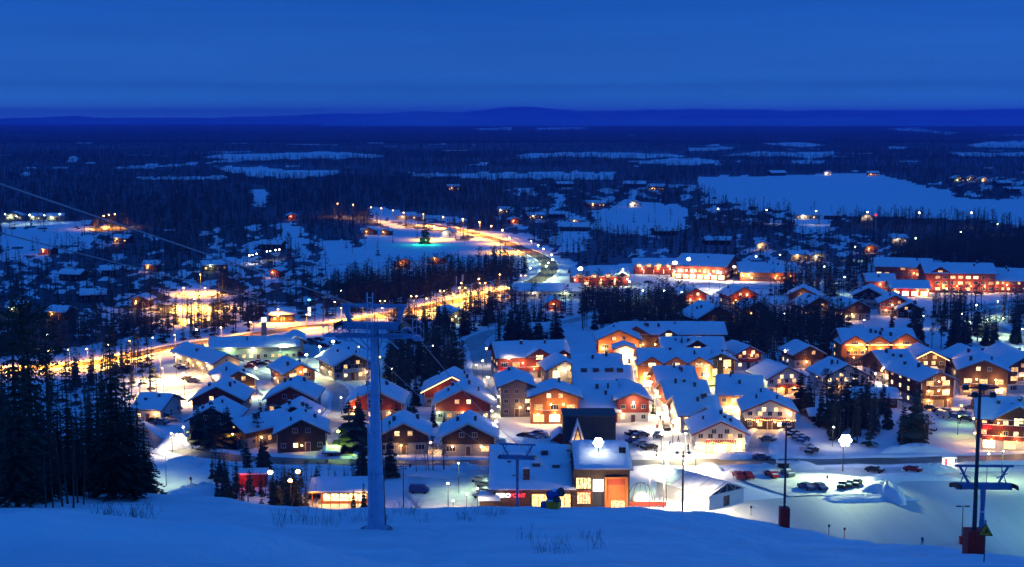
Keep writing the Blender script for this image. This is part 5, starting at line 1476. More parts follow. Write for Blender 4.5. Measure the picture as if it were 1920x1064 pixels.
e = empty('twin_head_lamp', (p.x, p.y, 0)); tag(e, 'slim twin headed lamp with a small red pad on the piste', 'lamp post')
MB().bar((0, 0, -.5), (0, 0, 7.6), .10, 0, 8, .07).build('pole', polem, e)
MB().box(-1.3, -.35, -.2, .2, 7.5, 7.7).box(.35, 1.3, -.2, .2, 7.5, 7.7).bar((-1.2, 0, 7.6), (1.2, 0, 7.6), .05).build('lamp_head', polem, e)
MB().box(-.45, .45, -.45, .45, 0, 1.6).build('crash_pad', redm, e)
# warning sign
b = onslope(1845, 66)
e = empty('warning_sign', b, R(-6)); tag(e, 'yellow triangular warning sign with a skier symbol on a thin post', 'sign')
MB().bar((0, 0, -.5), (0, 0, 2.1), .03, 0, 6).build('post', polem, e)
zz = 1.62
MB().prism([(-.36, zz - .3), (.36, zz - .3), (0, zz + .36)], -.06, -.035).build('plate', yellow, e)
bl = MB()
for (x0_, z0_, x1_, z1_) in ((-.36, -.3, .36, -.3), (.36, -.3, 0, .36), (0, .36, -.36, -.3)):
    bl.bar((x0_ * .93, -.064, zz + z0_ * .93), (x1_ * .93, -.064, zz + z1_ * .93), .02, 0, 4)
bl.build('border', darkm, e)
sy = MB().prism([(-.14, zz - .2), (.16, zz - .08), (.15, zz - .04), (-.14, zz - .16)], -.075, -.062).prism([(-.02, zz - .12), (.06, zz - .08), (.10, zz + .04), (.02, zz + .06)], -.075, -.062).bar((.09, -.068, zz + .11), (.09, -.066, zz + .115), .035, 0, 8)
sy.build('symbol', darkm, e)
# snow cannon on the crest
b = onslope(1040, 109)
e = empty('snow_cannon', b + Vector((0, 0, .1)), R(-20)); e.scale = (.8, .8, .8); tag(e, 'blue fan snow cannon on a yellow base at the crest in front of the bar', 'snow cannon')
MB().box(-.75, .55, -.5, .5, .05, .75).build('base', yellow, e)
MB().box(-1.4, -.8, -.35, .35, .02, .5).bar((-1.1, 0, .3), (-.6, 0, .5), .08).build('tow_frame', bluem, e)
MB().bar((-.1, 0, .7), (-.1, 0, 1.15), .12, 0, 8).build('swivel', chim, e)
MB().bar((-.55, .15, 1.15), (.75, -.25, 1.75), .48, 0, 18, .36).build('fan_barrel', bluem, e)
MB().bar((.70, -.235, 1.73), (.86, -.28, 1.80), .46, 0, 18).bar((-.62, .17, 1.12), (-.52, .14, 1.17), .54, 0, 18).build('barrel_ring', chim, e)
MB().box(.05, .65, -.65, -.2, .78, 1.2).build('control_box', chim, e)
MB().box(-.78, .5, -.5, .45, .76, .86).ball((.1, -.05, 1.83), .42, 0, 8, 5, .35).build('snow_cap', roof_snow, e)

# two lit masts of the piste just beyond the right border: they light the groomed snow
for px, py in ((2085, 925), (2140, 1010)):
    p = G(px, py)
    e = empty('floodlight_mast', (p.x, p.y, 0)); tag(e, 'tall floodlight mast on the piste beyond the crest, the %s one' % ('upper' if py < 950 else 'lower'), 'light mast')
    MB().bar((0, 0, -.5), (0, 0, 13), .16, 0, 8, .1).build('pole', polem, e)
    MB().box(-.6, -.05, -.3, .1, 12.6, 13.1).box(.05, .6, -.3, .1, 12.6, 13.1).build('lamp_head', lampG, e)
    point((p.x - .6, p.y - .8, 12.9), 10500 if py < 950 else 13000, 'p', None, .3)

# ------------------------------------------------------------------ street lamps
LAMPG = {}
LSC = .8
OSC = 1.5
def lamp(px, py, c, P, label, group, h=8.0, head=.26, double=False):
    g = G(px, py, h)
    if (c, h, double) not in LAMPG:
        pm = MB().bar((0, 0, -.6), (0, 0, h - .1), .09, 0, 6, .06)
        if double: pm.bar((-1.3, 0, h), (1.3, 0, h), .05, 0, 4)
        else: pm.bar((0, 0, h - .15), (0, -.8, h + .05), .05, 0, 4)
        LAMPG[c, h, double] = pm.mesh('pole', polem)
    key = ('head', c, head, double)
    if key not in LAMPG:
        hm_ = MB()
        if double: hm_.ball((-1.3, 0, 0), head, 0, 8, 5, .6).ball((1.3, 0, 0), head, 0, 8, 5, .6)
        else: hm_.ball((0, -.8, 0), head, 0, 8, 5, .7)
        LAMPG[key] = hm_.mesh('lamp_head', LM[c])
    e = empty('street_lamp', (g.x, g.y, 0))
    tag(e, label, 'street lamp', group)
    link('pole', LAMPG[c, h, double], e)
    link('lamp_head', LAMPG[key], e, (0, 0, h), scale=(rnd.uniform(.7, 1.15),) * 3)
    if P:
        lo = point((0, -1.0, h - .35), P * LSC, c, e, .3)
        d = bpy.data.lights.new('lamp_light', 'SPOT'); d.energy = P * LSC * (OSC if c == 'o' else 1); d.color = COL[c]; d.spot_size = R(160 if c == 'o' else 142); d.spot_blend = .7; d.shadow_soft_size = .3
        od = lo.data; lo.data = d if False else od
        bpy.data.objects.remove(lo)
        lo = bpy.data.objects.new('lamp_light', d); lo.location = (0, -1.8 if c == 'o' else -1.0, h - .3); lo.parent = e; col.objects.link(lo)
    FOOT.append((g.x, g.y, 2))
    return e
def lamps(pts, c, P, label, group, **k):
    for i, (x, y) in enumerate(pts): lamp(x, y, c, P * rnd.uniform(.55, 1.35), label + ordinal(pts, i), group if len(pts) > 1 else None, **k)
lamps([(-60, 672), (24, 660), (92, 657), (130, 655), (205, 646), (164, 654), (244, 639), (328, 628), (415, 614), (522, 580)], 'o', 26000, 'orange street lamp along the main road left of the pale store', 'orange lamps of the lower main road', h=5.6, head=.30)
lamps([(470, 604), (575, 590), (640, 578), (680, 572)], 'o', 30000, 'orange street lamp where the main road passes the illuminated sign tower', 'orange lamps by the sign tower', h=5.6, head=.32)
lamps([(717, 565), (776, 556), (829, 546), (905, 531), (867, 540), (981, 517)], 'o', 30000, 'twin orange street lamp on the road bend below the dark plantation', 'twin orange lamps below the plantation', h=6.2, double=True, head=.36)
lamps([(865, 531), (898, 523), (937, 515), (800, 560), (850, 552)], 'o', 26000, 'single orange street lamp against the dark plantation', 'single orange lamps below the plantation', h=6.6, head=.38)
lamps([(794, 402), (831, 407), (868, 411), (899, 417), (921, 424), (942, 432), (814, 425), (955, 446)], 'o', 60000, 'orange street lamp along the far lit stretch of the main road', 'orange lamps of the far main road', h=9, head=.55)
lamps([(633, 382), (662, 384), (696, 389), (715, 391), (737, 395), (757, 399)], 'o', 20000, 'faint orange lamp of the road receding into the far woods', 'orange lamps receding into the woods', h=11, head=.55)
lamps([(996, 452), (1009, 460), (1019, 467), (1034, 478), (1036, 487)], 'g', 9000, 'greenish white lamp at the far road junction', 'greenish lamps of the junction', h=9, head=.5)
lamps([(1024, 499), (1028, 493), (994, 503)], 'g', 9000, 'bright greenish lamp just before the junction', 'bright lamps before the junction', h=8, head=.55)
lamps([(369, 618), (287, 633), (667, 570), (717, 577), (628, 566), (90, 627), (640, 545)], 'w', 500, 'small white lamp beside the orange lit main road', 'small white lamps by the main road', h=5, head=.28)
lamps([(376, 515), (345, 540), (385, 540), (365, 560)], 'o', 60000, 'orange lamp over the glowing yard in the left woods', 'orange lamps of the glowing yard', h=9, head=.35)
lamps([(205, 403), (195, 405), (216, 402)], 'o', 30000, 'orange lamp at the far woodland road on the left', 'orange lamps of the woodland road', h=10, head=.5)
lamps([(10, 402), (32, 406), (56, 403), (84, 404), (113, 402)], 'g', 6000, 'greenish lamp beside the far left halls', 'greenish lamps of the far left halls', h=7, head=.55)
lamps([(1346, 392), (1437, 394), (1530, 396), (1626, 398), (1723, 399), (1821, 399)], 'w', 2600, 'white lamp of the road between lake and woods', 'white lamps of the lake road', h=11, head=.55)
lamps([(1870, 420), (1801, 435), (1716, 447), (1603, 463), (1462, 478), (1417, 481), (1378, 485), (1545, 500), (1583, 520)], 'g', 2600, 'greenish white lamp of the upper village woods', 'greenish lamps of the upper woods', h=8, head=.42)
lamps([(468, 479), (474, 478), (482, 476), (501, 472), (507, 471), (517, 469), (524, 468)], 'w', 900, 'tiny white lamp in the row above the left woods', 'row of tiny white lamps', h=5, head=.42)
lamps([(635, 808)], 'y', 2600, 'yellow green lamp on the path between the dark chalets', None, h=6, head=.42)
lamps([(712, 669)], 'y', 1500, 'yellowish lamp shining beside the top of the ladder pylon', None, h=8, head=.34)
lamps([(735, 691), (673, 650), (812, 648), (1344, 625), (1471, 657), (1452, 680), (1562, 800), (1802, 588), (1730, 592), (1636, 540), (1470, 588), (1620, 600)], 'w', 700, 'white path lamp between the chalets and spruces', 'white path lamps of the village', h=5, head=.26)
lamps([(912, 653), (905, 676), (915, 707), (893, 684)], 'w', 2600, 'white lamp beside the snowy lane left of the red hotel wing', 'white lamps of the snowy lane', h=6, head=.3)
lamps([(1168, 505), (1180, 528), (1205, 545), (1245, 545), (1278, 548)], 'g', 5500, 'greenish white lamp of the shop street roundabout', 'greenish lamps of the shop street', h=8, head=.36)
lamps([(1376, 500), (1350, 512), (1330, 515), (1300, 518)], 'w', 9000, 'dazzling white lamp on the forecourt of the shopping centre', 'dazzling lamps of the forecourt', h=8, head=.6)
lamps([(1265, 493), (1291, 486), (1088, 504)], 'w', 5000, 'large bright lamp cluster rising over the shop roofs', 'lamp clusters over the shop roofs', h=14, head=1.0)
lamps([(1880, 597), (1916, 617), (1850, 600), (1830, 572), (1870, 565)], 'g', 5000, 'greenish lamp beside the lane at the right border woods', 'greenish lamps of the right lane', h=7, head=.3)
lamps([(1235, 765), (1262, 790), (1285, 812), (1305, 838), (1240, 812), (1230, 740), (1245, 835)], 'w', 9500, 'white lamp on the dazzling snow plaza', 'white lamps of the plaza', h=6, head=.34)
lamps([(922, 770), (930, 790), (905, 800)], 'w', 3600, 'white lamp by the blown out snow patch beside the hotel block', 'white lamps beside the hotel block', h=6, head=.34)
lamps([(305, 690), (345, 700), (380, 690), (330, 665), (300, 668)], 'h', 30000, 'warm lamp over the car park of the long hall', 'warm lamps of the hall car park', h=8, head=.32)
lamps([(527, 650), (600, 650), (575, 665), (625, 640), (480, 690)], 'g', 12000, 'greenish white lamp on the store car park', 'greenish lamps of the store car park', h=8, head=.5)
lamps([(345, 800), (322, 812)], 'w', 3200, 'white lamp on the snow slope road bend at left', 'white lamps of the road bend', h=5, head=.3)
lamps([(275, 838), (310, 852), (925, 860), (860, 868), (1000, 866), (1240, 864), (1852, 850), (1880, 845)], 'g', 2200, 'greenish street lamp along the slope road', 'greenish lamps of the slope road', h=7, head=.22)
lamps([(840, 905), (875, 925), (850, 938), (895, 915)], 'w', 5200, 'white lamp over the parking area left of the bar', 'white lamps left of the bar', h=6, head=.24)
lamps([(1250, 868), (1282, 868), (1245, 900), (1218, 885), (1300, 925), (1268, 925)], 'w', 34000, 'white lamp over the dazzling snow left of the marquee', 'white lamps left of the marquee', h=11, head=.26)
lamps([(508, 884), (560, 883), (545, 900)], 'h', 1300, 'bright lamp above the woods in front of the slope road', 'bright lamps above the front woods', h=6, head=.55)
lamps([(640, 745), (600, 770), (560, 790), (612, 790)], 'w', 1500, 'white lamp on the lane between the dark chalets', 'white lamps of the chalet lane', h=5, head=.26)
lamps([(1690, 640), (1675, 662), (1628, 682), (1600, 670)], 'h', 1500, 'warm path lamp in front of the golden lodge', 'warm lamps of the lodge garden', h=4, head=.26)
lamps([(1640, 700), (1655, 690)], 'w', 3200, 'bright lamp beside the snowy lane under the lodge', 'bright lamps under the lodge', h=5, head=.34)
lamps([(1801, 760), (1797, 780)], 'y', 900, 'yellow green lamp in the right car park', 'yellow green lamps of the right car park', h=5, head=.26)
# the two big floodlights that shine towards the camera
for (px, py, Y, lab, P) in ((1122, 830, 291, 'dazzling floodlight on the roof of the slope bar', 2600), (1585, 826, 316, 'dazzling floodlight cluster above the lower car park', 22000)):
    q_ = at(px, py, Y)
    e = empty('floodlight', q_); tag(e, lab, 'floodlight')
    kk = 1.35 if Y > 310 else 1.0
    for ih in range(7):
        for iz in (0,):
            fx_, fz_ = (0, 0) if ih == 6 else (.74 * kk * math.cos(ih * math.pi / 3), .74 * kk * math.sin(ih * math.pi / 3))
            MB().bar((fx_, -.02, fz_), (fx_, .25, fz_), .36 * kk, 0, 12, .2 * kk).build('housing', polem, e)
            MB().ball((fx_, -.10, fz_), .38 * kk, 0, 10, 6, .95).build('lens', lampFlood, e)
    MB().bar((0, .3, -1.2 if Y > 310 else -3.4), (0, .3, 0), .10, 0, 6).build('bracket', polem, e)
    if P < 9000: spot((q_.x, q_.y - 1.2, q_.z), (0, 150, 20), P, 'w', 70)
    else: spot((q_.x, q_.y - 3.0, q_.z), tuple(G(1560, 915)), P * 1.2, 'g', 135)

# illuminated sign tower, red mast, flag poles
p = G(495, 634)
e = empty('sign_tower', (p.x, p.y, 0)); tag(e, 'illuminated square sign box on a tower behind the pale store', 'sign')
MB().box(-.9, .9, 0, 1.2, 0, 6).build('tower', W['grey'], e)
MB().box(-.9, .9, -.1, 1.0, 6.02, 7.7).build('sign_box', glow_mat('sign_tower_face', (1, .95, .8), 2.2), e)
p = G(580, 600)
e = empty('advertising_column', (p.x, p.y, 0)); tag(e, 'lit advertising column with a blue top beside the main road', 'sign')
MB().box(-.6, .6, 0, .6, 1.6, 5.2).build('lit_panel', glow_mat('column_face', (1, .95, .9), 1.6), e)
MB().bar((0, .4, 0), (0, .4, 8.0), .12, 0, 6).build('pole', polem, e)
MB().ball((0, .4, 8.2), .8, 0, 8, 5, .6).build('blue_top', glow_mat('blue_sign', (.1, .4, 1), 4), e)
p = G(1641, 452)
e = empty('radio_mast', (p.x, p.y, 0)); tag(e, 'thin lattice mast with a red warning light above the woods', 'mast')
mb = MB()
for s_ in ((-.5, 0), (.5, 0), (0, .8)): mb.bar((s_[0], s_[1], 0), (s_[0] * .3, s_[1] * .3, 17), .07, 0, 4)
for k in range(12): mb.bar((-.5 + .03 * k, 0, k * 1.4), (.5 - .03 * k, 0, k * 1.4 + 1.2), .04, 0, 4)
mb.build('lattice', steel, e)
MB().ball((0, .2, 17.6), .8, 0, 8, 5).build('warning_light', redsign, e)
for i, (x, y) in enumerate(((855, 553), (866, 551), (868, 549))):
    p = G(x, y)
    e = empty('flag_pole', (p.x, p.y, 0)); tag(e, 'white flag pole at the orange lit road bend', 'flag pole', 'flag poles at the road bend')
    MB().bar((0, 0, 0), (0, 0, 9), .07, 0, 5).build('pole', trim, e)
    MB().add([(.05, 0, 8.8), (.5, .1, 8.6), (.5, .1, 6.2), (.05, 0, 4.4)], [(0, 1, 2, 3)]).build('flag', trim, e)
# string lit green tree and conical christmas trees
# bus shelters
for px, py, lab, lit_ in ((1781, 879, 'lit bus shelter with a red poster at the slope road', 1), (1470, 888, 'dark framed shelter at the edge of the lower car park', 0)):
    p = G(px, py)
    e = empty('shelter', (p.x, p.y, 0)); tag(e, lab, 'shelter')
    for x_ in (-1.5, 1.5):
        for y_ in (0, 1.3): MB().bar((x_, y_, 0), (x_, y_, 2.3), .06, 0, 4).build('post', steel, e)
    MB().box(-1.6, 1.6, -.1, 1.4, 2.31, 2.42, 0).box(-1.6, 1.6, -.1, 1.4, 2.43, 2.75, 1).build('roof', [polem, roof_snow], e)
    if lit_:
        MB().box(-1.4, 1.4, 1.22, 1.3, .4, 2.2).build('back_panel', whitesign, e)
        MB().box(-.9, -.2, 1.15, 1.2, .5, 2.1).build('poster', redsign, e)
        point((0, -.8, 2.0), 260, 'w', e)
    else:
        MB().box(-1.4, 1.4, 1.25, 1.3, .4, 2.2).build('back_panel', dark_pane, e)
# slope side cafe with a lit terrace, in front of the slope road
p = G(640, 950)
e = empty('terrace_cafe', (p.x, p.y, 0)); tag(e, 'terrace cafe with glowing open front behind the front woods', 'cafe')
MB().box(-4.8, 5.5, 3, 11, -.5, 3.0).build('wall', W['orange'], e)
roof_parts(e, -6.5, 5.5, 0, 11, 3.1, 'x', 13, ov=.6, thick=.4, seed=77)
mb = MB()
for i in range(7): mb.bar((-6.2 + 1.95 * i, .2, -.3), (-6.2 + 1.95 * i, .2, 3.1), .10, 0, 4)
mb.box(-6.4, 5.4, .1, .3, 2.75, 3.05)
mb.build('veranda_posts', W['orange'], e)
MB().box(-4.2, 5.0, 2.9, 2.96, .4, 2.7).build('glazing', shop_pane, e)
point((-3, 1.0, 2.3), 500, 'h', e); point((2, 1.0, 2.3), 500, 'h', e); point((5, -2.5, 2.6), 700, 'h', e); point((-6, -1.5, 2.6), 500, 'o', e)
FOOT.append((p.x, p.y + 3, 8))
p = G(470, 912)
e = empty('red_kiosk', (p.x, p.y, 0), R(4)); tag(e, 'long red kiosk with a snow cap behind the front spruces', 'kiosk')
MB().box(-3.4, 3.4, 0, 4, -.5, 2.7).build('wall', W['red'], e)
MB().box(-3.7, 3.7, -.4, 4.4, 2.72, 3.1).build('roof_snow', roof_snow, e)
point((-1.5, -1.6, 2.0), 240, 'r', e)
FOOT.append((p.x, p.y + 2, 5))
# ------------------------------------------------------------------ cars
paints = {'black': (.02, .02, .022), 'grey': (.13, .14, .15), 'silver': (.38, .39, .40), 'red': (.35, .02, .02), 'white': (.6, .6, .6), 'blue': (.02, .06, .20)}
PM = {}
for k_, c_ in paints.items():
    PM[k_] = mat('car_paint_' + k_, c_, .3, .1)
def car_body(van=False):
    bm = bmesh.new()
    L, Wd = 2.2, .88
    prof = [(-L, .35), (-L, .80), (-L + .15, .92), (-1.25, .98), (-.62, 1.42), (.75, 1.46), (1.55, 1.02), (L - .08, .88), (L, .60), (L, .35)]
    if van: prof = [(-L, .35), (-L, .95), (-1.75, 1.15), (-1.2, 1.85), (2.05, 1.88), (L, 1.2), (L, .35)]
    rings = []
    for s_, ins in ((-1, 0), (-1, .0), (1, 0)):
        pass
    vs = []
    for side, f in ((-Wd, 1), (Wd, 1)):
        ring = []
        for (y, z) in prof:
            tuck = .16 if z > 1.1 else (.03 if z > .9 else 0)
            ring.append(bm.verts.new((side * (1 - tuck), y, z)))
        vs.append(ring)
    n = len(prof)
    for i in range(n): bm.faces.new((vs[0][i], vs[0][(i + 1) % n], vs[1][(i + 1) % n], vs[1][i]))
    bm.faces.new(vs[0]); bm.faces.new(list(reversed(vs[1])))
    bmesh.ops.recalc_face_normals(bm, faces=bm.faces)
    bmesh.ops.bevel(bm, geom=list(bm.edges), offset=.06, segments=2, affect='EDGES')
    me = bpy.data.meshes.new('body'); bm.to_mesh(me); bm.free()
    return me
CB = {}
for v_ in (False, True):
    for k_ in PM:
        me = car_body(v_); me.materials.append(PM[k_]); CB[v_, k_] = me
gl = MB().prism([(-1.22, 1.0), (-.66, 1.40), (.72, 1.44), (1.46, 1.04)], -.80, .80, 0, swap=True)
glass_me = MB().prism([(-1.16, 1.02), (-.66, 1.36), (.70, 1.40), (1.40, 1.05)], -.835, .835, 0, swap=True).mesh('windows', dark_pane)
wheel_me = MB().bar((-.11, 0, 0), (.11, 0, 0), .32, 0, 12).mesh('wheel', darkm)
snowcap_me = MB().box(-.66, .66, -.62, .72, 1.47, 1.55).box(-.72, .72, -2.0, -1.2, .99, 1.06).mesh('snow_cover', roof_snow)
tail_me = MB().box(-.78, -.50, 2.17, 2.23, .72, .88).box(.50, .78, 2.17, 2.23, .72, .88).mesh('tail_lights', mat('tail_light', (.4, .01, .01), .3))
def car(px, py, paint, rz, label, group=None, van=False, snowy=True):
    g = G(px, py)
    e = empty('parked_van' if van else 'parked_car', (g.x, g.y, .1), R(rz))
    tag(e, label, 'van' if van else 'car', group)
    link('body', CB[van, paint], e)
    if not van: link('windows', glass_me, e)
    for x in (-.80, .80):
        for y in (-1.35, 1.35): link('wheel', wheel_me, e, (x, y, .32))
    if snowy and not van: link('snow_cover', snowcap_me, e)
    link('tail_lights', tail_me, e)
def cars(pts, label, group, rz, paints_=('black', 'grey', 'blue', 'silver', 'black')):
    for i, (x, y) in enumerate(pts):
        pt = paints_[i % len(paints_)]
        lb = label if label.startswith(('red', 'snow')) else label.replace('dark car', pt + ' car').replace('snowy car', 'snowy ' + pt + ' car')
        car(x, y, pt, rz + rnd.uniform(-5, 5), lb + ordinal(pts, i), group, snowy=rnd.random() < .6 or 'snow' in label)
cars([(1187, 817), (1202, 820), (1188, 831), (1202, 837), (1217, 843)], 'dark car in the double row beside the white plaza', 'cars beside the plaza', -70)
cars([(1487, 818), (1497, 824), (1506, 829), (1512, 843), (1522, 850)], 'dark car in the row right of the string lit white chalet', 'cars right of the string lit chalet', -40)
cars([(1580, 915), (1593, 913), (1606, 911)], 'dark car in the tight row on the lower car park', 'tight row on the lower car park', -25, ('black', 'grey', 'black', 'blue'))
cars([(1385, 897), (1402, 897)], 'red car next to its twin on the lower car park', 'pair of red cars', 10, ('red',))
car(1447, 895, 'red', 20, 'single red car in front of the dark framed shelter')
car(1512, 918, 'blue', 30, 'blue car casting a long shadow at the left of the lower row', snowy=False)
car(1537, 918, 'blue', 20, 'dark blue car between the shadowed one and the tight row', snowy=False)
car(1640, 886, 'black', 60, 'dark car standing alone at the rear of the lower car park')
car(1712, 885, 'red', 60, 'red car at the right end of the lower car park')
car(1427, 862, 'blue', 88, 'blue car parked along the slope road', snowy=True)
car(1477, 893, 'grey', 15, 'grey car behind the narrow padded mast')
car(1440, 828, 'grey', 60, 'grey car covered with branches below the string lit chalet')
cars([(1762, 775), (1775, 776), (1790, 786), (1805, 780), (1812, 790), (1748, 770), (1822, 770)], 'snowy car in the right hand yard below the balconied chalets', 'cars of the right yard', 50)
car(1768, 783, 'silver', 20, 'pale van in the right hand yard', van=True)
cars([(353, 714), (362, 718), (344, 694), (338, 690)], 'dark car on the glowing hall car park', 'cars of the hall car park', 70)
cars([(476, 685), (484, 683), (492, 686), (500, 683), (470, 691)], 'dark car behind the long hall', 'cars behind the long hall', 80, ('red', 'red', 'black'))
cars([(567, 645), (582, 642), (597, 640), (590, 647), (606, 652), (628, 646), (560, 668)], 'dark car on the white store car park', 'cars of the store car park', 75, ('red', 'black', 'red', 'grey'))
cars([(290, 793), (303, 796), (316, 786), (325, 790), (312, 776), (328, 770)], 'dark car beside the cottage at the bottom left', 'cars beside the cottage', 70)
car(786, 925, 'blue', 85, 'dark blue van parked beside the thin T headed mast', van=True)
cars([(905, 935), (912, 928), (900, 905), (910, 915)], 'snow covered car between the white lamps and the bar', 'cars left of the bar', 70, ('silver', 'grey'))
cars([(985, 822), (998, 826), (1010, 818), (1018, 822), (980, 832)], 'dark car in the yard behind the slope bar', 'cars behind the bar', 60)
cars([(1235, 870 - 50), (1250, 806)], 'car crossing the white plaza', 'cars crossing the plaza', 0, ('grey', 'black'))
cars([(1755, 545), (1770, 548), (1790, 551), (1815, 552), (1835, 553)], 'car in the forecourt of the big red hotel', 'cars before the red hotel', 80)
cars([(1105, 552), (1120, 553), (1140, 552), (1195, 535), (1215, 532)], 'car on the street before the gabled shops', 'cars before the gabled shops', 80)
cars([(1690, 712), (1668, 720), (1700, 716), (1654, 714)], 'car in the lit yard under the golden lodge', 'cars under the golden lodge', 70)

# ------------------------------------------------------------------ people: one continuous skinned figure, copied
def person_mesh(stride=.22):
    me = bpy.data.meshes.new('person')
    V = [(0, 0, .95), (0, 0, 1.22), (0, 0, 1.45), (0, 0, 1.53), (0, -.02, 1.66), (0, -.01, 1.76),
         (-.10, 0, .90), (-.11, -stride, .48), (-.11, -stride * .9, .07), (-.11, -stride * .9 - .14, .04),
         (.10, 0, .90), (.11, stride * .7, .48), (.11, stride * 1.1, .09), (.11, stride * 1.1 - .13, .05),
         (-.20, 0, 1.42), (-.27, .06, 1.14), (-.26, -.08, .92), (.20, 0, 1.42), (.27, -.04, 1.14), (.26, -.18, .95)]
    E = [(0, 1), (1, 2), (2, 3), (3, 4), (4, 5), (0, 6), (6, 7), (7, 8), (8, 9), (0, 10), (10, 11), (11, 12), (12, 13), (2, 14), (14, 15), (15, 16), (2, 17), (17, 18), (18, 19)]
    Rr = [.16, .17, .16, .07, .11, .09, .11, .08, .055, .045, .11, .08, .055, .045, .085, .062, .045, .085, .062, .045]
    me.from_pydata(V, E, [])
    o = bpy.data.objects.new('tmp', me)
    col.objects.link(o)
    m = o.modifiers.new('s', 'SKIN')
    for i, sv in enumerate(me.skin_vertices[0].data):
        sv.radius = (Rr[i], Rr[i] * (.72 if i in (0, 1, 2) else 1)); sv.use_root = (i == 0)
    o.modifiers.new('ss', 'SUBSURF').levels = 1
    dg = bpy.context.evaluated_depsgraph_get()
    me2 = bpy.data.meshes.new_from_object(o.evaluated_get(dg))
    bpy.data.objects.remove(o)
    return me2
pj = {}
base_p = person_mesh()
for k_, c_ in (('dark', (.03, .03, .04)), ('red', (.30, .03, .03)), ('blue', (.03, .08, .25))):
    me = base_p.copy(); me.materials.clear(); me.materials.append(mat('jacket_' + k_, c_, .8)); me.materials.append(mat('trousers_' + k_, (.02, .02, .03), .8)); me.materials.append(mat('face_' + k_, (.40, .25, .18), .6))
    for p_ in me.polygons:
        p_.material_index = 1 if p_.center.z < .88 else (2 if p_.center.z > 1.56 and p_.center.y < -.03 and p_.center.z < 1.74 else 0)
    pj[k_] = me
def person(px, py, k_, rz, label, group=None, Y=None):
    g = G(px, py)
    o = link('person', pj[k_], None, (g.x, g.y, .1), (0, 0, R(rz)))
    tag(o, label, 'person', group)
PP = [(1238, 790), (1243, 800), (1252, 812), (1262, 806), (1240, 826), (1256, 840), (1272, 830), (1232, 808), (1225, 826), (1290, 846)]
for i, (x, y) in enumerate(PP):
    person(x, y, ('dark', 'red', 'blue')[i % 3], i * 47, 'person in a %s jacket walking on the snow plaza' % ('dark', 'red', 'blue')[i % 3] + ordinal(PP, i), 'walkers on the plaza')
person(769, 883, 'dark', 20, 'person in dark clothes walking along the slope road near the thin mast')
person(1227, 851, 'dark', 70, 'person standing at the end of the double car row')
person(1551, 905, 'dark', 200, 'person walking on the floodlit car park')
person(358, 908, 'dark', 10, 'lone skier on the blue slope left of the front spruces')
person(1729, 1024, 'blue', 150, 'person on the lit piste near the crest')
# christmas trees on the plaza
for px, py, h, lab in ((1225, 778, 5.5, 'dark conical christmas tree at the head of the plaza'), (1231, 858, 2.6, 'small dark cone tree at the lower end of the plaza')):
    g = G(px, py); tree('spruce', (g.x, g.y, 0), h, 1, lab, hi=False, vi=1, wide=.9)

# ------------------------------------------------------------------ snow mounds on the flat
def mound(px, py, w_, d_, h_, seed, label, m=snow, rz=0.0, rough=.22):
    g = G(px, py)
    q = random.Random(seed)
    bm = bmesh.new()
    n, k = 26, 9
    rings = []
    for i in range(k):
        t_ = i / (k - 1)
        ring = []
        for j in range(n):
            a = 2 * math.pi * j / n
            rr = 1 - t_
            wob_ = 1 + .22 * math.sin(3 * a + seed) + .12 * math.sin(7 * a + seed * 2)
            z = h_ * min(1, 1.1 * max(0, 1 - rr ** 2.2)) * (1 + rough * q.uniform(-1, 1)) - (.5 if i == 0 else 0)
            ring.append(bm.verts.new((w_ / 2 * rr * wob_ * math.cos(a), d_ / 2 * rr * wob_ * math.sin(a), z)))
        rings.append(ring)
    for i in range(k - 1):
        for j in range(n):
            try: bm.faces.new((rings[i][j], rings[i][(j + 1) % n], rings[i + 1][(j + 1) % n], rings[i + 1][j]))
            except ValueError: pass
    for f in bm.faces: f.smooth = True
    me = bpy.data.meshes.new('snow_mound'); bm.to_mesh(me); bm.free()
    me.materials.append(m)
    o = link('snow_mound', me, None, (g.x, g.y, 0), (0, 0, R(rz)))
    tag(o, label, 'snow mound')
mound(1662, 930, 7, 14, 2.8, 1, 'steep snow mound throwing a long shadow over the piste', rz=20)
mound(1620, 936, 22, 7, .9, 2, 'long low snow ridge left of the steep mound')
mound(1700, 898, 26, 7, 1.0, 3, 'low snow bank behind the steep mound')
mound(1330, 880, 7, 4, 1.3, 4, 'small snow heap beside the marquee roof')
mound(1430, 884, 14, 5, 1.5, 5, 'blue snow bank behind the red cars')
mound(1745, 884, 12, 5, 1.6, 6, 'snow bank left of the lit shelter')
mound(1830, 880, 14, 5, 1.6, 7, 'snow bank right of the lit shelter')
mound(1490, 880, 12, 5, 1.7, 8, 'snow bank behind the narrow padded mast')
mound(868, 885, 11, 7, 1.8, 9, 'snow heap at the rim of the front parking area')
mound(385, 922, 16, 5, 1.4, 10, 'rough pinkish snow heap left of the front spruces', rough=.5)
mound(350, 870, 10, 6, 1.6, 11, 'smooth snow heap below the slope road bend')
mound(965, 835, 16, 8, 1.6, 12, 'snow heap in front of the grey hotel block')
mound(1020, 838, 9, 7, 1.8, 13, 'snow heap behind the slope bar')
mound(1400, 858, 22, 5, 1.1, 14, 'ploughed bank between the cafe house and the slope road')
mound(1200, 856, 18, 4, 1.1, 15, 'ploughed bank at the foot of the plaza')
mound(1720, 845, 18, 6, 1.5, 16, 'snow bank below the tiny log cabin')
mound(735, 888, 16, 5, 1.2, 17, 'snow bank right of the big pylon')
mound(820, 893, 14, 5, 1.1, 18, 'snow bank between the thin mast and the parking area')
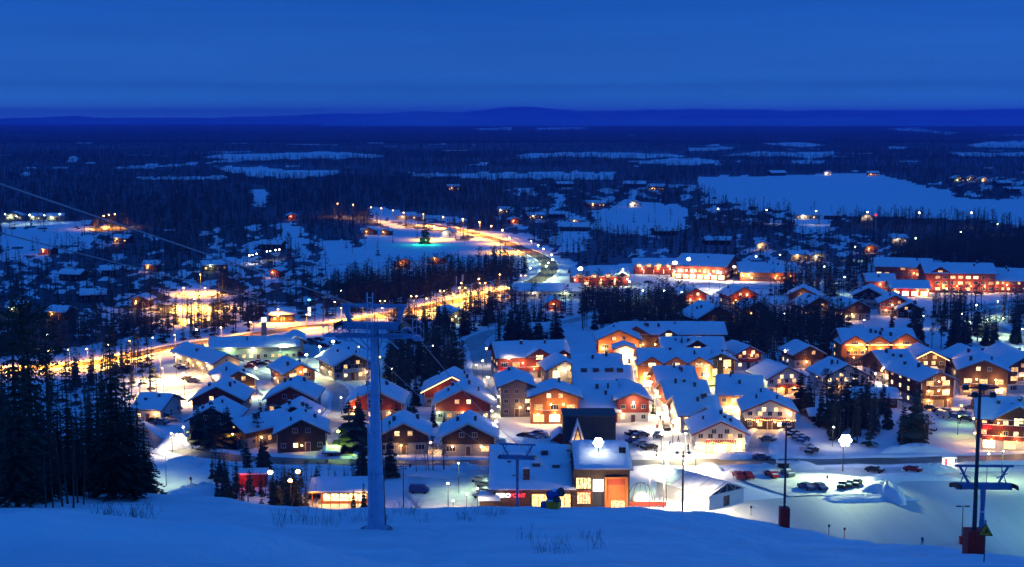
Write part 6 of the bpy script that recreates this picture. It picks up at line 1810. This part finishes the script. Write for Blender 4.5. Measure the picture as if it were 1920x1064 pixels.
# slope furniture on the piste: small marker posts
for px, py, m_, lab in ((1580 - 26, 1004, polem, 'thin marker pole on the lit piste'), (1583, 1010, redm, 'tiny red marker on the crest of the slope'), (1408, 968, polem, 'small dark post on the snow below the marquee')):
    g = G(px, py)
    e = empty('marker_post', (g.x, g.y, 0)); tag(e, lab, 'marker post')
    MB().bar((0, 0, -.4), (0, 0, 2.2), .07, 0, 6).build('post', m_, e)
    MB().box(-.2, .2, -.05, .05, 1.7, 2.2).build('reflector', m_, e)

# ------------------------------------------------------------------ trees near the camera
def near(px, Y, h, kind, vi, label, wide=1.0, group=None):
    b = onslope(px, Y)
    tree(kind, b, h, rnd.uniform(0, 6.28), label, group, hi=True, vi=vi, wide=wide)
near(214, 112, 15.0, 'spruce', 0, 'broad dark spruce with a bare foot at the left, its trunk standing on blue snow', 1.15)
near(262, 121, 9.4, 'spruce', 0, 'lower spruce leaning against the right side of the broad one', 1.05)
near(185, 124, 11.5, 'spruce', 1, 'narrow spruce behind the left side of the broad one', 1.3)
near(238, 126, 11.5, 'spruce', 1, 'narrow spruce hidden behind the broad one', 1.2)
near(34, 101, 16.4, 'spruce', 0, 'tallest spruce near the left border reaching over the orange road', 1.05)
near(-8, 108, 13.0, 'spruce', 1, 'spruce cut by the left border', 1.5)
near(62, 118, 16.4, 'spruce', 1, 'slim spruce right behind the tallest one', 1.25)
near(98, 112, 16.2, 'pine', 1, 'thin pine with a long bare trunk between the dark spruces', .85)
near(52, 124, 18.2, 'pine', 0, 'tall pine with a ragged crown behind the border spruces', .9)
near(128, 119, 9.4, 'spruce', 1, 'short dark spruce in the gap before the thin pine', 1.2)
near(155, 122, 8.6, 'spruce', 0, 'bushy spruce in the gap left of the broad one', 1.0)
near(282, 126, 6.5, 'spruce', 0, 'small spruce at the right end of the dark group', .9)
near(10, 122, 10.5, 'spruce', 0, 'dense spruce low behind the border trees', 1.2)
near(88, 126, 9.0, 'spruce', 0, 'dense spruce low behind the thin pine', 1.2)
DEN = ((-30, 112, 11.5, 'spruce', 0, 1.3), (20, 112, 10.5, 'spruce', 0, 1.2), (75, 115, 8.6, 'spruce', 0, 1.3), (112, 122, 8.6, 'spruce', 1, 1.4), (140, 126, 8.2, 'spruce', 0, 1.2),
                             (170, 118, 8.4, 'spruce', 0, 1.2), (200, 120, 10.2, 'spruce', 0, 1.2), (228, 118, 11.2, 'spruce', 1, 1.5), (250, 114, 9.6, 'spruce', 0, 1.3), (272, 122, 7.6, 'spruce', 0, 1.3),
                             (40, 126, 10.5, 'spruce', 0, 1.2), (150, 114, 7.4, 'spruce', 0, 1.4), (95, 108, 6.6, 'spruce', 0, 1.2), (60, 106, 9.0, 'spruce', 0, 1.25))
for i, (px, Y, h, kd, vi, wd) in enumerate(DEN):
    near(px, Y, h, kd, vi, 'dense dark %s in the black wood at the left border' % kd + ordinal(DEN, i), wd, 'dense trees of the left border wood')
BIR = ((118, 103, 6.5), (128, 106, 7.2), (137, 101, 6.0), (146, 108, 6.6), (112, 109, 7.5), (100, 101, 5.4), (156, 104, 5.0), (168, 112, 6.0), (86, 100, 5.2))
for i, (px, Y, h) in enumerate(BIR):
    near(px, Y, h, 'birch', 0, 'bare birch sapling in the dip between the spruces' + ordinal(BIR, i), 1.0, 'bare birches in the dip')
# twiggy shrubs sticking out of the snow
tw_me = []
for sd in (1, 2, 3, 4):
    q = random.Random(40 + sd); mb = MB()
    for i in range(9):
        a = q.uniform(0, 6.28); r_ = q.uniform(0, .7)
        p0 = Vector((r_ * math.cos(a), r_ * math.sin(a), -.2)); d = Vector((q.gauss(0, .28), q.gauss(0, .28), 1)).normalized(); L = q.uniform(.6, 1.5)
        p1 = p0 + d * L; mb.bar(p0, p1, .009, 0, 3, .005)
        for j in range(4):
            t_ = q.uniform(.35, .95); d2 = (d + Vector((q.gauss(0, .6), q.gauss(0, .6), .1))).normalized()
            a_ = p0 + d * L * t_; mb.bar(a_, a_ + d2 * L * .35, .005, 0, 3, .003)
    tw_me.append(mb.mesh('twiggy_shrub', twig))
def shrub(px, Y, s_, label, group):
    b = onslope(px, Y)
    o = link('twiggy_shrub', tw_me[rnd.randrange(4)], None, b, (0, 0, rnd.uniform(0, 6)), (s_, s_, s_))
    tag(o, label, 'shrub', group)
for i in range(15): shrub(530 + i * 19 + rnd.uniform(-5, 5), rnd.uniform(88, 106), rnd.uniform(.6, 1.2), 'bare twiggy shrub in the snow at the foot of the ladder pylon', 'twigs at the ladder pylon')
for i in range(6): shrub(975 + i * 30 + rnd.uniform(-10, 10), rnd.uniform(52, 78), rnd.uniform(.5, .9), 'thin twig poking out of the near snow below the bar', 'twigs below the bar')
for i in range(10): shrub(185 + i * 10 + rnd.uniform(-4, 4), rnd.uniform(62, 95), rnd.uniform(.9, 1.3), 'bare twiggy shrub below the broad spruce', 'twigs below the spruce')
for i in range(8): shrub(860 + i * 12 + rnd.uniform(-4, 4), rnd.uniform(92, 104), rnd.uniform(.6, 1.0), 'low twig on the crest left of the snow cannon', 'twigs by the snow cannon')

# ------------------------------------------------------------------ countable trees of the village
patch([(505, 930), (690, 930), (690, 962), (505, 962)], 36, 'dark TREE in the lamp lit wood before the terrace cafe', 'trees before the terrace cafe', 'sspb', (5, 8))
patch([(395, 890), (520, 900), (510, 945), (400, 935)], 14, 'TREE in the front wood left of the terrace cafe', 'trees left of the terrace cafe', 'ssb', (5, 9))
patch([(400, 850), (520, 850), (640, 862), (640, 880), (400, 880)], 9, 'TREE between the slope road and the dark chalets', 'trees along the left slope road', 'spb', (5, 8))
patch([(365, 815), (440, 815), (440, 845), (350, 840)], 9, 'dense TREE around the hidden dark chalet', 'trees around the hidden chalet', 'ssb', (6, 9))
patch([(480, 790), (640, 800), (630, 835), (480, 825)], 9, 'TREE in the gardens of the dark chalets', 'trees of the chalet gardens', 'ssb', (5, 9))
patch([(628, 800), (690, 800), (690, 845), (640, 840)], 6, 'dark TREE left of the ladder pylon', 'dark trees left of the pylon', 's', (9, 12))
patch([(690, 845), (745, 850), (745, 905), (665, 905)], 7, 'TREE right behind the foot of the ladder pylon', 'trees behind the pylon foot', 'spb', (7, 10))
patch([(740, 790), (860, 795), (830, 815), (740, 812)], 7, 'slim TREE between the red chalets', 'trees between the red chalets', 's', (6, 9))
patch([(780, 862), (835, 862), (835, 888), (780, 888)], 5, 'loose TREE between the two nearest chalets', 'loose trees between the nearest chalets', 'pb', (7, 9))
patch([(715, 700), (745, 680), (880, 690), (878, 745), (760, 765), (720, 740)], 40, 'TREE of the dark wood right behind the ladder pylon', 'wood behind the ladder pylon', 'sssppp', (9, 13))
patch([(740, 620), (880, 600), (900, 640), (870, 690), (740, 680)], 28, 'TREE in the back of the wood behind the ladder pylon', 'back of the pylon wood', 'sssp', (9, 13))
patch([(880, 600), (1045, 600), (1050, 640), (960, 665), (920, 640)], 32, 'TREE of the wood above the red hotel wing', 'wood above the red hotel wing', 'sssp', (9, 14))
patch([(1085, 570), (1160, 575), (1290, 590), (1290, 640), (1130, 630), (1090, 620)], 42, 'TREE of the wood behind the big orange hotel', 'wood behind the orange hotel', 'sssspp', (9, 13))
patch([(1330, 640), (1440, 620), (1560, 620), (1560, 680), (1430, 690), (1370, 670)], 46, 'TREE of the dark wood between the chalet rows', 'wood between the chalet rows', 'sssppb', (9, 13))
patch([(1490, 740), (1650, 740), (1660, 790), (1600, 845), (1500, 800)], 26, 'TREE in the stand behind the dazzling floodlight', 'stand behind the dazzling floodlight', 'ssppb', (8, 12))
patch([(1655, 790), (1745, 790), (1745, 828), (1660, 838)], 8, 'pointed TREE in the group beside the tiny log cabin', 'trees beside the log cabin', 'sssp', (8, 11))
patch([(1660, 610), (1830, 600), (1850, 640), (1800, 670), (1720, 650), (1670, 640)], 26, 'TREE of the wood above the golden lodge', 'wood above the golden lodge', 'sssp', (9, 13))
patch([(1830, 620), (1920, 640), (1920, 668), (1840, 660)], 10, 'spruce lit green by the lane lamps at the right border', 'green lit spruces at the lane', 's', (8, 11))
patch([(140, 640), (300, 660), (290, 720), (140, 740)], 7, 'TREE silhouetted against the glowing orange road', 'trees against the orange road', 'sspb', (8, 12))
patch([(690, 480 + 70), (760, 560), (700, 585), (640, 580)], 5, 'TREE on the verge by the orange road bend', 'verge trees at the bend', 'spb', (7, 10))

for px, py, h, kd, vi, wd, lab in ((655, 846, 13.5, 'spruce', 2, 1.5, 'big round topped dark spruce left of the ladder pylon'), (372, 836, 10.5, 'spruce', 2, 1.5, 'wide dark spruce at the left of the hidden chalet'),
      (398, 842, 12.5, 'spruce', 0, 1.6, 'wide dark spruce right before the hidden chalet'), (428, 838, 11.0, 'spruce', 2, 1.4, 'wide dark spruce at the right of the hidden chalet'), (484, 838, 8.5, 'pine', 0, 1.1, 'pine in front of the glowing balcony chalet roof'),
      (424, 934, 9.5, 'spruce', 3, 1.2, 'cone shaped spruce standing apart left of the red kiosk'), (464, 884, 8.5, 'spruce', 1, 1.3, 'dense spruce before the glowing balcony chalet'), (491, 888, 9.0, 'spruce', 1, 1.3, 'dense spruce just left of the almost black chalet'),
      (522, 806, 9.5, 'spruce', 2, 1.2, 'spruce at the left wall of the low chalet'), (575, 812, 8.5, 'pine', 2, 1.1, 'pine before the low chalet'), (500, 800, 7.0, 'pine', 2, 1.0, 'small pine under the reddish gable'),
      (1713, 832, 14.5, 'spruce', 2, 1.35, 'very tall spruce behind the tiny log cabin group'), (1690, 838, 8.0, 'pine', 0, 1.0, 'pine lit yellow green beside the slope road'), (1738, 836, 8.5, 'pine', 2, 1.1, 'pine at the right of the very tall spruce'),
      (1560, 800, 13.0, 'spruce', 2, 1.5, 'broad spruce left behind the dazzling floodlight'), (1585, 796, 13.5, 'spruce', 0, 1.5, 'broad spruce straight behind the dazzling floodlight'), (1612, 800, 12.0, 'spruce', 3, 1.5, 'broad spruce right behind the dazzling floodlight'),
      (1500, 770, 12.5, 'spruce', 0, 1.5, 'broad spruce right of the white chalets'), (1516, 776, 11.5, 'spruce', 3, 1.4, 'second broad spruce right of the white chalets'),
      (735, 812, 9.0, 'spruce', 1, 1.3, 'narrow spruce tight behind the ladder pylon'), (768, 815, 8.5, 'spruce', 1, 1.3, 'narrow spruce between pylon and red chalets'), (783, 817, 7.6, 'spruce', 3, 1.1, 'shorter narrow spruce left of the white balcony chalet'),
      (733, 892, 11.0, 'spruce', 0, 1.2, 'brown lit spruce hard against the right of the pylon shaft'), (680, 892, 10.0, 'spruce', 3, 1.3, 'brown lit spruce hard against the left of the pylon shaft'), (812, 888, 9.5, 'pine', 1, 1.1, 'thin pine in the gap between the two nearest chalets')):
    g = G(px, py)
    tree(kd, (g.x, g.y, -.3), h, rnd.uniform(0, 6.28), lab, None, vi=vi, wide=wd)
g = G(797, 458)
tree('spruce', (g.x, g.y, 0), 17, 1, 'tall tree lit bright green at the far side of the snowy field', vi=2, wide=1.2)
for dx in (-5, 5): point((g.x + dx, g.y - 6, 3), 2600, 'e', None, .4, 'green_floodlight')
mound(330, 836, 9, 12, 2.6, 21, 'bright floodlit snow pile at the bend of the slope road')
# ------------------------------------------------------------------ woods as masses (geometry nodes on scattered points)
FARL = []
hid = bpy.data.collections.new('tree_kinds')
def lowspruce(h, r, tiers, nb, seed):
    return treemesh('spruce', spruce_parts(h, r, tiers, nb, seed), True)
kinds_lo = [lowspruce(10, 1.5, 9, 6, 51), lowspruce(10, 1.2, 9, 6, 52), lowspruce(10, 1.8, 8, 6, 53), treemesh('pine', pine_parts(10, 1.4, 54, False, 12), True), treemesh('pine', pine_parts(10, 1.7, 55, False, 14), True),
            treemesh('birch', birch_parts(8, 56, 8), True)]
for i, me in enumerate(kinds_lo):
    o = bpy.data.objects.new('kind_%02d' % i, me); hid.objects.link(o)
# far clumps: several very simple trees in one mesh
dusted_hazed = leafmat('snow_dusted_hazed_needles', (.06, .075, .10), (.13, .15, .22), (.20, .22, .30))  # lighter bluish needles: snow dusting plus the blue of far haze painted in
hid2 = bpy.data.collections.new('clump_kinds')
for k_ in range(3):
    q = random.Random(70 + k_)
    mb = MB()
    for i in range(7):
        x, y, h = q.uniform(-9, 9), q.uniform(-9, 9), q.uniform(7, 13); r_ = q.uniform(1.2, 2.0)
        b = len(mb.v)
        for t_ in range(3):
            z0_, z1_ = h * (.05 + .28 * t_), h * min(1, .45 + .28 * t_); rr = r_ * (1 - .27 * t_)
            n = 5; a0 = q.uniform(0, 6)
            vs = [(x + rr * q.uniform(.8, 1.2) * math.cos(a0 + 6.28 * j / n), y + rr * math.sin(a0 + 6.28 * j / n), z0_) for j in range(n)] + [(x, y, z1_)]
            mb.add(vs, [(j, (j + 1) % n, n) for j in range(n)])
    o = bpy.data.objects.new('clump_%02d' % k_, mb.mesh('clump', dusted_hazed)); hid2.objects.link(o)
def wood(name, pts, scales, kinds_c, label, idx=None):
    me = bpy.data.meshes.new(name)
    me.vertices.add(len(pts)); me.vertices.foreach_set('co', np.asarray(pts, np.float32).ravel())
    a = me.attributes.new('sc', 'FLOAT', 'POINT'); a.data.foreach_set('value', np.asarray(scales, np.float32))
    a = me.attributes.new('ix', 'INT', 'POINT'); a.data.foreach_set('value', np.asarray(idx, np.int32))
    a = me.attributes.new('rz', 'FLOAT', 'POINT'); a.data.foreach_set('value', np.random.RandomState(5).uniform(0, 6.28, len(pts)).astype(np.float32))
    me.update()
    o = link(name, me)
    tag(o, label, None, None, 'stuff')
    ng = bpy.data.node_groups.new(name, 'GeometryNodeTree')
    ng.interface.new_socket('Geometry', in_out='INPUT', socket_type='NodeSocketGeometry')
    ng.interface.new_socket('Geometry', in_out='OUTPUT', socket_type='NodeSocketGeometry')
    N = ng.nodes.new; Lk = ng.links.new
    gi = N('NodeGroupInput'); go = N('NodeGroupOutput')
    ip = N('GeometryNodeInstanceOnPoints'); ci = N('GeometryNodeCollectionInfo')
    ci.inputs['Collection'].default_value = kinds_c; ci.inputs['Separate Children'].default_value = True; ci.inputs['Reset Children'].default_value = True
    def att(n, ty):
        x = N('GeometryNodeInputNamedAttribute'); x.data_type = ty; x.inputs['Name'].default_value = n; return x.outputs['Attribute']
    ip.inputs['Pick Instance'].default_value = True
    cx = N('ShaderNodeCombineXYZ')
    Lk(att('rz', 'FLOAT'), cx.inputs['Z'])
    Lk(gi.outputs[0], ip.inputs['Points']); Lk(ci.outputs[0], ip.inputs['Instance']); Lk(att('ix', 'INT'), ip.inputs['Instance Index'])
    Lk(cx.outputs[0], ip.inputs['Rotation']); Lk(att('sc', 'FLOAT'), ip.inputs['Scale'])
    Lk(ip.outputs[0], go.inputs[0])
    md = o.modifiers.new('woods', 'NODES'); md.node_group = ng
    return o
NR = np.random.RandomState(11)
def scatter(x0, x1, y0, y1, dens, seed, extra=None, jit=True):
    """points sampled in bands so that the woods cover the ground as they do in the photograph"""
    r_ = np.random.RandomState(seed)
    n = int((x1 - x0) * (y1 - y0) * dens)
    px = r_.uniform(x0, x1, n); py = r_.uniform(y0, y1, n)
    return px, py, r_
pts, scs, ixs = [], [], []
for (y0, y1, dens) in ((262, 275, .30), (275, 300, .22), (300, 340, .12), (340, 380, .085), (380, 430, .050), (430, 480, .026), (480, 560, .014), (560, 760, .008)):
    px, py, r_ = scatter(-160, 2080, y0, y1, dens, int(y0))
    f = forest(px, py)
    keep = r_.uniform(0, 1, len(px)) < f
    px, py = px[keep], py[keep]
    Yv = CAMZ / S(py)
    Xv = (px - 960) / F * (Yv * CP + CAMZ * SP)
    for x, y, a, b in zip(Xv, Yv, px, py):
        if y < 1500 and blocked(x, y, .5): continue
        pts.append((x, y, -.3)); scs.append(r_.uniform(.75, 1.25) * (1.0 if y < 2500 else 1.15)); ixs.append(r_.randint(0, 6) if y < 1500 else r_.randint(0, 5))
wood('valley_woods', pts, scs, hid, 'endless dark spruce and pine woods covering the valley', ixs)
print('woods', len(pts))
pts, scs, ixs = [], [], []
for (y0, y1, dens) in ((238, 246, 1.3), (246, 256, 1.1), (256, 268, .7)):
    px, py, r_ = scatter(-160, 2080, y0, y1, dens, int(y0) + 1)
    f = forest(px, py)
    keep = r_.uniform(0, 1, len(px)) < f
    px, py = px[keep], py[keep]
    Yv = CAMZ / S(py); Xv = (px - 960) / F * (Yv * CP + CAMZ * SP)
    for x, y in zip(Xv, Yv): pts.append((x, y, -.5)); scs.append(r_.uniform(1.0, 1.6)); ixs.append(r_.randint(0, 3))
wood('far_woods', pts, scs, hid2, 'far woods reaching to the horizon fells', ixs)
print('far woods', len(pts))
# smaller woods inside the village, as masses behind the countable ones
TW = [([(690, 527), (800, 512), (900, 498), (960, 488), (1000, 500), (960, 534), (830, 556), (700, 582), (640, 590), (620, 540)], .045, 'dark plantation lit orange along the road bend', 'plantation'),
      ([(1085, 545), (1180, 560), (1290, 560), (1290, 600), (1100, 600)], .040, 'village wood behind the orange hotel', 'village_wood'),
      ([(1330, 590), (1560, 600), (1600, 610), (1590, 640), (1340, 640)], .034, 'village wood between upper and lower chalet rows', 'village_wood'),
      ([(1480, 515), (1640, 500), (1640, 540), (1560, 560), (1440, 555)], .035, 'wood left of the red hotel', 'village_wood'),
      ([(1760, 575), (1740, 610), (1860, 640), (1960, 600), (1960, 555), (1860, 570)], .028, 'wood below the red hotel drive', 'village_wood'),
      ([(-60, 600), (240, 600), (430, 580), (640, 590), (560, 625), (300, 645), (120, 660), (-60, 680)], .010, 'thin roadside wood above the orange road', 'roadside_wood'),
      ([(-60, 740), (300, 740), (250, 850), (-60, 880)], .004, 'thin wood below the orange road at left', 'roadside_wood'),
      ([(1470, 508), (1600, 500), (1660, 480), (1740, 468), (1960, 440), (1960, 512), (1870, 500), (1740, 492), (1640, 494)], .06, 'dark wooded rise above the big red hotel', 'hillside_wood'),
      ([(640, 612), (760, 592), (880, 572), (960, 556), (1000, 562), (860, 602), (700, 626)], .008, 'thin wood on the near side of the orange road bend', 'roadside_wood'),
      ([(120, 690), (250, 670), (300, 700), (250, 735), (120, 740)], .006, 'thin wood between the orange road and the car park', 'roadside_wood'),
      ([(880, 560), (1060, 575), (1090, 600), (880, 600)], .012, 'thin wood around the long low building', 'roadside_wood')]
for i, (poly, dens, lab, nm) in enumerate(TW):
    xs_ = [p[0] for p in poly]; ys_ = [p[1] for p in poly]
    px, py, r_ = scatter(min(xs_), max(xs_), min(ys_), max(ys_), dens, 100 + i)
    k_ = pip(px, py, poly); px, py = px[k_], py[k_]
    Yv = CAMZ / S(py); Xv = (px - 960) / F * (Yv * CP + CAMZ * SP)
    pts, scs, ixs = [], [], []
    for x, y in zip(Xv, Yv):
        if blocked(x, y, .5): continue
        pts.append((x, y, -.3)); scs.append(r_.uniform(.8, 1.3)); ixs.append(r_.randint(0, 6))
    if pts: wood(nm, pts, scs, hid, lab, ixs)
print('things trees', TREES, 'objects', len(sc.objects), 'lights', len([o for o in sc.objects if o.type == 'LIGHT']))

# village woods as denser masses right behind the countable trees
TW2 = [([(730, 610), (890, 590), (890, 690), (800, 735), (730, 735)], .012, 'dense mass of the wood behind the ladder pylon', 'pylon_wood'),
       ([(885, 600), (1045, 598), (1050, 630), (930, 650)], .012, 'dense mass of the wood above the red hotel wing', 'hotel_wood'),
       ([(1085, 560), (1300, 580), (1300, 640), (1090, 620)], .012, 'dense mass of the wood behind the orange hotel', 'hotel_wood'),
       ([(1330, 625), (1570, 610), (1580, 675), (1400, 685)], .012, 'dense mass of the wood between the chalet rows', 'chalet_wood'),
       ([(430, 900), (690, 895), (690, 965), (430, 940)], .010, 'undergrowth and young trees of the front wood', 'front_wood'),
       ([(1500, 730), (1660, 730), (1640, 840), (1530, 820)], .004, 'thin mass of trees behind the dazzling floodlight', 'floodlit_wood')]
for i, (poly, dens, lab, nm) in enumerate(TW2):
    xs_ = [p[0] for p in poly]; ys_ = [p[1] for p in poly]
    px, py, r_ = scatter(min(xs_), max(xs_), min(ys_), max(ys_), dens, 200 + i)
    k_ = pip(px, py, poly); px, py = px[k_], py[k_]
    Yv = CAMZ / S(py); Xv = (px - 960) / F * (Yv * CP + CAMZ * SP)
    pts, scs, ixs = [], [], []
    for x, y in zip(Xv, Yv):
        if blocked(x, y, .5): continue
        pts.append((x, y, -.3)); scs.append(r_.uniform(.8, 1.3) if i != 4 else r_.uniform(.35, .6)); ixs.append(r_.randint(0, 6))
    if pts: wood(nm, pts, scs, hid, lab, ixs)
